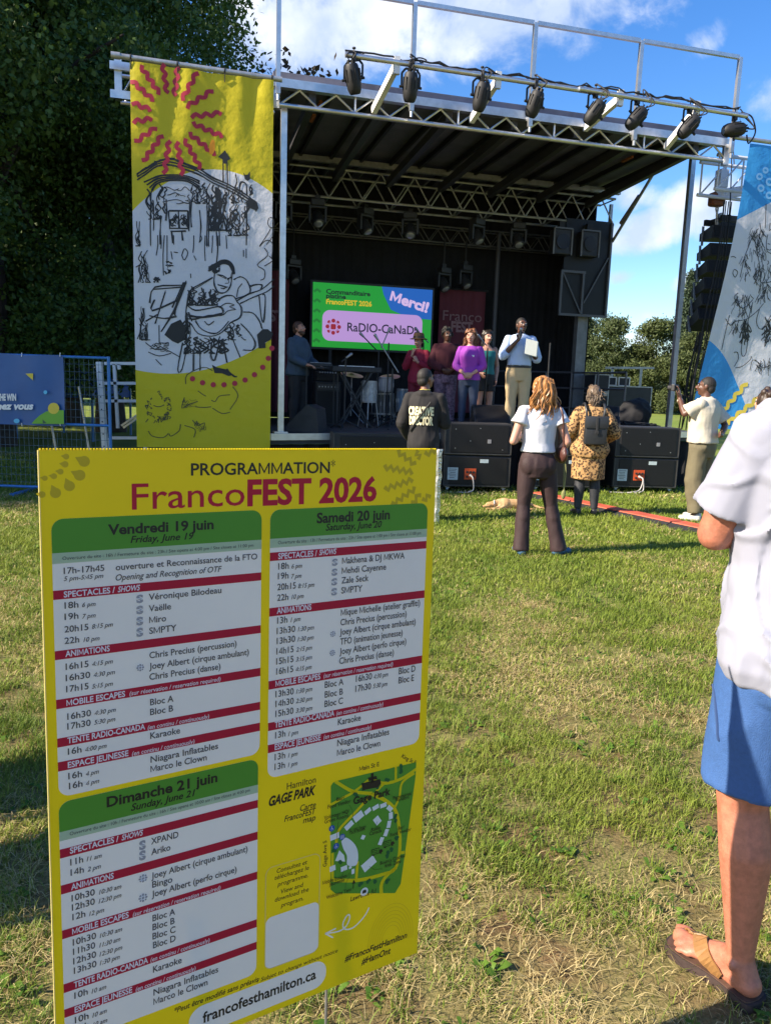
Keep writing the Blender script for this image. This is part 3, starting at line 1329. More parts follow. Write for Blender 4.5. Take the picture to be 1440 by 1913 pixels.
RR = '(sur réservation / reservation required)'
CC = '(en continu / continuously)'
panel(('A', 118, 505), ('A', 1404, 450), ('A', 118, 700), ('A', 122, 765), suv(*cp('B', 175, 1012))[1],
      [('A', 127, 929, 985), ('B', 137, 120, 175), ('B', 145, 418, 475), ('B', 150, 655, 710), ('B', 153, 800, 857)],
      [('A', '17h-17h45', 195, 825, 443), ('A', '~5 pm-5:45 pm', 195, 868, 437), ('A', 'ouverture et Reconnaissance de la FTO', 512, 803, 1376), ('A', '_Opening and Recognition of OTF', 512, 866, 1160),
       ('A', '18h', 200, 1037, 285), ('A', '~6 pm', 307, 1028, 390), ('A', '19h', 200, 1106, 285), ('A', '~7 pm', 308, 1098, 390), ('A', '20h15', 200, 1183, 346), ('A', '~8:15 pm', 367, 1160, 495),
       ('A', 'Véronique Bilodeau', 714, 985, 1157), ('A', 'Vaëlle', 714, 1055, 850), ('A', 'Miro', 717, 1125, 820), ('A', 'SMPTY', 717, 1192, 883),
       ('B', '22h', 200, 75, 290), ('B', '~10 pm', 315, 63, 414), ('B', 'Chris Precius (percussion)', 718, 163, 1250), ('B', 'Joey Albert (cirque ambulant)', 716, 230, 1325), ('B', 'Chris Precius (danse)', 718, 295, 1152),
       ('B', '16h15', 207, 233, 347), ('B', '~4:15 pm', 368, 210, 495), ('B', '16h30', 207, 302, 357), ('B', '~4:30 pm', 377, 277, 508), ('B', '17h15', 210, 370, 347), ('B', '~5:15 pm', 367, 348, 495),
       ('B', 'Bloc A', 722, 450, 865), ('B', 'Bloc B', 722, 510, 863), ('B', '16h30', 217, 538, 362), ('B', '~4:30 pm', 383, 510, 513), ('B', '17h30', 217, 598, 360), ('B', '~5:30 pm', 380, 568, 510),
       ('B', 'Karaoke', 723, 655, 905), ('B', '16h', 220, 752, 304), ('B', '~4:00 pm', 325, 733, 457), ('B', 'Niagara Inflatables', 725, 800, 1137), ('B', 'Marco le Clown', 725, 858, 1068),
       ('B', '16h', 223, 902, 307), ('B', '~4 pm', 330, 882, 410), ('B', '16h', 227, 962, 310), ('B', '~4 pm', 330, 940, 412)],
      [('A', 'SPECTACLES /', 195, 968, 508), ('A', '~SHOWS', 525, 936, 662), ('B', 'ANIMATIONS', 205, 153, 476), ('B', 'MOBILE ESCAPES', 212, 453, 570), ('B', 'TENTE RADIO-CANADA', 218, 683, 692), ('B', 'ESPACE JEUNESSE', 220, 832, 590)],
      [('B', RR, 597, 390, 1152), ('B', CC, 708, 598, 1082), ('B', CC, 612, 758, 993)],
      [('A', 'S', 638, 957, 680, 997), ('A', 'S', 638, 1025, 680, 1065), ('A', 'S', 638, 1093, 680, 1133), ('A', 'S', 638, 1160, 680, 1202), ('B', 'G', 637, 200, 687, 238)],
      ('A', 'Vendredi 19 juin', 465, 585, 1110), ('A', 'Friday, June 19', 602, 635, 988), ('A', 'Ouverture du site : 16h / Fermeture du site : 23h / Site opens at 4:00 pm / Site closes at 11:00 pm', 187, 740, 1353), 'A')
panel(('D', 100, 552), ('D', 1275, 490), ('D', 97, 747), ('D', 97, 815), suv(*cp('E', 95, 1335))[1],
      [('D', 95, 850, 913), ('D', 87, 1265, 1328), ('E', 77, 612, 675), ('E', 72, 925, 985), ('E', 70, 1090, 1150)],
      [('D', '18h', 158, 975, 237), ('D', '~6 pm', 258, 968, 336), ('D', '19h', 156, 1048, 235), ('D', '~7 pm', 255, 1043, 332), ('D', '20h15', 152, 1130, 290), ('D', '~8:15 pm', 307, 1115, 428), ('D', '22h', 150, 1210, 233), ('D', '~10 pm', 257, 1197, 348),
       ('D', 'Makhena & DJ MKWA', 635, 933, 1100), ('D', 'Mehdi Cayenne', 632, 1007, 962), ('D', 'Zale Seck', 630, 1080, 831), ('D', 'SMPTY', 628, 1155, 785),
       ('E', 'Mique Michelle (atelier graffiti)', 625, 120, 1215), ('E', 'Chris Precius (percussion)', 622, 193, 1115), ('E', 'Joey Albert (cirque ambulant)', 617, 265, 1182), ('E', 'TFO (animation jeunesse)', 620, 337, 1085), ('E', 'Joey Albert (perfo cirque)', 615, 410, 1112), ('E', 'Chris Precius (danse)', 613, 482, 1020),
       ('E', '13h', 150, 180, 227), ('E', '~1 pm', 250, 168, 325), ('E', '13h30', 147, 258, 285), ('E', '~1:30 pm', 305, 238, 425), ('E', '13h30', 147, 333, 285), ('E', '~1:30 pm', 303, 313, 423), ('E', '14h15', 145, 410, 273), ('E', '~2:15 pm', 292, 390, 410),
       ('E', '15h15', 143, 485, 272), ('E', '~3:15 pm', 290, 463, 410), ('E', '16h15', 143, 560, 270), ('E', '~4:15 pm', 288, 537, 408),
       ('E', '13h30', 138, 730, 274), ('E', '~1:30 pm', 292, 703, 412), ('E', 'Bloc A', 505, 660, 645), ('E', '16h30', 737, 615, 857), ('E', '~4:30 pm', 870, 592, 977), ('E', 'Bloc D', 1057, 558, 1180),
       ('E', '14h30', 138, 803, 274), ('E', '~2:30 pm', 290, 775, 412), ('E', 'Bloc B', 505, 733, 640), ('E', '17h30', 733, 690, 850), ('E', '~5:30 pm', 865, 663, 972), ('E', 'Bloc E', 1055, 627, 1170),
       ('E', '15h30', 137, 877, 272), ('E', '~3:30 pm', 290, 847, 412), ('E', 'Bloc C', 503, 803, 640), ('E', 'Karaoke', 603, 938, 773), ('E', '13h', 135, 1037, 212), ('E', '~1 pm', 233, 1020, 307),
       ('E', 'Niagara Inflatables', 598, 1095, 985), ('E', 'Marco le Clown', 597, 1168, 918), ('E', '13h', 132, 1200, 210), ('E', '~1 pm', 232, 1180, 303), ('E', '13h', 131, 1273, 208), ('E', '~1 pm', 231, 1252, 302)],
      [('D', 'SPECTACLES /', 158, 897, 447), ('D', '~SHOWS', 463, 868, 592), ('D', 'ANIMATIONS', 148, 1305, 405), ('E', 'MOBILE ESCAPES', 138, 650, 472), ('E', 'TENTE RADIO-CANADA', 133, 957, 577), ('E', 'ESPACE JEUNESSE', 132, 1123, 475)],
      [('E', RR, 497, 585, 1013), ('E', CC, 592, 865, 940), ('E', CC, 497, 1043, 852)],
      [('D', 'S', 560, 900, 601, 942), ('D', 'S', 558, 974, 599, 1016), ('D', 'S', 556, 1046, 597, 1088), ('D', 'S', 555, 1120, 596, 1163), ('E', 'G', 543, 237, 588, 276), ('E', 'G', 540, 378, 585, 418)],
      ('D', 'Samedi 20 juin', 445, 628, 990), ('D', 'Saturday, June 20', 512, 685, 930), ('D', 'Ouverture du site : 13h / Fermeture du site : 23h / Site opens at 1:00 pm / Site closes at 11:00 pm', 157, 787, 1223), 'D')
panel(('B', 163, 1050), ('B', 1382, 797), ('B', 163, 1228), ('C', 165, 105), suv(*cp('C', 1345, 922))[1],
      [('C', 167, 155, 210), ('C', 173, 375, 430), ('C', 182, 650, 703), ('C', 192, 978, 1032), ('C', 198, 1132, 1183)],
      [('C', 'XPAND', 728, 122, 895), ('C', 'Ariko', 730, 187, 846), ('C', '11h', 235, 250, 314), ('C', '~11 am', 335, 225, 427), ('C', '14h', 237, 313, 318), ('C', '~2 pm', 340, 288, 422),
       ('C', '10h30', 243, 470, 385), ('C', '~10:30 am', 410, 428, 547), ('C', '12h30', 245, 527, 385), ('C', '~12:30 pm', 408, 483, 547), ('C', '12h', 248, 585, 327), ('C', '~12 pm', 350, 560, 442),
       ('C', 'Joey Albert (cirque ambulant)', 730, 333, 1317), ('C', 'Bingo', 735, 387, 858), ('C', 'Joey Albert (perfo cirque)', 732, 445, 1250),
       ('C', 'Bloc A', 737, 592, 875), ('C', 'Bloc B', 737, 647, 872), ('C', 'Bloc C', 737, 703, 877), ('C', 'Bloc D', 740, 757, 878),
       ('C', '10h30', 250, 740, 393), ('C', '~10:30 am', 415, 693, 552), ('C', '11h30', 252, 797, 387), ('C', '~11:30 am', 412, 752, 541), ('C', '12h30', 253, 855, 393), ('C', '~12:30 pm', 413, 807, 553), ('C', '13h30', 257, 913, 395), ('C', '~1:30 pm', 415, 860, 537),
       ('C', 'Karaoke', 740, 905, 915), ('C', '10h', 260, 1065, 342), ('C', '~10 am', 365, 1033, 455), ('C', 'Niagara Inflatables', 743, 1045, 1138), ('C', 'Marco le Clown', 743, 1102, 1073),
       ('C', '10h', 263, 1215, 347), ('C', '~10 am', 370, 1180, 458), ('C', '10h', 266, 1272, 350), ('C', '~10 am', 373, 1238, 461)],
      [('C', 'SPECTACLES /', 233, 178, 530), ('C', '~SHOWS', 548, 97, 680), ('C', 'ANIMATIONS', 240, 400, 500), ('C', 'MOBILE ESCAPES', 247, 672, 592), ('C', 'TENTE RADIO-CANADA', 257, 998, 710), ('C', 'ESPACE JEUNESSE', 262, 1150, 613)],
      [('C', RR, 617, 562, 1152), ('C', CC, 725, 840, 1085), ('C', CC, 635, 1020, 1000)],
      [('C', 'S', 655, 106, 696, 145), ('C', 'S', 655, 168, 696, 208), ('C', 'G', 655, 310, 703, 347), ('C', 'G', 655, 428, 703, 466)],
      ('B', 'Dimanche 21 juin', 457, 1072, 1133), ('B', 'Sunday, June 21', 605, 1095, 998), ('B', 'Ouverture du site : 10h / Fermeture du site : 16h / Site opens at 10:00 am / Site closes at 4:00 pm', 232, 1245, 1332), 'C')
# ---- place names, notes, hashtags
p = Print(L1)
p.line('k', 'F', 'Hamilton', 208, 280, 410, 45, .004)
p.line('k', 'F', 'GAGE PARK', 83, 395, 410, 62, .04, .3)
p.line('k', 'F', 'Carte', 300, 430, 410, 40, .01, .25)
p.line('k', 'F', 'FrancoFEST', 190, 505, 410, 40, .012, .25)
p.line('k', 'F', 'map', 320, 515, 408, 40, .012, .25)
p.line('k', 'F', '#FrancoFestHamilton', 610, 1480, 1043, 42, .02, .25)
p.line('k', 'F', '#HamOnt', 727, 1500, 930, 42, .02, .25)
p.line('k', 'F', 'Main St E', 712, 150, 850, 30, .012)
p.line('k', 'F', 'Lawrence Rd', 650, 1058, 830, 30, .012, .15)
p.line('k', 'C', '*Peut être modifié sans préavis', 870, 1155, 1385, 31, .012, .25)
p.line('k', 'F', '/ Subjet to change without notice', 0, 1626, 562, 27, .002, .25)
for s, a, y, c in (('Consultez et', 138, 862, 350), ('téléchargez le', 123, 910, 362), ('programme.', 143, 956, 355), ('View and', 167, 1005, 323), ('download the', 125, 1063, 360), ('program.', 167, 1101, 323)):
    p.line('k', 'F', s, a, y, c, 30, .004, .18)
# lettering along the street at the left of the map and the slanted one at its corner


def slant(p, key, s, a, b, cap, bold=.008, lay=None):
    (u0, v0), (u1, v1) = suv(*cp('F', *a)), suv(*cp('F', *b))
    vs, fs, x0, x1 = text_geo(s, bold, 0)
    L = math.hypot(u1-u0, v1-v0)
    dx, dy = (u1-u0)/L, (v1-v0)/L
    sx = L/(x1-x0)
    sy = cap/cap_height()
    lay = p.lay if lay is None else lay
    p.mb(key).add([sg(u0+dx*(x-x0)*sx+dy*y*sy, v0+dy*(x-x0)*sx-dx*y*sy, lay) for x, y in vs], fs)


slant(p, 'k', 'Gage Ave S', (485, 812), (485, 632), .0075)
slant(p, 'k', 'King St E', (1003, 55), (1098, 105), .0075)
p.build({'k': ('lettering_print', M_SK)}, board)
# ---- web address pill
x, y = cp('F', 482, 1530)
ur, vc = suv(609, 1806)
ul = suv(*cp('C', 958, 1215))[0]
va, vb = suv(598, 1797)[1]-.004, suv(598, 1797)[1]+.052
P = MB()
P.poly([sg(u, v, L1) for u, v in rrect(ul, va, ur, vb, .025)])
pill = P.build('address_pill', M_SW, board)
p = Print(L2)
p.line('k', 'P', 'francofesthamilton.ca', 379, 1911, 590, 19, .022)
p.build({'k': ('lettering_print', M_SK)}, pill)
# ---- box for the download note: outline and a plain white square
P = MB()
A0, A1, A2, A3 = [suv(*cp('F', *q)) for q in ((62, 815), (437, 705), (430, 1420), (55, 1545))]
u0, u1, v0, v1 = (A0[0]+A3[0])/2, (A1[0]+A2[0])/2, (A0[1]+A1[1])/2+.004, (A2[1]+A3[1])/2-.004
ribbon(P, rrect(u0, v0, u1, v1, .014)+[(u0, v0+.014)], .0016, lambda u, v: sg(u, v, L1))
P.build('note_frame', M_SYL, board)
vq = (suv(*cp('F', 62, 1172))[1]+suv(*cp('F', 425, 1062))[1])/2
P = MB()
P.poly([sg(u, v, L1) for u, v in rrect(u0+.0008, vq, u1-.0008, v1, .012)])
P.build('white_square', M_SW, board)
# ---- white looping arrow
P = MB()
pts = [suv(*cp('F', *q)) for q in ((780, 1100), (755, 1150), (710, 1205), (660, 1245), (610, 1250), (598, 1215), (620, 1165), (640, 1150), (645, 1175), (620, 1230), (570, 1265), (475, 1282))]
ribbon(P, [tuple(q) for q in spline([(a, b, 0) for a, b in pts], 6)] if False else [(q.x, q.y) for q in spline([(a, b, 0) for a, b in pts], 6)], .0028, lambda u, v: sg(u, v, L1))
for q in (((475, 1282), (550, 1245)), ((475, 1282), (530, 1310))):
    ribbon(P, [suv(*cp('F', *q[0])), suv(*cp('F', *q[1]))], .0028, lambda u, v: sg(u, v, L1))
P.build('arrow', M_SW, board)
# ---- the park map
F = lambda *q: [suv(*cp('F', *a)) for a in q]
P = MB()
P.poly([sg(u, v, L1) for u, v in F((580, 213), (1108, 88), (1103, 190), (1000, 935), (960, 1000), (545, 1003), (512, 975), (514, 255), (530, 230))])
pmap = P.build('park_map', M_SG, board)
p = Print(L2)
rw = .0052
for pts, w in ((((545, 222), (650, 285), (720, 300), (800, 305)), 1.2), (((512, 385), (600, 335), (680, 290), (790, 200)), 1), (((790, 200), (880, 235), (1000, 205), (1108, 135)), 1.2), (((965, 118), (965, 215)), 1),
               (((830, 290), (880, 240)), 1), (((800, 305), (700, 420), (570, 560), (552, 650)), 1.1), (((800, 310), (900, 360), (965, 430), (990, 560), (992, 700), (960, 830), (870, 870), (700, 910), (520, 908)), 1.4),
               (((1095, 165), (1010, 230), (990, 330), (960, 400)), 1), (((525, 720), (525, 908)), 1.1), (((700, 780), (690, 905)), 1.1), (((990, 720), (1025, 715)), 1.2), (((970, 820), (900, 880), (865, 940), (865, 1005)), 1.5)):
    p.stroke('y', [(q.x, q.y) for q in spline([(a, b, 0) for a, b in F(*pts)], 5)], rw*w)
arc = F((585, 640), (620, 612), (680, 660), (703, 730), (690, 803), (628, 803), (625, 740), (600, 690))
p.poly('w', [(q.x, q.y) for q in spline([(a, b, 0) for a, b in arc+[arc[0]]], 4)][:-1], L3)
p.poly('w', F((543, 775), (572, 700), (605, 735), (612, 780)), L3)


def quad(k, c, w, h, a, lay=L3):
    u, v = F(c)[0]
    ca, sa = math.cos(a), math.sin(a)
    p.poly(k, [(u+x*ca-y*sa, v+x*sa+y*ca) for x, y in ((-w, -h), (w, -h), (w, h), (-w, h))], lay)


for c, w, h, a in (((705, 465), .0105, .0075, -.5), ((640, 528), .0095, .0055, -.6), ((770, 428), .0072, .0045, -.5), ((825, 402), .0072, .0045, -.3), ((878, 388), .0072, .0045, -.1), ((922, 410), .0072, .0045, .8),
                   ((930, 460), .0072, .0045, 1.5), ((917, 520), .0072, .0045, 1.75), ((897, 578), .0072, .0045, 1.95), ((862, 637), .0078, .0045, 2.0), ((836, 493), .0085, .0065, 1.0), ((737, 610), .0042, .0042, .5),
                   ((777, 795), .0150, .0095, -.5), ((540, 605), .0095, .0058, -.1), ((525, 827), .0062, .0055, -.1), ((605, 827), .0068, .005, -.1), ((648, 820), .003, .0028, -.1), ((667, 848), .0032, .0052, 0)):
    quad('w', c, w, h, a)
rt = random.Random(2)
for c in ((685, 315), (835, 258), (905, 215), (1003, 118), (998, 150), (957, 465), (965, 490), (970, 615), (905, 720), (935, 695), (900, 745), (775, 915), (825, 915), (910, 915), (720, 940), (540, 700), (575, 785), (745, 275)):
    u, v = F(c)[0]
    for i in range(4):
        p.disc('d', (u+rt.uniform(-.0028, .0028), v+rt.uniform(-.0028, .0028)), .0035, L3+.00001*i, 9)
for c, r in (((520, 548), .0062), ((592, 607), .0062), ((550, 672), .0062)):
    p.disc('b', F(c)[0], r, L4)
for c in ((520, 548), (550, 672)):
    u, v = F(c)[0]
    p.disc('w', (u-.0004, v-.0032), .0008, L4+.0002, 8)
    p.stroke('w', [(u-.0004, v-.0022), (u-.0004, v+.0004), (u+.0018, v+.0004), (u+.0026, v+.0028)], .0007, L4+.0002)
    p.stroke('w', [(u-.0010, v-.0004), (u-.0024, v+.0012), (u-.0016, v+.0032), (u+.0006, v+.0032), (u+.0014, v+.0016)], .0006, L4+.0002)
u, v = F((592, 607))[0]
for dx in (-.0022, .0022):
    p.disc('w', (u+dx, v-.003), .0008, L4+.0002, 8)
    p.stroke('w', [(u+dx, v-.002), (u+dx, v+.004)], .0013, L4+.0002)
p.stroke('w', [(u, v-.004), (u, v+.004)], .0004, L4+.0002)
u, v = F((745, 988))[0]
p.disc('w', (u, v), .0085, L4)
p.poly('k', [(u-.0045, v-.0008), (u-.003, v-.0038), (u+.003, v-.0038), (u+.0045, v-.0008), (u+.0045, v+.003), (u-.0045, v+.003)], L4+.0002)
# bandshell and food trucks drawn in black
p.poly('k', F((725, 235), (855, 205), (862, 235), (840, 262), (735, 282)), L4)
p.poly('k', F((770, 195), (830, 183), (835, 205), (775, 218)), L4)
p.stroke('k', F((800, 165), (802, 230)), .006, L4)
for c in ((912, 655), (830, 710)):
    u, v = F(c)[0]
    p.stroke('k', [(u-.011, v-.0065), (u+.006, v-.0065), (u+.006, v+.0045), (u-.011, v+.0045), (u-.011, v-.0065)], .0014, L4)
    p.stroke('k', [(u-.008, v-.003), (u+.002, v-.003), (u+.002, v+.001), (u-.008, v+.001), (u-.008, v-.003)], .001, L4)
    p.poly('k', [(u+.007, v-.002), (u+.012, v-.002), (u+.0145, v+.002), (u+.0145, v+.0045), (u+.007, v+.0045)], L4)
    for dx in (-.007, .0095):
        p.disc('k', (u+dx, v+.0055), .002, L4+.0002, 10)
p.stroke('k', F((668, 968), (672, 915)), .0012, L4)
p.poly('k', F((660, 935), (684, 930), (673, 903)), L4)
for a in (((640, 385), (662, 420), (668, 470)), ((565, 500), (552, 635)), ((702, 495), (705, 530)), ((820, 545), (836, 500)), ((780, 812), (815, 835), (870, 830)), ((605, 838), (590, 880)), ((655, 865), (620, 920), (613, 965))):
    p.stroke('k', F(*a), .0006, L4)
for s, a, y, c, h in (('Gage Park', 668, 382, 925, 48), ('Bar/', 552, 358, 608, 24), ('Food Vendor', 490, 412, 650, 26), ('Volunteer HQ/', 465, 488, 640, 26), ('Green Rooms', 468, 515, 635, 26), ('SL100 Stage', 640, 575, 757, 20), ('Tech Booth', 640, 592, 750, 20), ('Radio', 793, 570, 857, 24), ('Canada', 780, 598, 865, 24),
                      ('Partenaires/', 945, 350, 1075, 24), ('Vendors', 962, 365, 1055, 24), ('Bar/', 980, 560, 1022, 24), ('Food Vendor', 925, 607, 1070, 24), ('Bouncy Castles/', 855, 803, 1030, 24), ('Kids Zone', 890, 822, 1000, 24), ('Mobile Escapes /', 455, 940, 640, 24), ('Jeunesse', 500, 950, 607, 24), ('Welcome Tent', 480, 1042, 655, 24)):
    p.lay = L4+.0004
    p.line('k', 'F', s, a, y, c, h, .03 if h > 40 else .004)
p.build({'y': ('path_print', M_SY), 'w': ('tent_print', M_SW), 'd': ('tree_print', M_SDG), 'b': ('round_print', M_SBL), 'k': ('lettering_print', M_SK)}, pmap)
# faint engraved oval at the lower right corner
p = Print(L1)
cu, cv = F((930, 1330))[0]
for i in range(7):
    rr_ = .022+.0052*i
    pts = [(cu+rr_*1.0*math.cos(t), cv+rr_*1.5*math.sin(t)) for t in [pi*1.0+pi*1.05*j/22 for j in range(23)]]
    pts = [q for q in pts if q[0] < SGW-.004 and q[1] < SGH-.004]
    p.stroke('o', pts, .0009)
p.build({'o': ('oval_pattern', sign_mat('faint_ochre_print', (.66, .53, .02)))}, board)
# ================================================================== BANNERS
C1, C2, C5 = (.25, 190, 80), (.25, 190, 440), (.24032, 1260, 240)


class Cloth:
    def __init__(self, s0, s1, z0, z1, d, ripple, skew=lambda v: 0.0):
        self.a = (s0, s1, z0, z1, d)
        self.rip, self.skew = ripple, skew

    def S(self, lay=0.0):
        s0, s1, z0, z1, d = self.a

        def f(u, v):
            return st(s0+(s1-s0)*u+self.skew(v), d-self.rip(u, v)-lay, z1-(z1-z0)*v)
        return f

    def uv(self, c, x, y):
        s, z = sp(c[1]+c[0]*x, c[2]+c[0]*y, self.a[4])
        s0, s1, z0, z1, d = self.a
        v = (z1-z)/(z1-z0)
        return (s-s0-self.skew(v))/(s1-s0), v

    def grid(self, name, m, nu, nv, parent):
        b = MB()
        f = self.S()
        b.add([f(i/nu, j/nv) for j in range(nv+1) for i in range(nu+1)], [(j*(nu+1)+i, (j+1)*(nu+1)+i, (j+1)*(nu+1)+i+1, j*(nu+1)+i+1) for j in range(nv) for i in range(nu)])
        o = b.build(name, m, parent, smooth=True)
        uvl = o.data.uv_layers.new(name='UVMap')
        for p in o.data.polygons:
            for li, vi in zip(p.loop_indices, p.vertices):
                uvl.data[li].uv = ((vi % (nu+1))/nu, (vi//(nu+1))/nv)
        return o

    def stroke(self, mb, c, pts, w, lay=.006, smooth=3):
        """pts in view pixels of crop c, w in metres"""
        q = [self.uv(c, *p) for p in pts]
        if smooth and len(q) > 2:
            q = [(p.x, p.y) for p in spline([(a, b, 0) for a, b in q], smooth)]
        s0, s1, z0, z1, d = self.a
        f = self.S(lay)
        asp = (z1-z0)/(s1-s0)
        # keep the width even in metres
        g = lambda u, v: f(u, v/asp)
        ribbon(mb, [(a, b*asp) for a, b in q], w/(s1-s0), g)

    def fill(self, mb, c, pts, lay=.006):
        f = self.S(lay)
        mb.poly([f(*self.uv(c, *p)) for p in pts])


def cloth_mat(name, bands, trans=.25):
    """flat dyed zones: (colour, a, b, c, side) keeps v above or below a + b*u + c*u*u"""
    m = bpy.data.materials.new(name)
    m.use_nodes = True
    N, L = m.node_tree.nodes, m.node_tree.links
    b = N['Principled BSDF']
    b.inputs['Roughness'].default_value = .5
    b.inputs['Specular IOR Level'].default_value = .3
    uv = N.new('ShaderNodeUVMap')
    se = N.new('ShaderNodeSeparateXYZ')
    L.new(uv.outputs[0], se.inputs[0])

    def mm(op, x, y):
        n = N.new('ShaderNodeMath')
        n.operation = op
        for i, q in enumerate((x, y)):
            if isinstance(q, (int, float)):
                n.inputs[i].default_value = q
            else:
                L.new(q, n.inputs[i])
        return n.outputs[0]
    u, v = se.outputs[0], se.outputs[1]
    cur = None
    for (col, A, B, C, side) in bands:
        if cur is None:
            cur = col
            continue
        lim = mm('ADD', A, mm('ADD', mm('MULTIPLY', u, B), mm('MULTIPLY', mm('MULTIPLY', u, u), C)))
        f = mm('GREATER_THAN', v, lim) if side > 0 else mm('LESS_THAN', v, lim)
        x = N.new('ShaderNodeMix')
        x.data_type = 'RGBA'
        L.new(f, x.inputs['Factor'])
        if isinstance(cur, tuple):
            x.inputs['A'].default_value = cur
        else:
            L.new(cur, x.inputs['A'])
        x.inputs['B'].default_value = col
        cur = x.outputs['Result']
    L.new(cur, b.inputs['Base Color'])
    # woven cloth and small creases
    tc = N.new('ShaderNodeTexCoord')
    nz = N.new('ShaderNodeTexNoise')
    nz.inputs['Scale'].default_value = 5
    nz.inputs['Detail'].default_value = 6
    L.new(tc.outputs['Object'], nz.inputs['Vector'])
    bp = N.new('ShaderNodeBump')
    bp.inputs['Strength'].default_value = .5
    bp.inputs['Distance'].default_value = .04
    L.new(nz.outputs['Fac'], bp.inputs['Height'])
    L.new(bp.outputs[0], b.inputs['Normal'])
    t = N.new('ShaderNodeBsdfTranslucent')
    L.new(cur, t.inputs['Color'])
    ms = N.new('ShaderNodeMixShader')
    ms.inputs[0].default_value = trans
    L.new(b.outputs[0], ms.inputs[1])
    L.new(t.outputs[0], ms.inputs[2])
    L.new(ms.outputs[0], N['Material Output'].inputs['Surface'])
    return m


def rip1(u, v):
    top = max(0, 1-v*4.5)
    sag = .05*top*abs(math.sin(u*pi*3.4+.3))
    return .012*math.sin(u*7+v*2.2) + .004*math.sin(u*17+v*4) + sag*.8 + .03*math.sin(v*3+1)*v + .008*math.sin(u*34+v*9)*top


bs0, bz1 = sp(243, 116, -.36)
bs1 = sp(511, 150, -.36)[0]
ban = empty('stage_banner', st(-.9, -.36, 0), YAW, 'tall yellow and white banner with black sketched guitar player, left of the stage', 'banner')
cl = Cloth(bs0, bs1, .62, bz1, -.36, rip1)
YB = (.62, .52, .02, 1)
WB = (.66, .67, .72, 1)
vt0, vtm, vt1 = cl.uv(C1, 258, 1260)[1], cl.uv(C1, 850, 945)[1], cl.uv(C1, 1290, 1130)[1]
um = cl.uv(C1, 850, 945)[0]
# parabola through the three points of the upper curve
Cq = ((vt1-vt0) - (vtm-vt0)/um)/(1-um)
Bq = (vt1-vt0)-Cq
vb0, vbm, vb1 = cl.uv(C2, 300, 1005)[1], cl.uv(C2, 760, 1005)[1], cl.uv(C2, 1285, 775)[1]
un = cl.uv(C2, 760, 1005)[0]
Cr = ((vb1-vb0)-(vbm-vb0)/un)/(1-un)
Br = (vb1-vb0)-Cr
fab = cl.grid('fabric', cloth_mat('banner_cloth', [(YB, 0, 0, 0, 0), (WB, vt0, Bq, Cq, 1), (YB, vb0, Br, Cr, 1)], .22), 60, 150, ban)
M_INK = mat('banner_ink', (.010, .012, .014), .6)
M_RED = mat('banner_red', (.42, .02, .05), .55, trans=.15)
# red zigzag rays
mb = MB()
for (a, b) in (((295, 185), (435, 390)), ((460, 170), (490, 380)), ((570, 190), (545, 400)), ((715, 230), (600, 435)), ((830, 355), (635, 490)), ((895, 525), (670, 555)), ((680, 605), (905, 700)), ((655, 680), (850, 835)), ((620, 725), (740, 940)),
               ((565, 745), (605, 990)), ((505, 735), (470, 980)), ((455, 695), (312, 890)), ((410, 640), (252, 745)), ((378, 575), (238, 595)), ((370, 510), (232, 455)), ((390, 440), (225, 290))):
    L = math.hypot(b[0]-a[0], b[1]-a[1])
    n = max(4, int(L/34))
    dx, dy = (b[0]-a[0])/L, (b[1]-a[1])/L
    pts = [(a[0]+dx*L*i/n-dy*(13 if i % 2 else -13), a[1]+dy*L*i/n+dx*(13 if i % 2 else -13)) for i in range(n+1)]
    cl.stroke(mb, C1, pts, .052, .008, 3)
for q in ((680, 1070), (755, 1100), (835, 1115), (915, 1115), (995, 1105), (1072, 1080), (1142, 1040), (1203, 985), (1245, 918), (1272, 843)):
    cl.fill(mb, C2, [(q[0]+20*math.cos(t*pi/7), q[1]+20*math.sin(t*pi/7)) for t in range(14)], .008)
mb.build('red_pattern', M_RED, ban)
mb = MB()
cl.fill(mb, C1, [(825, 722), (845, 730), (848, 800), (830, 835), (806, 828), (803, 770)], .009)
mb.build('orange_patch', mat('banner_orange', (.75, .30, .01), .5, trans=.2), ban)
# black sketch
mb = MB()
r8 = random.Random(8)


def scrib(c, x0, y0, x1, y1, n, w=.022, vert=True, wob=7):
    for _ in range(n):
        x, y = r8.uniform(x0, x1), r8.uniform(y0, y1)
        l = r8.uniform(.3, .8)*((y1-y0) if vert else (x1-x0))
        k = 5
        pts = []
        for i in range(k):
            t = i/(k-1)
            if vert:
                pts.append((x+r8.uniform(-wob, wob)+t*r8.uniform(-20, 20), min(y+l*t, y1+20)))
            else:
                pts.append((min(x+l*t, x1+20), y+r8.uniform(-wob, wob)))
        cl.stroke(mb, c, pts, w*r8.uniform(.4, 1.0))


def S_(c, w, *pts):
    cl.stroke(mb, c, pts, w*.62)
    if w > .021:
        q_ = [(x+r8.uniform(-9, 9), y+r8.uniform(-9, 9)) for x, y in pts]
        cl.stroke(mb, c, q_, w*.36)


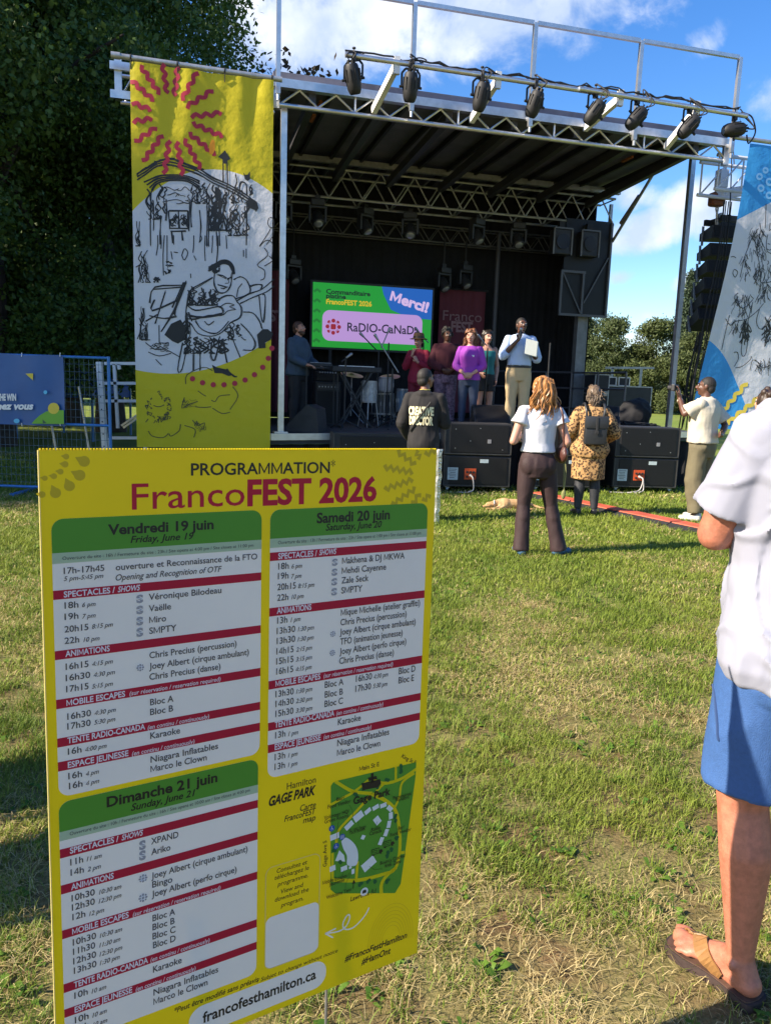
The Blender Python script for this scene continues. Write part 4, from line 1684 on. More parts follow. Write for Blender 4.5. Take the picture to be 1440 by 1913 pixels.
for k in range(3):
    o = k*21
    S_(C1, .028, (268, 985+o), (330, 945+o), (420, 893+o*.7), (520, 872+o), (620, 903+o), (720, 938+o), (830, 1003+o), (960, 1065+o), (1100, 1152+o), (1162, 1212+o))
for k in range(4):
    o = k*21
    S_(C1, .030, (318+o, 1045+o), (420, 1003+o*.8), (520, 990+o*.6), (640, 998+o*.6), (735, 1035+o))
S_(C1, .034, (440, 885), (490, 868), (545, 868))
S_(C1, .034, (560, 885), (640, 915), (700, 940), (760, 945))
S_(C1, .034, (395, 890), (410, 900), (330, 945), (265, 985))
cl.fill(mb, C1, [(872, 852), (922, 803), (962, 868), (940, 880), (930, 905), (905, 900), (905, 872)])
S_(C1, .022, (908, 900), (912, 1045))
S_(C1, .026, (938, 890), (942, 1060))
S_(C1, .03, (1085, 1140), (1080, 1060), (1045, 1045), (1030, 1100), (1052, 1110))
cl.fill(mb, C1, [(1058, 968), (1072, 990), (1092, 985), (1108, 963), (1110, 1020), (1090, 1035), (1070, 1020)])
S_(C1, .024, (1000, 985), (1012, 1040), (1000, 1085), (1035, 1110))
for x, a, b in ((370, 1120, 1515), (385, 1180, 1400), (440, 1290, 1510), (480, 1170, 1330), (655, 1190, 1410), (672, 1180, 1380), (735, 1250, 1490), (785, 1110, 1518), (800, 1150, 1518), (862, 1100, 1518), (880, 1130, 1518), (1085, 1190, 1515)):
    S_(C1, .022, (x+r8.uniform(-5, 5), a), (x+r8.uniform(-8, 8), (a+b)/2), (x+r8.uniform(-5, 5), b))
for a, b in (((500, 1260), (648, 1258)), ((648, 1258), (646, 1388)), ((646, 1388), (512, 1388)), ((512, 1388), (500, 1260)), ((575, 1262), (578, 1385)), ((520, 1412), (632, 1410)), ((522, 1412), (532, 1500)), ((600, 1412), (604, 1480)), ((505, 1325), (560, 1322))):
    S_(C1, .026, a, b)
scrib(C1, 515, 1275, 565, 1350, 9, .02, True, 10)
scrib(C1, 590, 1275, 640, 1350, 9, .02, True, 10)
scrib(C1, 340, 1050, 480, 1300, 16, .022, True, 22)
scrib(C1, 640, 1040, 800, 1180, 18, .022, True, 16)
scrib(C1, 800, 1050, 960, 1380, 40, .024, True, 20)
scrib(C1, 960, 1180, 1090, 1420, 24, .02, True, 26)
scrib(C1, 860, 1050, 1120, 1180, 22, .022, True, 10)
scrib(C1, 440, 1090, 640, 1200, 8, .018, False, 16)
cl.fill(mb, C1, [(1100, 1150), (1160, 1190), (1172, 1240), (1150, 1255), (1085, 1225)])
S_(C1, .018, (1250, 1310), (1240, 1350), (1262, 1385), (1285, 1370), (1280, 1320), (1255, 1305))
S_(C1, .018, (1262, 1390), (1235, 1440), (1180, 1518))
S_(C1, .018, (1282, 1390), (1275, 1450), (1230, 1510))
S_(C2, .020, (1180, 85), (1225, 40), (1275, 60), (1270, 170))
S_(C2, .020, (1215, 95), (1240, 150), (1162, 220), (1215, 260), (1215, 320), (1185, 335))
S_(C2, .020, (1250, 155), (1275, 190), (1215, 230))
scrib(C1, 262, 1280, 285, 1500, 8, .016, True, 10)
# the guitar player
S_(C2, .022, (850, 250), (842, 310), (842, 375), (880, 430), (932, 420), (965, 365), (975, 300), (985, 260))
for k in range(4):
    S_(C2, .034, (800, 238+k*9), (850, 212+k*10), (900, 186+k*8), (950, 192+k*9), (984-k*4, 232+k*6), (992-k*3, 290))
scrib(C2, 810, 215, 860, 270, 10, .024, False, 14)
S_(C2, .026, (868, 293), (905, 300), (932, 318))
S_(C2, .026, (938, 326), (970, 312))
S_(C2, .016, (935, 315), (952, 352), (922, 358))
S_(C2, .028, (868, 368), (900, 376), (938, 388))
S_(C2, .022, (890, 392), (915, 398), (930, 385))
S_(C2, .026, (832, 312), (740, 362), (662, 412), (640, 500), (630, 600), (640, 700))
S_(C2, .026, (640, 520), (700, 560), (800, 545), (882, 533), (902, 580), (800, 602), (700, 622), (640, 622))
S_(C2, .045, (650, 600), (760, 610), (900, 590))
S_(C2, .020, (880, 540), (932, 506), (992, 520), (955, 532), (1002, 552), (945, 562), (912, 592), (880, 600))
S_(C2, .022, (870, 480), (922, 450), (982, 452), (1012, 492), (1042, 542), (1032, 612), (962, 652), (902, 722), (822, 752), (722, 732), (672, 662), (640, 640))
S_(C2, .022, (700, 640), (750, 700), (840, 735), (900, 700), (950, 640))
S_(C2, .024, (1010, 490), (1100, 440), (1200, 400), (1285, 328))
S_(C2, .024, (1032, 512), (1132, 462), (1232, 422), (1285, 380))
S_(C2, .022, (985, 330), (1040, 310), (1090, 345), (1110, 430), (1000, 475))
S_(C2, .020, (1050, 360), (1020, 400), (1010, 460))
S_(C2, .024, (1110, 385), (1150, 370), (1200, 370), (1190, 400))
S_(C2, .022, (770, 640), (800, 668), (840, 640))
for q in (((358, 505), (400, 385), (600, 372), (632, 342)), ((395, 402), (590, 388)), ((478, 420), (440, 540), (400, 660)), ((400, 480), (380, 565), (580, 482)), ((360, 600), (470, 620), (560, 600)), ((632, 345), (540, 560), (445, 720)), ((612, 350), (530, 540)), ((330, 640), (420, 590))):
    S_(C2, .026, *q)
S_(C2, .05, (625, 350), (575, 480), (540, 590))
cl.fill(mb, C2, [(470, 742), (520, 660), (590, 628), (640, 700), (618, 780), (572, 808), (530, 790)])
scrib(C2, 640, 380, 870, 500, 40, .024, True, 18)
scrib(C2, 600, 560, 660, 760, 14, .024, True, 12)
scrib(C2, 620, 750, 930, 860, 40, .026, True, 22)
scrib(C2, 930, 650, 1070, 760, 14, .02, True, 14)
for q in (((605, 800), (570, 1000), (602, 1000), (640, 820)), ((692, 850), (690, 1010)), ((738, 850), (735, 1010)), ((825, 800), (820, 900), (850, 930), (880, 790)), ((905, 790), (935, 950)), ((1060, 572), (1132, 582), (1180, 640), (1200, 700)), ((1040, 660), (1100, 722), (1150, 800), (1130, 855), (1060, 855)), ((960, 720), (990, 800), (1035, 910)),
          ((1175, 450), (1195, 630), (1215, 630), (1222, 460), (1200, 440))):
    S_(C2, .024, *q)
cl.fill(mb, C2, [(1160, 742), (1202, 700), (1240, 700), (1280, 732), (1262, 780), (1222, 800), (1225, 840), (1175, 845)])
cl.fill(mb, C2, [(825, 965), (860, 985), (930, 1000), (985, 1042), (950, 1050), (900, 1030), (845, 1028)])
S_(C2, .03, (930, 1000), (990, 1050), (1012, 1052))
for q in (((330, 800), (400, 850), (480, 850), (500, 870)), ((500, 860), (580, 905)), ((350, 870), (430, 900), (520, 880)), ((405, 925), (450, 970)), ((430, 670), (432, 810))):
    S_(C2, .02, *q)
scrib(C2, 362, 800, 480, 870, 12, .016, False, 12)
scrib(C2, 280, 90, 350, 330, 16, .016, True, 16)
scrib(C2, 295, 420, 340, 760, 16, .014, True, 14)
for q in (((520, 120), (530, 180)), ((600, 150), (620, 100), (645, 130), (620, 185), (600, 150)), ((690, 150), (708, 185)), ((665, 285), (668, 318)), ((1060, 110), (1060, 160)), ((1080, 100), (1080, 170)), ((540, 125), (572, 130))):
    S_(C2, .02, *q)
for x, l in ((420, 150), (445, 100), (470, 300), (490, 210), (540, 70), (690, 130), (740, 50), (775, 190), (830, 130), (860, 210), (870, 210), (930, 100)):
    S_(C2, .02, (x, 0), (x+r8.uniform(-10, 10), l*.5), (x+r8.uniform(-15, 5), l))
for cx, cy, n in ((500, 215, 8), (485, 270, 7), (400, 330, 8)):
    scrib(C2, cx-18, cy-16, cx+18, cy+16, n, .018, False, 9)
mb.build('black_sketch_print', M_INK, ban)
# thinner fainter sketch of a bearded face on the lower yellow part
mb = MB()
for k in range(46):
    a = r8.uniform(0, 2*pi)
    x, y = 430+75*math.cos(a)*r8.uniform(.8, 1.2), 1280+95*math.sin(a)*r8.uniform(.8, 1.2)
    cl.stroke(mb, C2, [(x, y), (x+r8.uniform(-25, 25), y+r8.uniform(-14, 14)), (x+r8.uniform(-20, 20), y+r8.uniform(5, 25))], .010)
for q in (((350, 1460), (380, 1500), (460, 1510), (500, 1480)), ((505, 1480), (520, 1500), (580, 1460), (590, 1410)), ((620, 1210), (600, 1290), (660, 1260), (720, 1240)), ((720, 1160), (760, 1190), (780, 1200)), ((700, 1280), (760, 1285), (820, 1280)), ((820, 1230), (850, 1240), (880, 1200), (960, 1190)), ((830, 1290), (900, 1330), (960, 1320)),
          ((620, 1420), (700, 1450), (690, 1510)), ((680, 1380), (720, 1420), (770, 1400), (760, 1450)), ((390, 1270), (430, 1280), (470, 1265)), ((330, 1395), (350, 1370)), ((980, 1130), (1020, 1200), (960, 1300)), ((630, 1110), (640, 1040), (760, 985), (830, 1010))):
    cl.stroke(mb, C2, q, .012)
scrib(C2, 600, 1230, 690, 1280, 10, .008, False, 14)
scrib(C2, 680, 1400, 760, 1450, 10, .008, False, 18)
mb.build('thin_sketch_print', mat('banner_thin_ink', (.07, .065, .02), .6), ban)
# pole and ties
mb = MB()
a, za = sp(211, 103, -.36)
b, zb = sp(527, 149, -.36)
mb.tube(st(a, -.36, za), st(b, -.36, zb), .035, n=12)
mb.tube(st(a-.02, -.36, za), st(a+.09, -.36, za), .043, n=12)
mb.build('pole', M_ALU2, ban, smooth=True)
mb = MB()
for x in (245, 332, 420, 508):
    s, z = sp(x, 118+(x-245)*.145, -.36)
    mb.lathe([(.039, -.01), (.042, -.01), (.042, .01), (.039, .01)], st(s, -.36, za+(zb-za)*(s-a)/(b-a)), E1, 12)
    mb.tube(st(s, -.40, za+(zb-za)*(s-a)/(b-a)-.03), st(s, -.38, za+(zb-za)*(s-a)/(b-a)-.14), .006, n=5)
mb.build('tie', M_RUB, ban)

# ---- blue banner at the right, its foot blown inward
ban2 = empty('stage_banner', st(8.8, -.36, 0), YAW, 'blue and white fabric banner with black sketched dancers, hung right of the stage', 'banner')
c0s, c0z = sp(1400, 268, -.4)
c1s, c1z = sp(1309, 705, -.4)
zb = 1.05
kk = (c1s-c0s)/((c0z-c1z)/(c0z-zb))


def rip2(u, v):
    return .03*math.sin(u*5+v*3+.5)*(.3+v) + .006*math.sin(u*15+v*6) + .05*math.sin(v*5)


cl2 = Cloth(c0s, c0s+1.85, zb, c0z, -.4, rip2, lambda v: kk*v)
BB = (.05, .33, .74, 1)
up0, up1 = cl2.uv(C5, 480, 720)[1], cl2.uv(C5, 749, 570)
bp_ = [cl2.uv(C5, *q) for q in ((285, 1660), (370, 1740), (470, 1900))]
# lower arc as a quadratic through three points
A_ = np.array([[1, u, u*u] for u, v in bp_])
co = np.linalg.solve(A_, np.array([v for u, v in bp_]))
sl = (up1[1]-up0)/max(up1[0], .05)
cl2.grid('fabric', cloth_mat('blue_banner_cloth', [(WB, 0, 0, 0, 0), (BB, up0, sl, 0, -1), (BB, float(co[0]), float(co[1]), float(co[2]) if abs(co[2]) < 12 else 0.0, 1)], .28), 40, 110, ban2)
mb = MB()
cl = cl2
for q in (((820, 530), (640, 660), (560, 760)),):
    pass
F5 = lambda w, *p: cl2.stroke(mb, C5, p, w)
for q in (((690, 590), (685, 700), (680, 780)), ((640, 740), (650, 800), (690, 850)), ((720, 740), (712, 800), (749, 760)), ((600, 800), (560, 900), (520, 1010), (500, 1110), (490, 1160)), ((640, 820), (620, 960), (640, 1080), (600, 1180)), ((700, 830), (690, 900), (700, 960), (749, 980)), ((695, 940), (715, 950), (735, 940)),
          ((700, 900), (720, 905)), ((730, 880), (749, 890)), ((670, 1060), (650, 1120), (660, 1200), (749, 1190)), ((705, 1030), (715, 1050), (700, 1060)), ((480, 1280), (450, 1320), (520, 1400), (600, 1330)), ((390, 1480), (430, 1530), (470, 1500), (560, 1480), (640, 1420), (690, 1360)), ((600, 1350), (580, 1450), (560, 1560)), ((530, 1500), (540, 1600), (530, 1720), (545, 1770), (570, 1740), (580, 1600), (570, 1490)),
          ((660, 1400), (640, 1500), (680, 1560), (749, 1450)), ((700, 1650), (730, 1600), (749, 1540)), ((480, 1850), (510, 1790), (500, 1740), (470, 1740)), ((490, 1860), (540, 1850), (600, 1800), (610, 1770)), ((600, 1880), (620, 1800), (660, 1820), (690, 1860), (749, 1840)), ((640, 1330), (690, 1300), (710, 1220)), ((450, 1010), (430, 1000), (410, 1005)), ((430, 1130), (450, 1160), (470, 1120), (440, 1100), (430, 1130)), ((370, 1720), (390, 1600), (420, 1450))):
    F5(.012, *q)


def scrib2(x0, y0, x1, y1, n, w=.009, wob=11):
    for _ in range(n):
        x, y = r8.uniform(x0, x1), r8.uniform(y0, y1)
        pts = [(x, y)]
        hx, hy = r8.uniform(-1, 1)*wob, r8.uniform(.4, 1)*wob*2.2
        for i in range(3):
            pts.append((pts[-1][0]+hx+r8.uniform(-5, 5), pts[-1][1]+hy+r8.uniform(-6, 6)))
        cl2.stroke(mb, C5, pts, w*r8.uniform(.6, 1.3))


scrib2(560, 760, 680, 1000, 60)
scrib2(600, 1010, 660, 1180, 26)
scrib2(500, 980, 560, 1130, 18)
scrib2(450, 1290, 600, 1440, 44)
scrib2(530, 1480, 580, 1640, 34, .02)
scrib2(700, 1440, 749, 1640, 24, .02)
scrib2(660, 1060, 749, 1200, 20)
scrib2(640, 1200, 720, 1340, 24, .010)
scrib2(640, 1780, 749, 1860, 24)
scrib2(450, 1480, 500, 1570, 16)
mb.build('black_sketch_print', M_INK, ban2)
mb = MB()
for (a, b) in (((1398, 716), (1350, 775)), ((1420, 742), (1362, 792))):
    L = math.hypot(b[0]-a[0], b[1]-a[1])
    n = 8
    dx, dy = (b[0]-a[0])/L, (b[1]-a[1])/L
    pts = [(a[0]+dx*L*i/n-dy*(3 if i % 2 else -3), a[1]+dy*L*i/n+dx*(3 if i % 2 else -3)) for i in range(n+1)]
    cl2.stroke(mb, (1, 0, 0), pts, .07, .008)
mb.build('yellow_pattern', mat('banner_yellow_ink', (.62, .48, .06), .55), ban2)
mb = MB()
for c, r in (((650, 470), 22), ((715, 525), 22), ((640, 380), 20), ((720, 420), 24), ((690, 330), 18)):
    pts = [(c[0]+r*math.cos(t*pi/8), c[1]+r*math.sin(t*pi/8)) for t in range(17)]
    cl2.stroke(mb, C5, pts, .035, .008, 0)
mb.build('ring_pattern', mat('banner_pale_blue', (.22, .50, .80), .55, trans=.2), ban2)
mb = MB()
mb.tube(st(c0s-.35, -.4, c0z+.06), st(c0s+2.1, -.4, c0z+.06), .033, n=12)
mb.build('pole', M_ALU2, ban2, smooth=True)

# ================================================================== SCREEN AND RED DRAPES ON THE STAGE
C3 = (1/3, 500, 320)
SD = 4.5
s0, z1 = sp(585, 528, SD)
s1, z0 = sp(803.5, 657, SD)
z1b = sp(805, 540, SD)[1]
z1 = (z1+z1b)/2
z0 = (z0+sp(587, 648, SD)[1])/2
scr = empty('video_screen', st((s0+s1)/2, SD, deckz(2.6)), YAW, 'large lit video screen showing a green sponsor slide at the back of the stage', 'screen')
b = MB()
b.box(st((s0+s1)/2, SD+.07, (z0+z1)/2), s1-s0+.09, .1, z1-z0+.09, AX)
b.build('frame', M_BLACK, scr)
b = MB()
for s in (s0+.4, s1-.4):
    b.bar(st(s, SD+.08, deckz(s)), st(s, SD+.08, z0), .08, .06)
    b.bar(st(s, SD-.35, deckz(s)+.03), st(s, SD+.5, deckz(s)+.03), .06, .06)
b.build('stand', M_BLACK, scr)


def lit(name, h, k=1.0):
    return mat(name, '#050505', .3, emit=h, estr=.30*k)


def scq(lay=0.0):
    return lambda s, z: st(s, SD+.012-lay, z)


def c3(x, y):
    return sp(C3[1]+C3[0]*x, C3[2]+C3[0]*y, SD)


fq = scq()
b = MB()
b.poly([fq(s0, z0), fq(s1, z0), fq(s1, z1), fq(s0, z1)])
disp = b.build('display', lit('lit_green', '#12a326'), scr)
b = MB()
f2 = scq(.004)
q = [c3(640, 650), c3(650, 690), c3(690, 775), c3(790, 820), c3(912, 832)]
b.poly([f2(q[0][0], z1)] + [f2(*p) for p in q[1:-1]] + [f2(s1, q[-1][1]), f2(s1, z1)])
b.build('blue_corner', lit('lit_blue', '#1464c8'), disp)
a0, a1 = c3(308, 775), c3(862, 975)
b = MB()
f3 = scq(.008)
vv = rrect(a0[0], a1[1], a1[0], a0[1], .16, n=7)
b.poly([f3(*p) for p in vv])
b.build('lavender_pill', lit('lit_lavender', '#c8a0e6'), disp)
b = MB()
f4 = scq(.004)
for i in range(6):
    zc = z0+.1+i*.2
    ribbon(b, [(s0+.02, zc), (s0+.09, zc+.05), (s0+.16, zc)], .05, f4)
b.build('chevron_pattern', lit('lit_dark_green', '#0b7a1c'), disp)


def stext(mb, s, A, B, cap, bold=0.0, it=0.0, lay=.012, f=None):
    (x0, y0), (x1, y1) = A, B
    vs, fs, a, b_ = text_geo(s, bold, it)
    L = math.hypot(x1-x0, y1-y0)
    dx, dy = (x1-x0)/L, (y1-y0)/L
    k = L/(b_-a)
    ky = cap/cap_height()
    f = f or scq(lay)
    mb.add([f(x0+dx*(x-a)*k-dy*y*ky, y0+dy*(x-a)*k+dx*y*ky) for x, y in vs], fs)


b = MB()
lv = lambda A, B: (A, (B[0], A[1]))
stext(b, 'Commanditaire', *lv(c3(328, 684), c3(575, 690)), .088, .03)
stext(b, 'platine', *lv(c3(328, 709), c3(438, 712)), .088, .03)
b.build('black_lettering_print', lit('lit_black', '#041004', .5), disp)
b = MB()
stext(b, 'FrancoFEST 2026', *lv(c3(328, 742), c3(583, 750)), .095, .035)
b.build('yellow_lettering_print', lit('lit_yellow', '#e6c81e'), disp)
b = MB()
stext(b, 'Merci!', c3(682, 722), c3(893, 792), .20, .045)
b.build('large_lettering_print', lit('lit_pale', '#e8c8fa'), disp)
b = MB()
A, B = lv(c3(446, 895), c3(846, 905))
stext(b, 'RaDIO-CaNaDa', A, B, .17, .016)
b.build('logo_lettering_print', lit('lit_ink', '#1a1030'), disp)
b = MB()
c = c3(368, 871)
R = .165
f5 = scq(.013)
dsc = lambda cx, cz, r, f, n=20: b.poly([f(cx+r*math.cos(2*pi*i/n), cz+r*math.sin(2*pi*i/n)) for i in range(n)])
dsc(c[0], c[1], R*.40, f5)
for k in range(8):
    a = k*pi/4
    dsc(c[0]+R*.74*math.cos(a), c[1]+R*.74*math.sin(a), R*.25, scq(.0131+.0002*k), 14)
b.build('round_emblem_print', lit('lit_red', '#a00a28'), disp)
b = MB()
for k in (-.38, .38):
    ribbon(b, [(c[0]-R, c[1]+R*k), (c[0]+R, c[1]+R*k)], R*.10, scq(.0165))
    ribbon(b, [(c[0]+R*k, c[1]-R), (c[0]+R*k, c[1]+R)], R*.10, scq(.0168))
b.build('emblem_line_print', lit('lit_lavender', '#c8a0e6'), disp)
M_RB = mat('dark_red_cloth', (.13, .022, .035), .8, var=.12, vscale=3)
for (xa, xb, yt, ts, lab) in ((822, 908, 540, ((826, 598), (898, 600), (841, 619), (881, 621)), 'dark red drape with pale festival lettering hanging right of the video screen'),
                              (438, 541, 500, ((440, 577), (513, 579), (478, 598), (531, 600)), 'dark red drape with pale lettering, half hidden behind the yellow stage banner')):
    D = 4.95
    a, zt_ = sp(xa, yt, D)
    e, _ = sp(xb, yt, D)
    a = max(a, .12)
    rb = empty('festival_drape', st((a+e)/2, D, 1.3), YAW, lab, 'drape')
    b = MB()
    n = 24
    pts = [(a+(e-a)*i/n, .02*math.sin(i*1.1)) for i in range(n+1)]
    b.add([st(s, D+w, z) for z in (deckz(a)+.15, zt_) for s, w in pts], [(i, i+1, i+n+2, i+n+1) for i in range(n)])
    b.build('cloth', M_RB, rb, smooth=True)
    b = MB()
    ff = lambda s, z: st(s, D-.035, z)
    q = [sp(*p, D) for p in ts]
    stext(b, 'Franco', q[0], (q[1][0], q[0][1]), .21, 0, f=ff) if xa > 600 else None
    stext(b, 'FEST', q[2], (q[3][0], q[2][1]), .21, .04, f=ff)
    b.build('lettering_print', mat('drape_print', (.30, .16, .17), .8), rb)
    b = MB()
    b.tube(st(a-.05, D, zt_+.02), st(e+.05, D, zt_+.02), .02, n=8)
    b.build('pole', M_BLACK, rb)
# ================================================================== LAMPS ON THE FRONT PIPE
M_CAN = mat('dull_black_metal', (.016, .016, .017), .6, .2, var=.3, vscale=20, bump=.05, bscale=150)
M_LENS = mat('lamp_glass', (.10, .11, .12), .12, .2)


def par_can(px, py, tilt, turn, length, label, loop):
    """hangs on the pipe at pixel column px; tilt leans the can in the plane of the pipe"""
    s, _ = sp(px, py, PD)
    top = st(s, PD, zA-.005*(s > 4.2)-.05*max(0, (s-sC))/(sD-sC))
    o = empty('par_can', top, YAW, label, 'stage light', 'stage lamps along the front pipe')
    ax = (E1*math.sin(rad(tilt)) - EZ*math.cos(rad(tilt)) + E2*turn).normalized()   # rear to lens
    X, Y, Z = basis(ax)
    side = E1*math.cos(rad(tilt)) + EZ*math.sin(rad(tilt))
    drop = .14+.10*abs(math.cos(rad(tilt)))
    c = top - EZ*(.19+.10*math.cos(rad(tilt)))
    b = MB()
    h = length
    b.lathe([(.02, -h*.5), (.075, -h*.5), (.09, -h*.42), (.10, -h*.2), (.102, h*.15), (.095, h*.32), (.075, h*.46), (.062, h*.5), (.055, h*.47), (.01, h*.46)], c, ax, 18)
    for k in range(10):
        a = 2*pi*k/10
        n_ = X*math.cos(a)+Y*math.sin(a)
        b.box(c - ax*h*.12 + n_*.104, .008, .012, h*.42, (n_.cross(ax), n_, ax))
    for k in range(5):
        a = 2*pi*k/5
        b.box(c - ax*(h*.5+.02) + (X*math.cos(a)+Y*math.sin(a))*.045, .02, .02, .05, (X, Y, ax))
    can = b.build('can', M_CAN, o, smooth=True)
    b = MB()
    b.lathe([(.001, h*.462), (.056, h*.468), (.056, h*.474), (.001, h*.48)], c, ax, 16)
    b.build('lens', M_LENS, can, smooth=True)
    b = MB()
    w = .125
    t0 = top - EZ*.06
    pts = [c - side*w, c - side*w + (t0-c)*.75, t0 - side*w*.6, t0 + side*w*.6, c + side*w + (t0-c)*.75, c + side*w]
    for a, e in zip(pts[:-1], pts[1:]):
        b.bar(a, e, .028, .010, up=E2)
    for sg_ in (-1, 1):
        b.tube(c + side*w*sg_*.85, c + side*w*sg_*1.25, .018, n=8)
    b.build('yoke', M_CAN, o)
    b = MB()
    b.box(top - EZ*.03, .045, .085, .09, AX)
    b.lathe([(.048, -.02), (.048, .02)], top, E1, 10)
    b.tube(top + EZ*.03, top + EZ*.085, .008, n=6)
    b.lathe([(.022, 0), (.026, .01), (.022, .02)], top + EZ*.085, EZ, 8)
    b.build('clamp', M_BLACK, o)
    b = MB()
    rr = random.Random(int(px))
    for k in range(2):
        p0 = c - ax*(h*.5+.03) + X*.02*k
        mid = [p0 - ax*.08 + E1*rr.uniform(-.05, .08) - E2*.03, top + EZ*rr.uniform(.05, .17)*loop + E1*rr.uniform(-.02, .12), top + EZ*rr.uniform(.0, .08) + E1*rr.uniform(.1, .22), top + E1*rr.uniform(.05, .2) + EZ*.04]
        b.path(spline([p0] + mid, 6), .009, n=5)
    b.path(spline([top + E1*.09 - EZ*.03, top + E1*.13 - EZ*.16, top + E1*.06 - EZ*.24, c + side*.1], 5), .004, n=4)
    b.build('cable', M_RUB, o, smooth=True)
    return o


for a in ((661, 104, 14, .25, .36, 'black stage lamp at the free left end of the front lighting pipe', .3),
          (768, 120, 2, .25, .36, 'black stage lamp hanging upright just right of the first white bracket arm', .9),
          (900, 142, -6, .25, .36, 'black stage lamp hanging upright beside the second bracket arm', 1.0),
          (1000, 155, -12, .35, .34, 'black stage lamp below the middle rail post, leaning slightly', .8),
          (1112, 174, -30, .35, .34, 'black stage lamp tipped left just before the third bracket arm', .7),
          (1190, 187, -40, .2, .33, 'black stage lamp tipped steeply below the fourth rail post', .9),
          (1288, 203, -38, .3, .34, 'black stage lamp with pale tangled cables over the last bracket arm', 1.1),
          (1372, 216, -82, .2, .33, 'black stage lamp lying level at the right end of the front pipe', .6)):
    par_can(*a)

# ================================================================== MOVING HEADS INSIDE THE STAGE
M_MH = mat('moving_head_black', (.026, .026, .028), .45, var=.2)


def moving_head():
    o = empty('moving_head', (0, 0, 0), 0)
    b = MB()
    b.box((0, 0, -.09), .26, .22, .12, bev=.015)
    b.box((0, 0, .0), .10, .05, .10)
    b.build('lamp_base', M_MH, o)
    b = MB()
    for s in (-1, 1):
        b.box((s*.15, 0, -.30), .045, .13, .30, bev=.012)
    b.box((0, 0, -.17), .34, .14, .05, bev=.01)
    b.build('yoke', M_MH, o)
    b = MB()
    ax = Vector((.1, -.55, -.83)).normalized()
    b.lathe([(.01, -.13), (.07, -.13), (.10, -.08), (.112, .02), (.118, .14), (.10, .16), (.09, .15), (.01, .145)], (0, 0, -.36), ax, 18)
    hd = b.build('lamp_head', M_MH, o, smooth=True)
    b = MB()
    b.lathe([(.001, .146), (.086, .15), (.075, .165), (.04, .175), (.001, .178)], (0, 0, -.36), ax, 18)
    b.build('lens', mat('moving_head_glass', (.35, .36, .37), .15, .3), hd, smooth=True)
    return o


proto = None
MH = [(528, 425, 3.5, .2, 'moving head lamp at the left end of the inner truss, beside the yellow banner'), (593, 420, 3.5, -.1, 'moving head lamp second from the left on the inner truss'), (682, 425, 3.85, .5, 'moving head lamp above the left half of the video screen'),
      (766, 432, 3.85, -.4, 'moving head lamp above the right half of the video screen'), (890, 438, 3.85, .4, 'moving head lamp above the right red drape'), (967, 447, 3.85, -.2, 'moving head lamp right of the red drape, above the man in blue shirt')]
for i, (x, y, dd, rz, lab) in enumerate(MH):
    s, z = sp(x, y, dd)
    o = moving_head() if proto is None else copy_tree(proto)
    if proto is None:
        proto = o
    o['category'], o['group'] = 'stage light', 'moving head lamps on the inner truss'
    put(o, st(s, dd, 5.04), YAW+rz, lab)
for (x, y, dd, lab) in ((548, 505, 5.0, 'small moving head lamp low at the back, left of the video screen'), (868, 515, 4.7, 'large dark moving head lamp in front of the right red drape'), (828, 520, 4.7, 'dark moving head lamp at the top left corner of the right red drape')):
    s, z = sp(x, y, dd)
    o = copy_tree(proto)
    o['group'] = 'moving head lamps on the rear truss'
    put(o, st(s, dd, z+.25), YAW+.3, lab)
    b = MB()
    b.tube((0, 0, .03), (0, 0, 4.75-(z+.25)), .02, n=6)
    b.build('drop_pipe', M_BLACK, o, local=True)


def blinder(x, y, lab):
    s, z = sp(x, y, 3.45)
    o = empty('flood_lamp', st(s, 3.45, 5.05), YAW, lab, 'stage light', 'flood lamps at the right end of the inner truss')
    b = MB()
    c = st(s, 3.45, 4.62)
    b.box(c, .40, .22, .50, AX, bev=.02)
    body = b.build('housing', M_MH, o)
    b = MB()
    f = c - E2*.12
    for sx in (-1, 1):
        b.bar(f + E1*.20*sx - EZ*.26, f + E1*.20*sx + EZ*.26, .03, .03)
    b.bar(f - E1*.2 + EZ*.26, f + E1*.2 + EZ*.26, .03, .03)
    b.build('frame', mat('dull_frame_metal', (.16, .16, .165), .5, .6), body)
    b = MB()
    b.lathe([(.001, 0), (.15, 0), (.15, .02), (.001, .02)], f + E2*.0, -E2, 18)
    b.build('lens', mat('dark_glass', (.03, .03, .035), .2), body, smooth=True)
    b = MB()
    b.box(c + EZ*.33, .12, .1, .16, AX)
    b.build('clamp', M_BLACK, o)


blinder(1046, 455, 'black flood lamp with pale frame, left one by the side panel')
blinder(1097, 458, 'black flood lamp with pale frame, right one in front of the side panel')

# ================================================================== SUBWOOFERS IN FRONT OF THE STAGE
M_SUB = mat('black_speaker_paint', (.020, .020, .021), .62, var=.25, vscale=8, bump=.15, bscale=260)
M_GR = mat('black_grille', (.012, .012, .013), .5, .4, var=.4, vscale=120, bump=.3, bscale=400)
M_LAB = mat('pale_label', (.42, .50, .52), .6, var=.12, vscale=30)


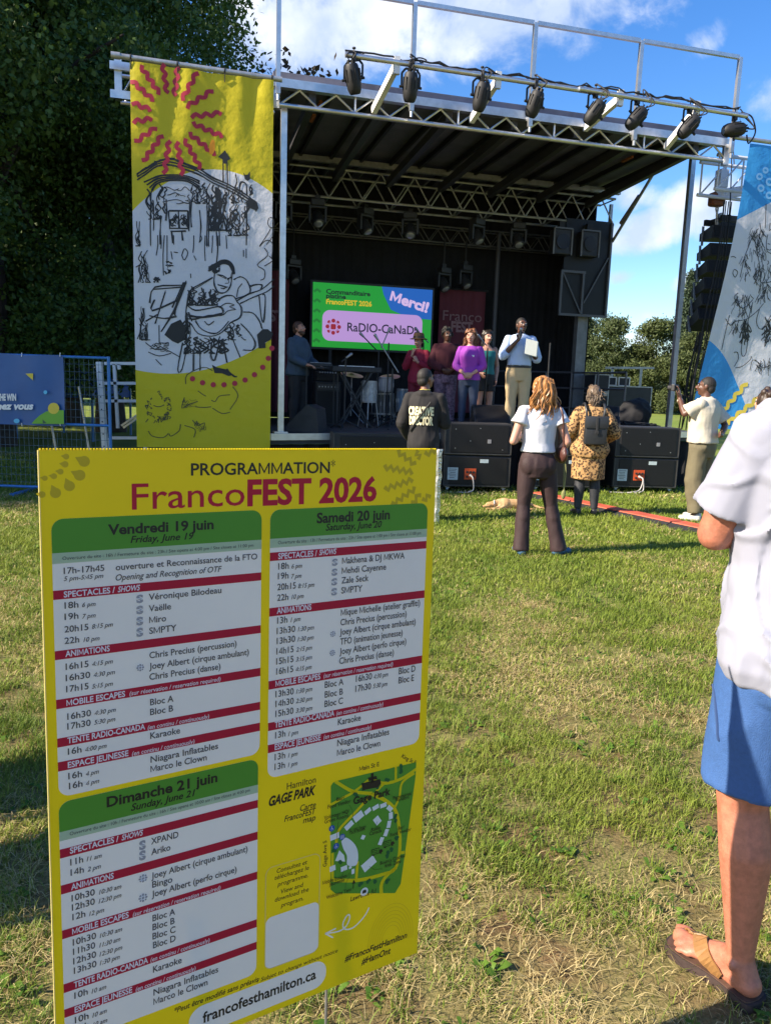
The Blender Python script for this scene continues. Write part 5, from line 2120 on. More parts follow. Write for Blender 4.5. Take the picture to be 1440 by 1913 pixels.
def sub(name, loc, rz, w, h, dp, label, group, low, plate):
    o = empty(name, loc, rz, label, 'speaker', group)
    X = Vector((math.cos(rz), math.sin(rz), 0))
    Y = Vector((-math.sin(rz), math.cos(rz), 0))
    ax = (X, Y, EZ)
    P = Vector(loc)
    z0 = .075 if low else 0.0
    q = lambda x, y, z: P + X*x + Y*y + EZ*z
    b = MB()
    b.box(q(0, dp/2, z0+(h-z0)/2), w, dp, h-z0-.006, ax, bev=.012)
    cab = b.build('cabinet', M_SUB, o)
    b = MB()
    b.box(q(.015, -.006, z0+(h-z0)/2+.01), w*.86, .012, (h-z0)*.86, ax, bev=.005)
    b.build('grille', M_GR, cab)
    b = MB()
    for sx in (-1, 1):
        b.bar(q(sx*(w/2-.012), -.003, z0+.02), q(sx*(w/2-.012), -.003, h-.02), .025, .012, up=X)
    b.bar(q(-w/2+.02, -.004, z0+.025), q(w/2-.02, -.004, z0+.025), .03, .014, up=EZ)
    b.build('corner_strip', mat('worn_dark_metal', (.07, .07, .07), .5, .6, var=.3), cab)
    if not low:
        b = MB()
        b.box(q(w*.16, -.016, h*.45), .055, .006, .06, ax)
        b.build('badge', mat('grey_badge', (.22, .22, .23), .5), cab)
        b = MB()
        for sx, sz in ((-.34, .22), (-.34, .8), (.02, .84), (.36, .2), (-.12, .45)):
            b.lathe([(.008, 0), (.008, .004)], q(w*sx, -.013, h*sz), -Y, 8)
        b.build('screw', M_STEEL, cab)
    else:
        b = MB()
        b.box(q(w*.10, -.015, h*.86), .13, .006, .055, ax)
        b.build('name_plate', M_LAB, cab)
        b = MB()
        b.box(q(-w*.36, -.015, h*.50), .16, .005, .19, ax)
        sh = b.build('paper_label', M_LAB, cab)
        b = MB()
        for k in range(6):
            b.box(q(-w*.36-.01*(k % 2), -.0195, h*.50+.07-.026*k), .12-.02*(k % 3), .002, .008, ax)
        b.build('label_print', M_SGR, sh)
        if plate:
            b = MB()
            b.box(q(-w*.10, -.016, h*.50), .18, .008, .17, ax, bev=.003)
            pl = b.build('connector_plate', mat('orange_plate', (.50, .07, .015) if plate == 1 else (.12, .012, .015), .5, var=.2), cab)
            b = MB()
            for dx, dz in ((-.05, .03), (.0, .03), (.05, .03), (-.05, -.04), (.05, -.04)):
                b.lathe([(.018, 0), (.018, .02), (.008, .02)], q(-w*.10+dx, -.02, h*.5+dz), -Y, 10)
            b.build('socket', M_BLACK, pl)
            b = MB()
            c0 = q(-w*.10, -.03, h*.47)
            b.tube(c0, c0 - Y*.05 - EZ*.01, .02, .016, n=8)
            for k in range(1 if plate == 1 else 2):
                b.path(spline([c0 - Y*.05, c0 - Y*.12 - EZ*.04 + X*.02, c0 - Y*.14 - EZ*.2 + X*(.03-.06*k), q(-w*.10-.04-.12*k, -.2, .03), q(-w*.16-.2*k, -.16, .012), q(-w*.3-.3*k, -.12, .012)], 6), .010, n=6)
            b.build('cable', mat('pale_grey_cable', (.38, .36, .35), .5), cab, smooth=True)
        for sx in (-.42, .42):
            for yy in (.08, dp-.08):
                b = MB()
                b.lathe([(.0371, -.018), (.0371, .018)], q(w*sx, yy, .038), X, 12)
                b.box(q(w*sx, yy, .068), .07, .07, .02, ax)
                b.build('castor', M_STEEL, o)
    return o


def stack(px0, px1, Y, rz, wn, labs, plate):
    a, e = at_y(px0, 860, Y), at_y(px1, 860, Y)
    x = (a.x+e.x)/2
    w = (e.x-a.x)/math.cos(rz)
    sub('subwoofer', (x, Y, 0), rz, w, .565, .5, labs[0], 'subwoofers in front of the stage', True, plate)
    sub('subwoofer', (x, Y, .565), rz, w, .50, .5, labs[1], 'subwoofers in front of the stage', False, 0)


stack(828, 955, 11.75, rad(5), 1, ('lower black subwoofer with an orange connector plate and pale label', 'upper black subwoofer standing on the one with the orange plate'), 1)
stack(994, 1120, 12.1, rad(5), 1, ('lower black subwoofer behind the leopard coat, pale label beside the handbag', 'upper black subwoofer behind the leopard coat woman'), 0)
stack(1145, 1268, 12.4, rad(4), 1, ('lower black subwoofer with dark red plate and two loose cables', 'upper black subwoofer at the right, next to the man in cream shirt'), 2)
p0, p1 = at_y(622, 830, 11.15), at_y(770, 830, 11.15)
sub('subwoofer', ((p0.x+p1.x)/2, 11.15, 0), rad(10), p1.x-p0.x, .90, .5, 'wide low black speaker cabinet behind the top edge of the yellow sign', None, False, 0)

# ================================================================== WEDGE MONITORS


def wedge(s, dd, rz, label, w=.56):
    P = st(s, dd, deckz(s))
    o = empty('floor_monitor', P, YAW+rz, label, 'speaker', 'wedge monitors on the stage floor')
    X = E1*math.cos(rz)+E2*math.sin(rz)
    Y = -E1*math.sin(rz)+E2*math.cos(rz)
    q = lambda x, y, z: P + X*x + Y*y + EZ*z
    prof = [(-.24, .0), (-.20, .36), (-.05, .42), (.26, .10), (.26, 0)]
    b = MB()
    b.prism([q(-w/2, y, z+.004) for y, z in prof], X*w)
    c = b.build('cabinet', M_SUB, o)
    n = (q(0, .26, .1)-q(0, -.05, .42)).normalized()
    up = X.cross(n).normalized()
    if up.z < 0:
        up = -up
    b = MB()
    b.box((q(0, .26, .1)+q(0, -.05, .42))/2 + up*.012, w*.9, .40, .018, (X, n, up), bev=.006)
    b.build('grille', M_GR, c)
    for sx in (-1, 1):
        b = MB()
        b.box(q(sx*(w/2+.004), -.03, .25), .01, .14, .04, (X, Y, EZ))
        b.build('handle', M_RUB, c)
    return o


s_, z_ = sp(577, 802, .35)
wedge(s_, .42, 1.15, 'wedge monitor on the left part of the stage floor, by the mic stands')
s_, z_ = sp(915, 780, .45)
wedge(s_, .45, 3.0, 'wedge monitor between the woman in purple and the man in blue shirt', .6)
s_, z_ = sp(1122, 780, .5)
wedge(s_, .5, 2.7, 'wedge monitor behind the shoulder of the leopard coat woman', .6)

# ================================================================== LOUDSPEAKER COLUMN


def la_cab(c, w, h, dp, yaw, tilt, label):
    o = empty('line_array_speaker', c, YAW+yaw, label, 'speaker', 'hung column of loudspeakers right of the stage')
    R = Matrix.Rotation(YAW+yaw, 3, 'Z') @ Matrix.Rotation(tilt, 3, 'X')
    X, Y, Z = R @ Vector((1, 0, 0)), R @ Vector((0, 1, 0)), R @ Vector((0, 0, 1))
    c = Vector(c)
    q = lambda x, y, z: c + X*x + Y*y + Z*z
    b = MB()
    prof = [(-dp/2, -h*.5), (-dp/2, h*.5), (dp/2, h*.30), (dp/2, -h*.30)]
    b.prism([q(-w/2, y, z) for y, z in prof], X*w)
    cab = b.build('cabinet', M_SUB, o)
    b = MB()
    b.box(q(0, -dp/2-.008, 0), w*.94, .016, h*.86, (X, Y, Z))
    b.build('grille', M_GR, cab)
    b = MB()
    for sx in (-1, 1):
        b.bar(q(sx*(w/2+.006), dp*.22, -h*.75), q(sx*(w/2+.006), dp*.22, h*.75), .02, .04, up=X)
    b.build('rigging', M_STEEL, cab)
    return o


ys = [436, 471, 504, 538, 569, 598]
ord_ = ['topmost', 'second', 'third', 'fourth', 'fifth', 'lowest']
LD = .9
for i, y in enumerate(ys):
    xl = 1322-(i*5.2)
    s, z = sp(xl, y, LD)
    til = rad(-2-4.5*i)
    la_cab(st(s+.52, LD, z), 1.0, .225, .52, -.22, til, ['topmost cabinet of the hung black loudspeaker column', 'second cabinet from the top of the hung loudspeaker column', 'third cabinet from the top of the hung loudspeaker column', 'fourth cabinet from the top of the hung loudspeaker column', 'fifth cabinet of the hung loudspeaker column, just above the lowest', 'lowest cabinet of the hung black loudspeaker column, tilted down'][i])
s, z = sp(1335, 412, LD)
lf = empty('lifting_frame', st(s+.4, LD, z), YAW, 'black steel lifting frame on top of the loudspeaker column', 'frame')
b = MB()
for dd in (-.22, .22):
    b.bar(st(s-.05, LD+dd, z), st(s+.95, LD+dd, z), .06, .10, up=EZ)
b.bar(st(s+.1, LD-.25, z+.02), st(s+.1, LD+.25, z+.02), .06, .08, up=EZ)
b.bar(st(s+.8, LD-.25, z+.02), st(s+.8, LD+.25, z+.02), .06, .08, up=EZ)
b.build('beam', M_BLACK, lf)
b = MB()
b.lathe([(.05, -.03), (.05, .03)], st(s+.1, LD, z+.09), E2, 10)
b.build('shackle', M_STEEL, lf)
s, z = sp(1338, 373, LD)
hoist = empty('chain_hoist', st(s, LD, z), YAW, 'orange brown chain hoist with chains above the loudspeaker column', 'hoist')
b = MB()
b.box(st(s, LD, z), .26, .2, .24, AX, bev=.045)
b.build('motor', mat('orange_brown_paint', (.23, .075, .025), .45, var=.3, vscale=12), hoist)


def chain(mb, p0, p1, r=.012, k=.055):
    p0, p1 = Vector(p0), Vector(p1)
    n = max(2, int((p1-p0).length/k))
    X, Y, Z = basis(p1-p0)
    for i in range(n):
        c = p0.lerp(p1, (i+.5)/n)
        a = X if i % 2 else Y
        pts = [c + a*(.02*math.cos(t)) + Z*(k*.62*math.sin(t)) for t in [2*pi*j/6 for j in range(7)]]
        mb.path(pts, r*.55, n=4, caps=False)


zt = 5.15
b = MB()
b.path(spline([st(s, LD, z+.12), st(s+.03, LD, z+.2), st(s-.02, LD, z+.26), st(s, LD, z+.32)], 4), .022, n=6)
chain(b, st(s, LD, z+.3), st(s+.02, LD, zt), .03, .1)
chain(b, st(s+.02, LD, z-.1), st(s+.05, LD, z-.42), .03, .1)
b.build('hook', M_STEEL, hoist, smooth=True)
b = MB()
for k, (dx, lo, bow) in enumerate(((-.09, 1.4, .1), (-.05, 1.35, .05), (.06, 1.3, -.03), (.0, 1.32, .02))):
    pts = [st(s+dx, LD-.33, z-.1), st(s+dx-.02, LD-.33, z-1.0), st(s+dx-.08-bow, LD-.33, z-2.2), st(s+dx-.2-bow, LD-.33, lo)]
    b.path(spline(pts, 6), .010 if k else .014, n=5)
b.path(spline([st(s+.22, LD-.1, 5.6), st(s+.13, LD-.1, z+.9), st(s+.06, LD-.3, z-.3), st(s+.0, LD-.33, z-2.0), st(s-.22, LD-.33, 1.3)], 6), .011, n=5)
b.build('chain', mat('dark_chain', (.05, .05, .05), .5, .6), hoist, smooth=True)
# pile of cable and the drop of cable tails below the column
b = MB()
rr = random.Random(4)
for k in range(9):
    s0_, z0_ = sp(1300+rr.uniform(-10, 14), 640, LD)
    b.path(spline([st(s0_+.1, LD, z0_+.2), st(s0_+rr.uniform(-.1, .1), LD+rr.uniform(-.1, .1), 1.9), st(s0_+rr.uniform(-.2, .1), LD, .9+rr.uniform(0, .4))], 5), .012, n=5)
tag(b.build('cable_bundle', M_RUB, smooth=True), 'bundle of thin black cables hanging below the loudspeaker column', 'cable')

# ================================================================== CASES AND COVERS AT THE RIGHT
M_CASE = mat('black_case_board', (.022, .023, .026), .5, var=.3, vscale=5)


def road_case(c, w, dp, h, rz, label, group=None, open_front=False):
    o = empty('flight_case', c, rz, label, 'case', group)
    R = Matrix.Rotation(rz, 3, 'Z')
    X, Y = R @ Vector((1, 0, 0)), R @ Vector((0, 1, 0))
    C = Vector(c)
    q = lambda x, y, z: C + X*x + Y*y + EZ*z
    b = MB()
    b.box(q(0, 0, h/2), w, dp, h, (X, Y, EZ))
    body = b.build('shell', M_CASE, o)
    b = MB()
    e = .022
    for sx in (-1, 1):
        for sy in (-1, 1):
            b.bar(q(sx*w/2, sy*dp/2, 0), q(sx*w/2, sy*dp/2, h), e, e, up=X)
    for z in (0.0, h, h*.7):
        for sy in (-1, 1):
            b.bar(q(-w/2, sy*dp/2, z), q(w/2, sy*dp/2, z), e, e, up=EZ)
        for sx in (-1, 1):
            b.bar(q(sx*w/2, -dp/2, z), q(sx*w/2, dp/2, z), e, e, up=EZ)
    b.build('edging', M_ALU2, body)
    b = MB()
    for sx in (-.28, .28):
        b.box(q(w*sx, -dp/2-.012, h*.7), .09, .012, .1, (X, Y, EZ))
    b.build('latch', M_STEEL, body)
    return o


def placed_case(x0, x1, ytop, Y, h, dp, label, z0=None):
    a, e = at_y(x0, ytop, Y), at_y(x1, ytop, Y)
    top = (a.z+e.z)/2
    return road_case(((a.x+e.x)/2, Y+dp/2, top-h), e.x-a.x, dp, h, rad(8), label)


Yc = 17.2
big = at_y(1160, 706, Yc).z
placed_case(1120, 1215, 722, Yc, at_y(1160, 722, Yc).z, .8, 'big black flight case with bright metal edges right of the stage')
zz = at_y(1160, 722, Yc).z
for (x0, x1, lab) in ((1127, 1150, 'small open metal rack frame on the big flight case, left one'), (1155, 1175, 'small open metal rack frame on the big flight case, right one')):
    a, e = at_y(x0, 715, Yc+.2), at_y(x1, 715, Yc+.2)
    o = empty('rack_frame', ((a.x+e.x)/2, Yc+.4, zz), 0, lab, 'rack', 'rack frames on the flight case')
    w = e.x-a.x
    b = MB()
    for sx in (-1, 1):
        b.bar(((a.x+e.x)/2+sx*w/2, Yc+.2, zz+.02), ((a.x+e.x)/2+sx*w/2, Yc+.2, zz+.2), .025, .025)
    for z in (.02, .2):
        b.bar((a.x, Yc+.2, zz+z), (e.x, Yc+.2, zz+z), .025, .025)
    b.build('frame', M_ALU, o)
    b = MB()
    b.box(((a.x+e.x)/2, Yc+.42, zz+.105), w*.96, .4, .19)
    b.build('shell', M_CASE, o)
placed_case(1108, 1135, 700, 16.4, 1.3, .6, 'dark upright flight case beside the silver stage post')
# loading rail behind the cases
a, e = at_y(1130, 687, 18.5), at_y(1205, 687, 18.5)
o = empty('guard_rail', (a.x, 18.5, 0), 0, 'grey steel guard rail behind the flight cases', 'railing')
b = MB()
for t in (0.18, .9):
    x = a.x+(e.x-a.x)*t
    b.bar((x, 18.5, 0), (x, 18.5, a.z), .05, .05)
b.build('post', M_ALU2, o)
b = MB()
for dz in (0, -.5):
    b.bar((a.x, 18.5, a.z+dz), (e.x+.2, 18.5, e.z+dz), .05, .05, up=EZ)
b.build('rail', M_ALU2, o)
# black cover heaped on the deck
s, z = sp(1195, 770, 1.2)
b = MB()
for (ds, dd, h, rx, ry, rz_) in ((0, .1, .16, .50, .3, .20), (-.25, .15, .14, .35, .26, .2), (.22, .05, .26, .32, .3, .27), (.36, .1, .30, .22, .25, .27), (-.45, .1, .07, .25, .2, .12)):
    b.ell(st(6.62+ds, 1.15+dd, deckz(6.6)+h-.02), (rx, ry, rz_))
me = voxel(b, .03, 2, 'black_cover', (.035, (5, 5, 5)))
o = tag(link_mesh('black_cover', me, M_BLACKC, smooth=True), 'crumpled black cover heaped on the right front of the stage', 'cover')
b = MB()
rr = random.Random(9)
for k in range(7):
    pts = [st(6.2+rr.uniform(0, .7), .35+rr.uniform(0, .6), deckz(6.4)+.015+rr.uniform(0, .12)) for _ in range(6)]
    b.path(spline(pts, 6), .014, n=5)
tag(b.build('cable_pile', M_RUB, smooth=True), 'loose pile of black cables in front of the heaped cover', 'cable')

# ================================================================== INSTRUMENTS AND STANDS


def on_deck(x, y, dd):
    s, z = sp(x, y, dd)
    return s, dd, z


# keyboard on crossed legs
KD = 1.5
sk0, zk = sp(632, 689, KD)
sk1, _ = sp(696, 689, KD)
kb = empty('keyboard', st((sk0+sk1)/2, KD, deckz(1.5)), YAW, 'electronic keyboard on a crossed black stand below the video screen', 'keyboard')
b = MB()
b.box(st((sk0+sk1)/2, KD, zk), sk1-sk0+.25, .30, .09, AX, bev=.01)
k_ = b.build('keyboard_body', M_BLACK, kb)
b = MB()
b.box(st((sk0+sk1)/2, KD-.07, zk+.05), sk1-sk0, .13, .012, AX)
b.build('keys', M_WHITE, k_)
for sg_ in (-1, 1):
    b = MB()
    m_ = (sk0+sk1)/2
    for dd in (-.12, .12):
        b.bar(st(m_-sg_*.26, KD+dd, deckz(1.5)+.02), st(m_+sg_*.26, KD+dd, zk-.04), .03, .03)
    b.bar(st(m_-sg_*.26, KD-.25, deckz(1.5)+.02), st(m_-sg_*.26, KD+.25, deckz(1.5)+.02), .03, .03, up=EZ)
    b.build('leg', M_BLACK, kb)


def drum(x0, x1, yt, yb, dd, label, m, tilt=0.0, legs=3):
    a, zt_ = sp(x0, yt, dd)
    e, _ = sp(x1, yt, dd)
    _, zb_ = sp(x0, yb, dd)
    c, r = (a+e)/2, (e-a)/2
    o = empty('drum', st(c, dd, deckz(c)), YAW, label, 'drum')
    b = MB()
    b.lathe([(r, 0), (r, zt_-zb_)], st(c, dd, zb_), EZ, 24)
    sh = b.build('shell', m, o, smooth=True)
    b = MB()
    for z in (zb_, zt_):
        b.lathe([(r*1.0, -.016), (r*1.06, -.016), (r*1.06, .016), (r*1.0, .016)], st(c, dd, z), EZ, 24)
    b.build('hoop', M_STEEL, sh, smooth=True)
    b = MB()
    b.lathe([(.001, 0), (r, 0), (r, .006), (.001, .006)], st(c, dd, zt_+.012), EZ, 24)
    b.build('head', M_WHITE, sh, smooth=True)
    b = MB()
    for k in range(8):
        t = 2*pi*k/8
        p = st(c, dd, 0) + Vector((math.cos(t), math.sin(t), 0))*(r*1.03)
        b.tube(p+EZ*zb_, p+EZ*zt_, .008, n=6)
        b.box(p+EZ*((zb_+zt_)/2), .02, .02, .07)
    b.build('lug', M_STEEL, sh)
    for k in range(legs):
        t = 2*pi*k/legs+.5
        p = st(c, dd, 0) + Vector((math.cos(t), math.sin(t), 0))*r
        b = MB()
        b.tube(p+EZ*(zb_+.1), p+Vector((math.cos(t), math.sin(t), 0))*.08+EZ*deckz(c), .011, n=6)
        b.build('leg', M_STEEL, o)
    return o


drum(676, 703, 713, 750, 1.6, 'pale silver drum on thin legs beside the keyboard stand', mat('silver_drum_shell', (.32, .34, .37), .35, .3, var=.3, vscale=18))
drum(742, 764, 728, 768, 2.6, 'pale blue drum partly hidden behind the man in black hoodie', mat('blue_drum_shell', (.18, .25, .32), .4, .1, var=.2))


def cymbal(x, y, yb, dd, r, label, tilt):
    s, z = sp(x, y, dd)
    o = empty('cymbal_stand', st(s, dd, deckz(s)), YAW, label, 'cymbal')
    b = MB()
    b.tube(st(s, dd, deckz(s)+.15), st(s, dd, z+.02), .012, n=8)
    b.build('pole', M_STEEL, o)
    for k in range(3):
        t = 2*pi*k/3
        b = MB()
        b.tube(st(s, dd, deckz(s)+.3), st(s, dd, deckz(s)+.012)+Vector((math.cos(t), math.sin(t), 0))*.25, .010, n=6)
        b.build('leg', M_STEEL, o)
    b = MB()
    b.lathe([(.001, .03), (.03, .028), (.05, .016), (r*.6, .008), (r, 0), (r, -.003), (r*.6, .004), (.05, .011), (.001, .024)], st(s, dd, z), EZ+E1*tilt-E2*.25, 28)
    b.build('cymbal', mat('dull_brass', (.42, .32, .13), .35, .9, var=.15), o, True)


cymbal(657, 700, 770, 2.7, .22, 'brass cymbal on a thin stand behind the keyboard', .1)
cymbal(728, 704, 770, 2.9, .20, 'brass cymbal on a thin stand between the pale drum and the person in red', -.15)
drum(706, 734, 706, 730, 2.7, 'shallow pale drum on a stand between the two cymbals', mat('pale_drum_shell', (.40, .40, .42), .3, .2, var=.2))
drum(690, 734, 735, 772, 3.0, 'wide dark bass drum standing low behind the pale drum', mat('dark_drum_shell', (.05, .06, .075), .3, .2, var=.2))


def mic_stand(x, yb, dd, ytop, label, boom=None):
    s, _ = sp(x, yb, dd)
    _, zt_ = sp(x, ytop, dd)
    z0_ = deckz(s)
    o = empty('microphone_stand', st(s, dd, z0_), YAW, label, 'microphone stand')
    b = MB()
    b.tube(st(s, dd, z0_+.12), st(s, dd, zt_), .013, n=8)
    b.build('pole', M_BLACK, o)
    for k in range(3):
        t = 2*pi*k/3+.4
        b = MB()
        b.tube(st(s, dd, z0_+.16), st(s, dd, z0_+.012)+Vector((math.cos(t), math.sin(t), 0))*.3, .011, n=6)
        b.build('leg', M_BLACK, o)
    if boom:
        (xa, ya), (xb, yb2) = boom
        p, r = sp(xa, ya, dd-.05), sp(xb, yb2, dd-.05)
        b = MB()
        b.tube(st(p[0], dd-.05, p[1]), st(r[0], dd-.05, r[1]), .011, n=8)
        bo = b.build('boom', M_STEEL if x > 720 else M_BLACK, o)
        b = MB()
        d_ = (st(p[0], 0, p[1])-st(r[0], 0, r[1])).normalized()
        e_ = st(p[0], dd-.05, p[1])
        b.cap(e_, e_+d_*.09, .016, .026, 10)
        b.build('microphone', M_STEEL, bo, smooth=True)
    return o


mic_stand(643, 790, 1.0, 665, 'microphone stand with a low straight pole, left of the keyboard', ((648, 668), (638, 676)))
mic_stand(730, 785, .9, 688, 'microphone stand whose long pale boom crosses the video screen', ((706, 635), (744, 696)))
mic_stand(704, 770, 2.2, 655, 'dark microphone stand seen against the video screen, boom to the left', ((680, 630), (705, 656)))
mic_stand(722, 770, 2.4, 640, 'thin upright microphone stand seen against the screen', ((724, 622), (712, 650)))
mic_stand(904, 775, .95, 650, 'microphone stand in front of the woman in teal top', ((899, 634), (909, 646)))
mic_stand(1018, 782, 1.3, 640, 'bare straight microphone stand right of the man in blue shirt')
# guitar neck in front of the screen edge
s, z = sp(790, 645, 2.6)
o = mic_stand(786, 770, 2.6, 640, 'dark stand at the right edge of the video screen', ((782, 620), (800, 640)))


def amp(x0, x1, yt, dd, label, yb=None):
    a, zt_ = sp(x0, yt, dd)
    e, _ = sp(x1, yt, dd)
    z0_ = deckz(a)
    if yb:
        z0_ = sp(x0, yb, dd)[1]
    o = empty('amplifier', st((a+e)/2, dd, z0_), YAW, label, 'amplifier')
    b = MB()
    b.box(st((a+e)/2, dd+.18, (zt_+z0_)/2), e-a, .36, zt_-z0_, AX, bev=.012)
    c = b.build('cabinet', M_SUB, o)
    b = MB()
    b.box(st((a+e)/2, dd-.004, z0_+(zt_-z0_)*.42), (e-a)*.88, .012, (zt_-z0_)*.72, AX)
    b.build('grille', M_GR, c)
    b = MB()
    b.box(st((a+e)/2, dd-.006, zt_-(zt_-z0_)*.12), (e-a)*.86, .014, (zt_-z0_)*.13, AX)
    pn = b.build('control_panel', mat('dark_panel', (.05, .05, .055), .4, .4), c)
    b = MB()
    for k in range(7):
        b.lathe([(.016, 0), (.013, .02)], st(a+(e-a)*(.14+.12*k), dd-.014, zt_-(zt_-z0_)*.12), -E2, 8)
    b.build('knob', M_STEEL, pn)


amp(590, 637, 712, 2.3, 'large black amplifier cabinet between the bearded man and the keyboard')
amp(592, 632, 693, 2.3, 'amplifier head standing on the large amplifier cabinet', 711)
# table with the mixer before the man at the left
s, z = sp(600, 684, 1.75)
o = empty('mixer_table', st(s, 1.75, deckz(s)), YAW, 'small black table with a mixer in front of the bearded man', 'table')
b = MB()
b.box(st(s, 1.78, z-.03), .62, .42, .03, AX)
b.build('table_top', M_BLACK, o)
for sx in (-.27, .27):
    for sy in (-.17, .17):
        b = MB()
        b.bar(st(s+sx, 1.78+sy, deckz(s)), st(s+sx, 1.78+sy, z-.045), .025, .025)
        b.build('leg', M_BLACK, o)
o = empty('mixer', st(s-.05, 1.75, z-.012), YAW, 'slim mixer with a pale top edge on the small table', 'mixer')
b = MB()
b.box(st(s-.03, 1.76, z+.02), .40, .28, .06, AX, bev=.01)
mx_ = b.build('mixer_case', M_BLACK, o)
b = MB()
b.box(st(s-.03, 1.74, z+.053), .36, .2, .006, AX)
b.build('control_panel', mat('pale_panel', (.35, .37, .4), .4, .3), mx_)
# cable ramp across the lawn
b = MB()
pA, pB = on_z(1000, 926, 0), on_z(1400, 1012, 0)
pB = pA + (pB-pA)*1.7
dirv = (pB-pA).normalized()
nrm = Vector((-dirv.y, dirv.x, 0))
Lr = (pB-pA).length
nseg = int(Lr/.9)
ramp = empty('cable_ramp', pA, 0, 'long orange topped cable ramp with black edges lying across the lawn', 'cable ramp')
for i in range(nseg):
    a, e = pA+dirv*(Lr*i/nseg+.006), pA+dirv*(Lr*(i+1)/nseg-.006)
    b = MB()
    b.prism([a+nrm*y+EZ*z for y, z in ((-.24, .002), (-.12, .05), (.12, .05), (.24, .002))], e-a)
    sgm = b.build('segment', M_RUB, ramp)
    b = MB()
    b.prism([a+dirv*.01+nrm*y+EZ*z for y, z in ((-.115, .051), (-.11, .062), (.11, .062), (.115, .051))], (e-a)-dirv*.02)
    b.build('lid', mat('orange_lid', (.52, .10, .05), .55, var=.25, vscale=4), sgm)
# silver slotted post beside the sign
p = on_z(815, 978, 0)
o = empty('slotted_post', p, 0, 'short silver slotted post wrapped in foil, standing on the grass right behind the sign', 'post')
b = MB()
zt_ = at_y(818, 839, p.y).z
n = 14
R_ = []
for i in range(n+1):
    t = i/n
    j = .006*math.sin(i*2.3)+.004*math.sin(i*5.1)
    R_.append([Vector((p.x+x+j, p.y+y+j*.6, zt_*t)) for x, y in ((-.036, 0), (-.01, -.03), (.03, -.012), (.034, .02), (0, .03))])
b.rings(R_)
sp_ = b.build('post', mat('silver_foil', (.62, .64, .66), .25, .8, var=.15, bump=.5, bscale=40), o)
b = MB()
for k in range(6):
    b.lathe([(.007, 0), (.007, .003)], Vector((p.x+.012, p.y-.036, zt_*(.97-.075*k))), Vector((.4, -1, 0)), 8)
b.build('hole_print', M_BLACK, sp_)
# ================================================================== PEOPLE
SKIN = {'light': mat('light_skin', (.52, .27, .19), .5, var=.08, vscale=25, subs=.08), 'tan': mat('sunburnt_skin', (.39, .145, .088), .5, var=.22, vscale=45, subs=.06, bump=.12, bscale=220),
        'brown': mat('brown_skin', (.10, .045, .028), .45, var=.1, vscale=25), 'mid': mat('mid_brown_skin', (.19, .085, .05), .48, var=.1, vscale=25)}
M_EYE = mat('eye_white', (.55, .53, .5), .3)
M_PUP = mat('eye_dark', (.02, .013, .01), .25)
M_LIP = mat('lip_skin', (.34, .085, .075), .45)
M_LIPD = mat('dark_lip_skin', (.12, .04, .035), .45)


def lerp(a, b, t):
    return a + (b-a)*t


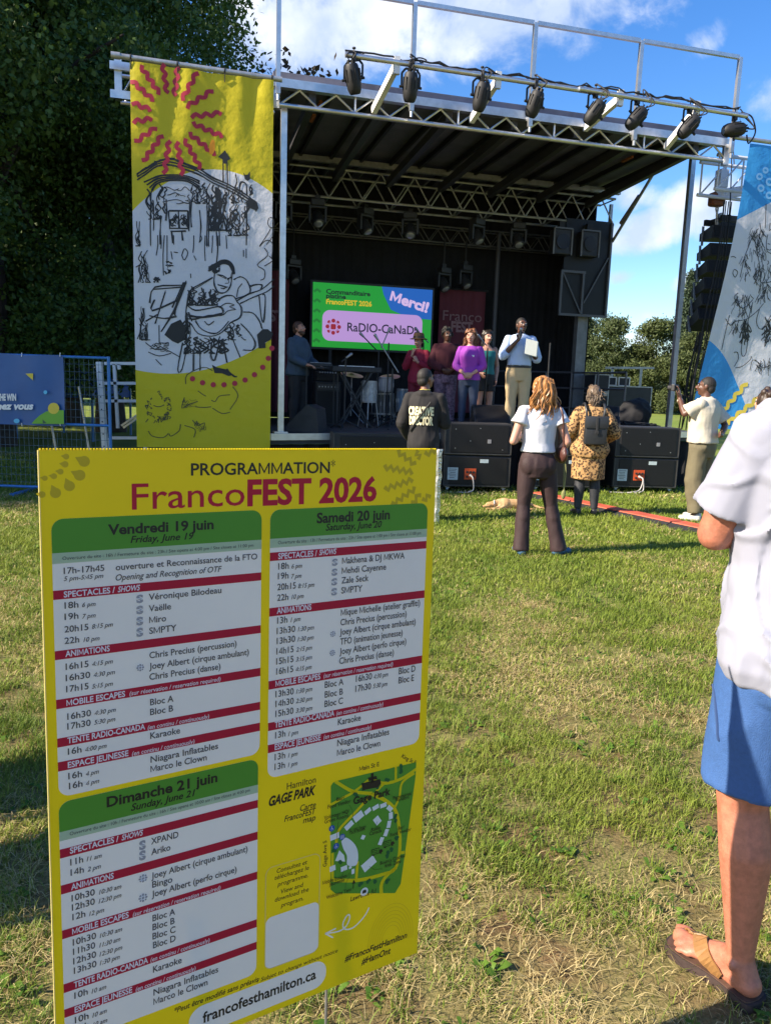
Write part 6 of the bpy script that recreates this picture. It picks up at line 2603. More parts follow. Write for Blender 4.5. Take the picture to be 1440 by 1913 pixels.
class Person:
    """local frame: faces +Y, right hand at +X, feet on z = 0"""
    def __init__(self, H, pose=None, build=1.0, female=False):
        self.H, self.b, self.female = H, build, female
        J = dict(hip=(0, 0, .53), neck=(0, .0, .842), head=(0, .012, .925))
        for sd, k in (('R', 1), ('L', -1)):
            J['hp'+sd] = (.050*k, 0, .515)
            J['kn'+sd] = (.056*k, .010, .285)
            J['an'+sd] = (.060*k, -.012, .045)
            J['to'+sd] = (.075*k, .085, .012)
            J['sh'+sd] = (.103*k*(.93 if female else 1), -.004, .808)
            J['el'+sd] = (.135*k, -.022, .635)
            J['wr'+sd] = (.140*k, .035, .490)
        J.update(pose or {})
        self.opt = {k: J[k] for k in J if k.startswith('hand') or k in ('look', 'curl')}
        self.J = {k: Vector(v)*H for k, v in J.items() if not (k.startswith('hand') or k in ('look', 'curl'))}
        self.k = H/1.72

    # torso cross sections: (z/H, rx, ry, cy) at 1.72 m
    def torso(self):
        if self.female:
            T = [(.455, .135, .105, -.005), (.50, .172, .122, -.012), (.535, .170, .120, -.008), (.58, .142, .100, .004), (.63, .126, .094, .010), (.68, .138, .105, .014), (.73, .150, .118, .018), (.78, .158, .100, .004), (.815, .125, .070, -.004), (.845, .062, .056, -.002)]
        else:
            T = [(.455, .135, .105, -.004), (.50, .165, .116, -.008), (.54, .163, .114, -.004), (.59, .150, .108, .006), (.64, .148, .108, .008), (.70, .164, .118, .008), (.75, .175, .120, .004), (.785, .178, .104, -.002), (.818, .135, .075, -.004), (.848, .064, .060, 0)]
        k, b = self.k, self.b
        hx, hy = self.J['hip'].x, self.J['hip'].y
        nx, ny = self.J['neck'].x, self.J['neck'].y
        out = []
        for (z, rx, ry, cy) in T:
            t = max(0, min(1, (z-.53)/(.842-.53)))
            out.append((lerp(hx, nx, t), lerp(hy, ny, t)+cy*k, z*self.H, rx*k*b, ry*k*(b*1.0 if b < 1.05 else b*1.05)))
        return out

    def sec(self, z):
        T = self.torso()
        if z <= T[0][2]:
            return T[0]
        for a, c in zip(T[:-1], T[1:]):
            if a[2] <= z <= c[2]:
                t = (z-a[2])/(c[2]-a[2])
                return tuple(lerp(p, q, t) for p, q in zip(a, c))
        return T[-1]

    def rings(self, z0, z1, inf, n=14, flare=0.0, taper_top=True):
        out = []
        for i in range(n+1):
            z = lerp(z0, z1, i/n)
            cx, cy, _, rx, ry = self.sec(z)
            f = inf + flare*max(0, 1-i/n*1.3)
            out.append((cx, cy, z, rx+f, ry+f))
        return out

    def head_frame(self):
        yaw, pitch, roll = self.opt.get('look', (0, 0, 0))
        return Matrix.Rotation(rad(yaw), 3, 'Z') @ Matrix.Rotation(rad(pitch), 3, 'X') @ Matrix.Rotation(rad(roll), 3, 'Y')

    def hp(self, x, y, z):
        """head-local metres (at 1.72 m) to person frame; origin at head centre"""
        return self.J['head'] + self.head_frame() @ Vector((x, y, z))*self.k

    def hell(self, mb, c, r, n=14, m=8):
        mb.ell(self.hp(*c), tuple(q*self.k for q in r), n, m, self.head_frame())

    def hand(self, mb, sd):
        k = self.k
        wr, el = self.J['wr'+sd], self.J['el'+sd]
        d = self.opt.get('hand'+sd)
        dirv = Vector(d).normalized() if d else (wr-el).normalized()
        sgn = 1 if sd == 'R' else -1
        nrm = self.opt.get('handn'+sd)
        # palm normal: towards the body by default
        pn = Vector(nrm).normalized() if nrm else Vector((-sgn, .15, -.1))
        pn = (pn - dirv*pn.dot(dirv)).normalized()
        wd = dirv.cross(pn).normalized()          # across the palm
        if wd.y < 0 and not nrm:
            wd = -wd                              # thumb side forward
        ts = 1.0
        curl = self.opt.get('curl', .35)
        P = lambda a, b, c: wr + dirv*(a*k) + wd*(b*k) + pn*(c*k)
        mb.cap(P(-.01, 0, 0), P(.03, 0, 0), .026*k, .028*k, 10)
        for b in (-.026, -.009, .009, .026):
            mb.cap(P(.025, b*.75, 0), P(.085, b, 0), .0145*k, .0125*k, 8, 3)
        for i, (b, L) in enumerate(((.030, .070), (.0105, .080), (-.0100, .074), (-.0290, .058))):
            p, a = P(.088, b, 0), .15+curl*.5
            r = .0088*k
            for j, f in enumerate((.45, .32, .26)):
                q = p + (dirv*math.cos(a) + pn*math.sin(a) + wd*(b*.9)).normalized()*(L*f*k)
                mb.cap(p, q, r, r*.9, 8, 3)
                p, r = q, r*.9
                a += curl*1.5
        p = P(.022, .026, .006)
        q = P(.055, .052, .018)
        mb.cap(p, q, .0125*k, .0105*k, 8, 3)
        mb.cap(q, P(.088, .056, .028), .0105*k, .0085*k, 8, 3)

    def body(self):
        mb, k, J, b = MB(), self.k, self.J, self.b
        mb.erings(self.torso(), 20)
        mb.cap(J['neck']-Vector((0, 0, .03*k)), self.hp(0, -.012, -.055), .056*k*(.9 if self.female else 1), .050*k*(.9 if self.female else 1))
        # head
        self.hell(mb, (0, -.012, .022), (.073, .090, .088))
        self.hell(mb, (0, .020, -.025), (.062, .070, .080))
        self.hell(mb, (0, .042, -.075), (.040, .040, .034))
        self.hell(mb, (0, .075, -.018), (.030, .022, .045))
        mb.cap(self.hp(0, .090, .012), self.hp(0, .112, -.020), .009*k, .0135*k, 8)
        for s in (-1, 1):
            self.hell(mb, (s*.013, .103, -.024), (.011, .010, .008), 8, 5)
            self.hell(mb, (s*.075, -.008, -.006), (.010, .020, .031), 10, 6)
            self.hell(mb, (s*.034, .082, .030), (.024, .012, .008), 8, 5)
            self.hell(mb, (s*.036, .068, -.020), (.022, .020, .020), 8, 5)
        for sd in 'RL':
            sh, el, wr = J['sh'+sd], J['el'+sd], J['wr'+sd]
            mb.cap(sh, el, .050*k*b, .037*k*b)
            mb.cap(lerp(sh, el, .1), lerp(sh, el, .6), .051*k*b, .043*k*b)
            mb.cap(el, lerp(el, wr, .35), .037*k*b, .040*k*b)
            mb.cap(lerp(el, wr, .35), wr, .040*k*b, .025*k)
            self.hand(mb, sd)
            hp, kn, an, to = J['hp'+sd], J['kn'+sd], J['an'+sd], J['to'+sd]
            mb.cap(hp, kn, .086*k*b, .054*k*b)
            mb.cap(lerp(hp, kn, .15), lerp(hp, kn, .6), .088*k*b, .070*k*b)
            back = (an-kn).cross(Vector((1, 0, 0))).normalized()
            if back.y > 0:
                back = -back
            mb.cap(kn, lerp(kn, an, .3)+back*.015*k, .052*k*b, .056*k*b)
            mb.cap(lerp(kn, an, .3)+back*.015*k, lerp(kn, an, .95), .056*k*b, .034*k)
            fd = (to-an)
            fd.z = 0
            fd.normalize()
            hl = Vector((an.x, an.y, .03*k)) - fd*.028*k
            mb.cap(an, hl, .034*k, .030*k)
            mb.cap(hl, Vector((to.x, to.y, .020*k)), .032*k, .022*k)
            mb.cap(an, Vector((to.x, to.y, .022*k)) - fd*.05*k, .032*k, .026*k)
            sdv = Vector((-fd.y, fd.x, 0))*(1 if sd == 'L' else -1)
            mb.cap(Vector((to.x, to.y, .018*k))-fd*.06*k, Vector((to.x, to.y, .018*k))+sdv*.02*k-fd*.02*k, .026*k, .018*k)
        return mb


def shoe_mb(P, sd, lift=0.0):
    mb, k = MB(), P.k
    an, to = P.J['an'+sd], P.J['to'+sd]
    fd = (to-an)
    fd.z = 0
    fd.normalize()
    hl = Vector((an.x, an.y, .042*k)) - fd*.03*k
    mb.cap(hl, Vector((to.x, to.y, .032*k)), .042*k, .032*k)
    mb.cap(hl+Vector((0, 0, .02)), Vector((to.x, to.y, .03*k))-fd*.08*k, .042*k, .038*k)
    sdv = Vector((-fd.y, fd.x, 0))*(1 if sd == 'L' else -1)
    mb.cap(Vector((to.x, to.y, .03*k))-fd*.07*k, Vector((to.x, to.y, .03*k))+sdv*.016*k-fd*.01*k, .036*k, .028*k)
    # a flat sole
    mb.v = [(x, y, max(z, .004)) for x, y, z in mb.v]
    return mb


def person(label, loc, face, H, skin, pose=None, build=1.0, female=False, vox=.011, face_on=True, group=None):
    P = Person(H, pose, build, female)
    me = voxel(P.body(), vox, 3, 'person')
    o = link_mesh('person', me, SKIN[skin], None, True)
    o.location = loc
    o.rotation_euler = (0, 0, face)
    WM[o.name] = Matrix.Translation(Vector(loc)) @ Matrix.Rotation(face, 4, 'Z')
    tag(o, label, 'person', group)
    P.o, P.vox, P.skin = o, vox, skin
    if face_on:
        k = P.k
        for s in (-1, 1):
            b = MB()
            P.hell(b, (s*.033, .083, .010), (.0135, .007, .0068), 10, 6)
            e = b.build('eye', M_EYE, o, True, local=True)
            b = MB()
            P.hell(b, (s*.033, .0875, .010), (.0062, .004, .0062), 8, 5)
            b.build('pupil', M_PUP, e, True, local=True)
            b = MB()
            P.hell(b, (s*.034, .092, .030), (.020, .006, .0042), 8, 5)
            b.build('eyebrow', M_PUP, o, True, local=True)
        b = MB()
        P.hell(b, (0, .092, -.054), (.024, .009, .0075), 10, 6)
        b.build('mouth', M_LIPD if skin in ('brown', 'mid') else M_LIP, o, True, local=True)
    return P


def garment(P, name, m, mb, smooth=3, fold=(.006, (9, 9, 4)), vox=None, seed=0.0):
    me = voxel(mb, vox or P.vox, smooth, name, (fold[0], fold[1], seed) if fold else None)
    return link_mesh(name, me, m, P.o, True)


def top_mb(P, hem, inf=.018, sleeve=.6, sinf=.022, top=.842, flare=.012, sflare=.01, cut=0.0):
    """shirt: hem as a fraction of the height; sleeve 0..1 upper arm, 1..2 down to the wrist"""
    mb, H, k, b, J = MB(), P.H, P.k, P.b, P.J
    mb.erings(P.rings(hem*H, top*H, inf*k, 16, flare*k), 24)
    for sd in 'RL':
        sh, el, wr = J['sh'+sd], J['el'+sd], J['wr'+sd]
        if sleeve <= 0:
            continue
        t = min(1, sleeve)
        e = lerp(sh, el, t)
        mb.cap(lerp(sh, Vector((0, sh.y, sh.z+.01)), .25), sh-Vector((0, 0, .01*k)), .050*k, .048*k*b+sinf*k*.4)
        mb.lathe([(.046*k*b+sinf*k*.3, -.025*k), (.050*k*b+sinf*k*.6, .06*k), (.046*k*b+(sinf+sflare*t)*k, (e-sh).length)], sh, e-sh, 18)
        mb.ell(sh-Vector((0, 0, .008*k)), [.048*k*b+sinf*k*.45]*3, 12, 8)
        if sleeve > 1:
            w = lerp(el, wr, sleeve-1)
            mb.ell(el, [.040*k*b+sinf*k]*3, 12, 8)
            mb.lathe([(.040*k*b+sinf*k, 0), (.036*k*b+sinf*k, (w-el).length*.5), (.028*k*b+(sinf*.8)*k, (w-el).length)], el, w-el, 16)
    return mb


def legs_mb(P, top, inf=.014, end=.97, flare=0.0, seat=.0, knee=.0):
    """trousers: end 0..1 along thigh then shin (1 = ankle)"""
    mb, H, k, b, J = MB(), P.H, P.k, P.b, P.J
    c0 = P.sec(.455*H)
    mb.erings([(c0[0], c0[1], .436*H, .085*k*b, .085*k*b), (c0[0], c0[1], .446*H, c0[3]+inf*k*.7, c0[4]+inf*k)] + P.rings(.458*H, top*H, inf*k, 8), 24)
    for sd in 'RL':
        hp, kn, an = J['hp'+sd], J['kn'+sd], J['an'+sd]
        mb.cap(hp, lerp(hp, kn, .25), (.086*b+inf)*k, (.084*b+inf)*k)
        if end <= .5:
            e = lerp(hp, kn, end*2)
            mb.lathe([((.088*b+inf)*k, 0), ((.085*b+inf+flare*.5)*k, (e-hp).length*.5), ((.082*b+inf+flare)*k, (e-hp).length)], hp, e-hp, 22)
        else:
            mb.lathe([((.088*b+inf)*k, 0), ((.078*b+inf)*k, (kn-hp).length*.55), ((.056*b+inf+knee)*k, (kn-hp).length)], hp, kn-hp, 20)
            mb.ell(kn, [(.056*b+inf+knee)*k]*3, 14, 8)
            bk = (an-kn).cross(Vector((1, 0, 0))).normalized()
            bk = -bk if bk.y > 0 else bk
            q1 = lerp(kn, an, .3)+bk*.015*k
            mb.cap(kn, q1, (.053*b+inf)*k, (.057*b+inf)*k)
            mb.cap(q1, lerp(kn, an, .72), (.057*b+inf)*k, (.044*b+inf)*k)
            mb.cap(lerp(hp, kn, .5), kn, (.074*b+inf)*k, (.056*b+inf)*k)
            e = lerp(kn, an, (end-.5)*2)
            L = (e-kn).length
            mb.lathe([((.056*b+inf+knee)*k, 0), ((.056*b+inf+knee*.8+flare*.2)*k, L*.35), ((.046*b+inf+flare*.6)*k, L*.7), ((.040+inf+flare)*k, L)], kn, e-kn, 20)
        if seat:
            mb.ell(Vector((hp.x*.98, hp.y-.045*k, .512*H)), ((.080+seat)*k, (.070+seat)*k, .105*k), 16, 10)
    return mb


def hair_cap(P, m, thick=.012, low=-.02, back=.0, bumps=0, name='hair', amp=.006):
    mb = MB()
    P.hell(mb, (0, -.018, .028+thick*.3), (.075+thick, .088+thick, .086+thick), 18, 10)
    P.hell(mb, (0, -.055, low), (.066+thick, .050+thick, .06+back), 14, 8)
    rr = random.Random(int(P.H*1000)+bumps)
    for _ in range(bumps):
        a = rr.uniform(0, 2*pi)
        h = rr.uniform(-.09, .1)
        q = math.sqrt(max(0, 1-(h/.12)**2))
        p = (.082*q*math.cos(a), -.022+.092*q*math.sin(a), .03+h)
        if p[1] > .035 and p[2] < .075:
            continue
        P.hell(mb, p, (.03, .03, .03), 8, 5)
    me = voxel(mb, P.vox*.7, 2, name, (amp, (30, 30, 12), 2.0))
    # clear the face: keep only what lies behind the hairline
    bm = bmesh.new()
    bm.from_mesh(me)
    Ri = P.head_frame().transposed()
    kill = []
    for v in bm.verts:
        q = Ri @ (v.co-P.J['head'])/P.k
        if q.y > .028 + max(0, (q.z-.035))*1.3 and q.z < .088:
            kill.append(v)
        elif q.z < -.012 and q.y > -.02 and back < .05:
            kill.append(v)
    bmesh.ops.delete(bm, geom=kill, context='VERTS')
    bm.to_mesh(me)
    bm.free()
    return link_mesh(name, me, m, P.o, True)


def strands(P, m, spec, name='long_hair', r=.007, seed=1):
    """locks of hair: spec gives (start, end, spread, wave, count) in head-local metres"""
    mb = MB()
    rr = random.Random(seed)
    for (s, e, spread, wave, cnt, drop) in spec:
        for _ in range(cnt):
            a = Vector(s)+Vector((rr.gauss(0, spread*.5), rr.gauss(0, spread*.3), rr.gauss(0, .01)))
            c = Vector(e)+Vector((rr.gauss(0, spread), rr.gauss(0, spread*.5), rr.gauss(0, drop)))
            ph, f = rr.uniform(0, 6), rr.uniform(1.5, 3.2)
            pts, rs = [], []
            for i in range(9):
                t = i/8
                q = a.lerp(c, t)
                q.x += wave*math.sin(ph+f*t*4)*t
                q.y += wave*.7*math.cos(ph+f*t*4)*t - .02*math.sin(t*pi)
                pts.append(P.hp(*q))
                rs.append(r*P.k*(1-.75*t)*rr.uniform(.8, 1.2)+.0012)
            mb.path(pts, rs, n=5)
    return mb.build(name, m, P.o, True, local=True)


def local_mb(P, f, name, m, smooth=False, parent=None):
    mb = MB()
    f(mb)
    return mb.build(name, m, parent or P.o, smooth, local=True)


def facing(x, y):
    """rotation that turns +Y to the direction (x, y)"""
    return math.atan2(-x, y)


M_TEE = mat('white_cotton', (.56, .57, .62), .8, bump=.2, bscale=40, var=.03)
M_INKT = mat('shirt_print', (.72, .66, .42), .6)

# ---------------------------------------------------------------- woman in white top, back to the camera
wpos = on_z(992, 1036, 0)
P = person('woman with long ginger hair seen from behind, white top and dark brown flared trousers', wpos, facing(-.12, 1), 1.70, 'light',
           dict(hpR=(.054, 0, .515), knR=(.098, .01, .285), anR=(.150, -.012, .045), toR=(.226, .03, .014), knL=(-.060, .01, .285), anL=(-.066, -.01, .045), toL=(-.068, .085, .012),
                elR=(.150, -.040, .645), wrR=(.118, .050, .545), elL=(-.150, -.020, .640), wrL=(-.09, .085, .66), look=(10, 4, 0)), .98, True, .009, False)
g1 = garment(P, 'trousers', mat('dark_brown_jersey', (.030, .0135, .0145), .75, bump=.15, bscale=60, var=.1), legs_mb(P, .635, .006, 1.035, .034, .010, .003), fold=(.005, (10, 10, 5)), seed=3)
g2 = garment(P, 'shirt', M_TEE, top_mb(P, .585, .020, .42, .030, .840, .010, .022), fold=(.0065, (10, 10, 5)), seed=5)
M_GING = mat('ginger_hair', (.30, .105, .028), .42, var=.5, vscale=45, col2=(.55, .27, .09), stretch=(1, 1, .12), spec=.5)
hair_cap(P, M_GING, .014, -.03, .05)
strands(P, M_GING, [((0, -.075, .07), (.0, -.10, -.24), .055, .022, 90, .035), ((.06, -.05, .06), (.105, -.06, -.19), .026, .022, 60, .035), ((-.06, -.05, .06), (-.105, -.06, -.19), .026, .022, 60, .035), ((0, -.08, -.1), (.02, -.11, -.40), .034, .022, 60, .04), ((.03, -.05, .1), (.07, -.10, -.14), .035, .016, 36, .03), ((-.03, -.05, .1), (-.07, -.10, -.14), .035, .016, 36, .03)], seed=4, r=.0095)
local_mb(P, lambda mb: mb.__dict__.update(shoe_mb(P, 'R').__dict__), 'shoe', mat('blue_canvas', (.05, .12, .20), .7), True)
local_mb(P, lambda mb: mb.__dict__.update(shoe_mb(P, 'L').__dict__), 'shoe', mat('blue_canvas', (.05, .12, .20), .7), True)
# her handbag: strap over the right shoulder, bag under the arm
M_BAG = mat('brown_leather', (.085, .030, .022), .45, var=.3, vscale=14, bump=.2)
Rw = WM[P.o.name]
bag = empty('handbag', Rw @ Vector((.235, -.05, .93)), 0, 'brown leather handbag on a strap over the right shoulder of the woman in white top', 'handbag')
mb = MB()
mb.ell(Rw @ Vector((.232, .0, .975)), (.045, .13, .085), 16, 10, Matrix.Rotation(P.o.rotation_euler.z, 3, 'Z'))
mb.ell(Rw @ Vector((.232, .0, 1.02)), (.030, .11, .05), 16, 8, Matrix.Rotation(P.o.rotation_euler.z, 3, 'Z'))
me = voxel(mb, .008, 2, 'bag_body', (.005, (14, 14, 14), 1.0))
me.transform(wmat(bag).inverted())
link_mesh('bag_body', me, M_BAG, bag, True)
mb = MB()
for dy in (-.075, .06):
    mb.path(spline([Rw @ Vector((.225, dy, 1.04)), Rw @ Vector((.205, dy*.9-.02, 1.2)), Rw @ Vector((.176, dy*.5-.07, 1.36)), Rw @ Vector((.150, -.02-.02*(dy < 0), 1.452)), Rw @ Vector((.150, .03, 1.44))], 6), .010, n=6)
mb.build('strap', M_BAG, bag, True)
mb = MB()
mb.path(spline([Rw @ Vector((.25, -.06, .93)), Rw @ Vector((.262, -.07, .80)), Rw @ Vector((.258, -.06, .64))], 5), .005, n=5)
mb.path(spline([Rw @ Vector((.25, -.02, .93)), Rw @ Vector((.257, -.03, .80)), Rw @ Vector((.257, -.05, .64))], 5), .005, n=5)
mb.ell(Rw @ Vector((.258, -.055, .60)), (.022, .02, .05), 8, 6)
mb.build('tassel', mat('olive_cord', (.20, .20, .07), .8), bag, True)

# ---------------------------------------------------------------- woman in leopard coat
lpos = on_z(1092, 962, 0)


def leopard():
    m = bpy.data.materials.new('leopard_print')
    m.use_nodes = True
    N, L = m.node_tree.nodes, m.node_tree.links
    b = N['Principled BSDF']
    b.inputs['Roughness'].default_value = .85
    tc = N.new('ShaderNodeTexCoord')
    nz = N.new('ShaderNodeTexNoise')
    nz.inputs['Scale'].default_value = 18
    L.new(tc.outputs['Object'], nz.inputs['Vector'])
    ad = N.new('ShaderNodeVectorMath')
    ad.operation = 'MULTIPLY_ADD'
    ad.inputs[1].default_value = (.045, .045, .045)
    L.new(nz.outputs['Color'], ad.inputs[0])
    L.new(tc.outputs['Object'], ad.inputs[2])
    v = N.new('ShaderNodeTexVoronoi')
    v.inputs['Scale'].default_value = 34
    L.new(ad.outputs[0], v.inputs['Vector'])
    r = N.new('ShaderNodeValToRGB')
    e = r.color_ramp.elements
    e[0].position, e[0].color = 0.0, (.16, .075, .02, 1)
    e[1].position, e[1].color = .22, (.18, .085, .025, 1)
    for p, c in ((.26, (.018, .011, .008, 1)), (.43, (.02, .012, .008, 1)), (.50, (.36, .20, .075, 1)), (1.0, (.45, .27, .11, 1))):
        q = e.new(p)
        q.color = c
    L.new(v.outputs['Distance'], r.inputs['Fac'])
    L.new(r.outputs['Color'], b.inputs['Base Color'])
    return m


P = person('woman in a leopard print coat and black leggings, seen from behind before the stage', lpos, facing(.05, 1), 1.66, 'light',
           dict(anR=(.064, -.01, .045), anL=(-.064, -.01, .045), toR=(.085, .08, .012), toL=(-.085, .08, .012), elR=(.175, -.02, .64), wrR=(.125, .095, .58), elL=(-.175, -.02, .64), wrL=(-.125, .095, .58)), 1.12, True, .010, False)
garment(P, 'leggings', mat('black_leggings', (.020, .022, .028), .7), legs_mb(P, .60, .006, .985, 0), fold=(.002, (10, 10, 4)))
mb = top_mb(P, .46, .045, 1.75, .034, .838, .02, .01)
H = P.H
mb.erings([(0, -.005, .285*H, .215, .165), (0, -.004, .36*H, .212, .162), (0, -.004, .47*H, .208, .158), (0, 0, .56*H, .200, .150), (0, 0, .66*H, .198, .148)], 26)
mb.ell((0, -.01, .842*H), (.085, .075, .035), 14, 8)
coat = garment(P, 'coat', leopard(), mb, 3, (.011, (8, 8, 3)), seed=7)
M_BRH = mat('brown_grey_hair', (.075, .048, .030), .5, var=.5, vscale=60, col2=(.21, .145, .09), stretch=(1, 1, .2))
hair_cap(P, M_BRH, .014, -.04, .05, amp=.006)
strands(P, M_BRH, [((.045, -.06, .07), (.02, -.105, -.10), .03, .01, 46, .02), ((-.045, -.06, .07), (-.01, -.105, -.10), .03, .01, 46, .02), ((.06, -.03, .02), (.02, -.10, -.12), .02, .01, 26, .02), ((-.06, -.03, .02), (-.01, -.10, -.12), .02, .01, 26, .02)], 'loose_hair', .006, 8)
strands(P, M_BRH, [((.02, .03, .118), (.05, -.11, -.02), .03, .006, 60, .02), ((-.02, .03, .118), (-.05, -.11, -.02), .03, .006, 60, .02), ((.05, .0, .09), (.08, -.07, -.05), .015, .006, 40, .02), ((-.05, .0, .09), (-.08, -.07, -.05), .015, .006, 40, .02)], 'loose_hair', .0065, 18)
mb = MB()
for i in range(9):
    t = i/8
    mb.ell(P.hp(.012*math.sin(i*2.2), -.092-.01*math.sin(t*3), -.03-.15*t), (.024*(1-.4*t), .02*(1-.3*t), .018), 8, 6)
for i in range(40):
    a = random.Random(i).uniform(-.06, .06)
    mb.path([P.hp(a, -.09, .05-abs(a)), P.hp(a*.7, -.105, 0), P.hp(a*.3, -.10, -.05)], [.005, .006, .004], n=4)
mb.build('plait', M_BRH, P.o, True, local=True)
for sd in 'RL':
    local_mb(P, lambda mb: mb.__dict__.update(shoe_mb(P, sd).__dict__), 'shoe', mat('black_shoe', (.02, .018, .02), .5), True)
# backpack
Rl = WM[P.o.name]
RlM = Matrix.Rotation(P.o.rotation_euler.z, 3, 'Z')
q = lambda x, y, z: Rl @ Vector((x, y, z))
bp = empty('backpack', q(0, -.24, .95), 0, 'small black flap backpack worn over the leopard coat', 'backpack')
axl = (RlM @ Vector((1, 0, 0)), RlM @ Vector((0, 1, 0)), EZ)
M_PACK = mat('black_coated_cloth', (.020, .022, .026), .5, var=.2, bump=.1)
mb = MB()
mb.box(q(0.005, -.225, 1.10), .27, .11, .34, axl, bev=.02)
pk = mb.build('bag_body', M_PACK, bp, True)
mb = MB()
mb.box(q(0.005, -.288, 1.205), .285, .014, .14, axl, bev=.006)
mb.box(q(0.005, -.225, 1.275), .285, .125, .014, axl, bev=.006)
mb.build('flap', M_PACK, bp, True)
mb = MB()
mb.box(q(0.005, -.300, 1.17), .03, .01, .20, axl, bev=.003)
mb.box(q(0.005, -.303, 1.085), .05, .008, .035, axl, bev=.003)
mb.build('buckle_strap', M_RUB, bp)
mb = MB()
for sx in (-1, 1):
    mb.path(spline([q(sx*.10, -.17, 1.26), q(sx*.115, -.165, 1.36), q(sx*.12, -.06, 1.435), q(sx*.12, .05, 1.39), q(sx*.14, .12, 1.25)], 5), .015, n=6)
mb.build('shoulder_strap', M_PACK, bp, True)

# ---------------------------------------------------------------- man in black hoodie
cpos = Vector((at_y(791, 800, 9.0).x, 9.0, 0))
P = person('young man in a black hoodie with bold pale letters on the back, behind the sign', cpos, facing(.25, 1), 1.80, 'mid',
           dict(elR=(.135, .03, .640), wrR=(.075, .15, .64), elL=(-.140, -.02, .630), wrL=(-.10, .085, .52), look=(-35, 6, 0)), .92, False, .010, False)
garment(P, 'trousers', mat('black_cotton', (.018, .018, .02), .8, var=.2), legs_mb(P, .58, .014, .97, .01), fold=(.005, (9, 9, 4)))
mb = top_mb(P, .475, .028, 1.85, .026, .838, .0, .0)
mb.ell((0, -.062, .825*P.H), (.105, .055, .05), 14, 8)
hood = garment(P, 'hoodie', mat('washed_black_cotton', (.013, .0115, .012), .85, var=.25, vscale=6), mb, 3, (.011, (8, 8, 4)), seed=2)
hair_cap(P, mat('short_black_hair', (.012, .010, .009), .7, var=.4, vscale=80), .004, -.02, 0, amp=.001)
# lettering lies on the curved back


def back_text(P, name, s, x0, x1, zc, cap, m, bold=.05, off=.004, inf=.040):
    vs, fs, a, b_ = text_geo(s, bold, 0)
    k = (x1-x0)/(b_-a)
    out = []
    for (x, y) in vs:
        X = x1 - (x-a)*k if False else x0+(x-a)*k
        Z = zc+y*cap/cap_height()
        cx, cy, _, rx, ry = P.sec(Z)
        rx, ry = rx+inf*P.k, ry+inf*P.k
        t = max(-1, min(1, (X-cx)/rx))
        out.append((X, cy-ry*math.sqrt(max(.02, 1-t*t))-off, Z))
    mb = MB()
    mb.add(out, fs)
    mb.build(name, m, P.o, local=True)


back_text(P, 'lettering_print', 'CREATIVE', -.165, .135, 1.250, .088, M_INKT, .055)
back_text(P, 'lettering_print', 'DIRECTOR', -.155, .130, 1.140, .088, M_INKT, .055)
mb = MB()
cx = lambda x, z: (x, P.sec(z)[1]-(P.sec(z)[4]+.050)*math.sqrt(max(.05, 1-(x/(P.sec(z)[3]+.05))**2))-.006, z)
mb.path(spline([cx(.10, 1.40), cx(.03, 1.30), cx(-.05, 1.19), cx(-.14, 1.06)], 5), .010, n=6)
mb.build('camera_strap', M_RUB, P.o, True, local=True)
mb = MB()
mb.path([P.J['neck']+Vector((.06*math.cos(t), .005+.062*math.sin(t), .022)) for t in [2*pi*i/16 for i in range(17)]], .006, n=5)
mb.build('lanyard', mat('yellow_cord', (.5, .42, .08), .6), P.o, True, local=True)

# ---------------------------------------------------------------- man in cream shirt
bpos = on_z(1297, 972, 0)
P = person('man in cream shirt and olive trousers with one hand raised, right of the speakers', bpos, facing(-.72, .70), 1.83, 'brown',
           dict(anR=(.055, .02, .045), anL=(-.055, -.02, .045), toR=(.08, .105, .014), toL=(-.07, .07, .014), elL=(-.135, .085, .735), wrL=(-.08, .155, .84), handL=(.05, .10, 1), handnL=(-.3, 1, 0),
                elR=(.150, -.085, .665), wrR=(.02, -.115, .60), handR=(-1, -.05, .10), handnR=(0, -1, 0), look=(18, 4, 0), curl=.25), 1.0, False, .010, True)
garment(P, 'trousers', mat('olive_cotton', (.125, .108, .062), .85, var=.12, bump=.1), legs_mb(P, .575, .026, .965, .020, .012, .022), fold=(.009, (8, 8, 5)), seed=4)
mb = top_mb(P, .545, .036, .80, .040, .842, .016, .018)
mb.ell((0, -.004, .846*P.H), (.082, .078, .026), 14, 8)
garment(P, 'shirt', mat('cream_linen', (.50, .46, .37), .85, var=.04, bump=.15), mb, 3, (.010, (8, 8, 4)), seed=9)
hair_cap(P, mat('short_black_hair', (.012, .010, .009), .7), .003, -.02, 0, amp=.001)
for sd in 'RL':
    s_ = local_mb(P, lambda mb: mb.__dict__.update(shoe_mb(P, sd).__dict__), 'shoe', mat('white_trainer', (.55, .53, .48), .6, var=.15), True)
mb = MB()
wv = P.J['wrL']+Vector((0, -.01, -.03))
mb.lathe([(.034, -.01), (.037, -.01), (.037, .01), (.034, .01)], wv, (P.J['wrL']-P.J['elL']), 14)
mb.build('bracelet', mat('pale_beads', (.5, .4, .3), .5), P.o, True, local=True)
R_b = WM[P.o.name]
ph = empty('camera', R_b @ (P.J['wrL']+Vector((.0, .075, .14))), 0, 'small black camera held up in front of the face of the man in cream shirt', 'camera')
Rb = Matrix.Rotation(P.o.rotation_euler.z, 3, 'Z')
axb = (Rb @ Vector((1, 0, 0)), Rb @ Vector((0, 1, 0)), EZ)
mb = MB()
mb.box(R_b @ (P.J['wrL']+Vector((.01, .075, .13))), .13, .05, .085, axb, bev=.01)
cb = mb.build('camera_body', M_BLACK, ph)
mb = MB()
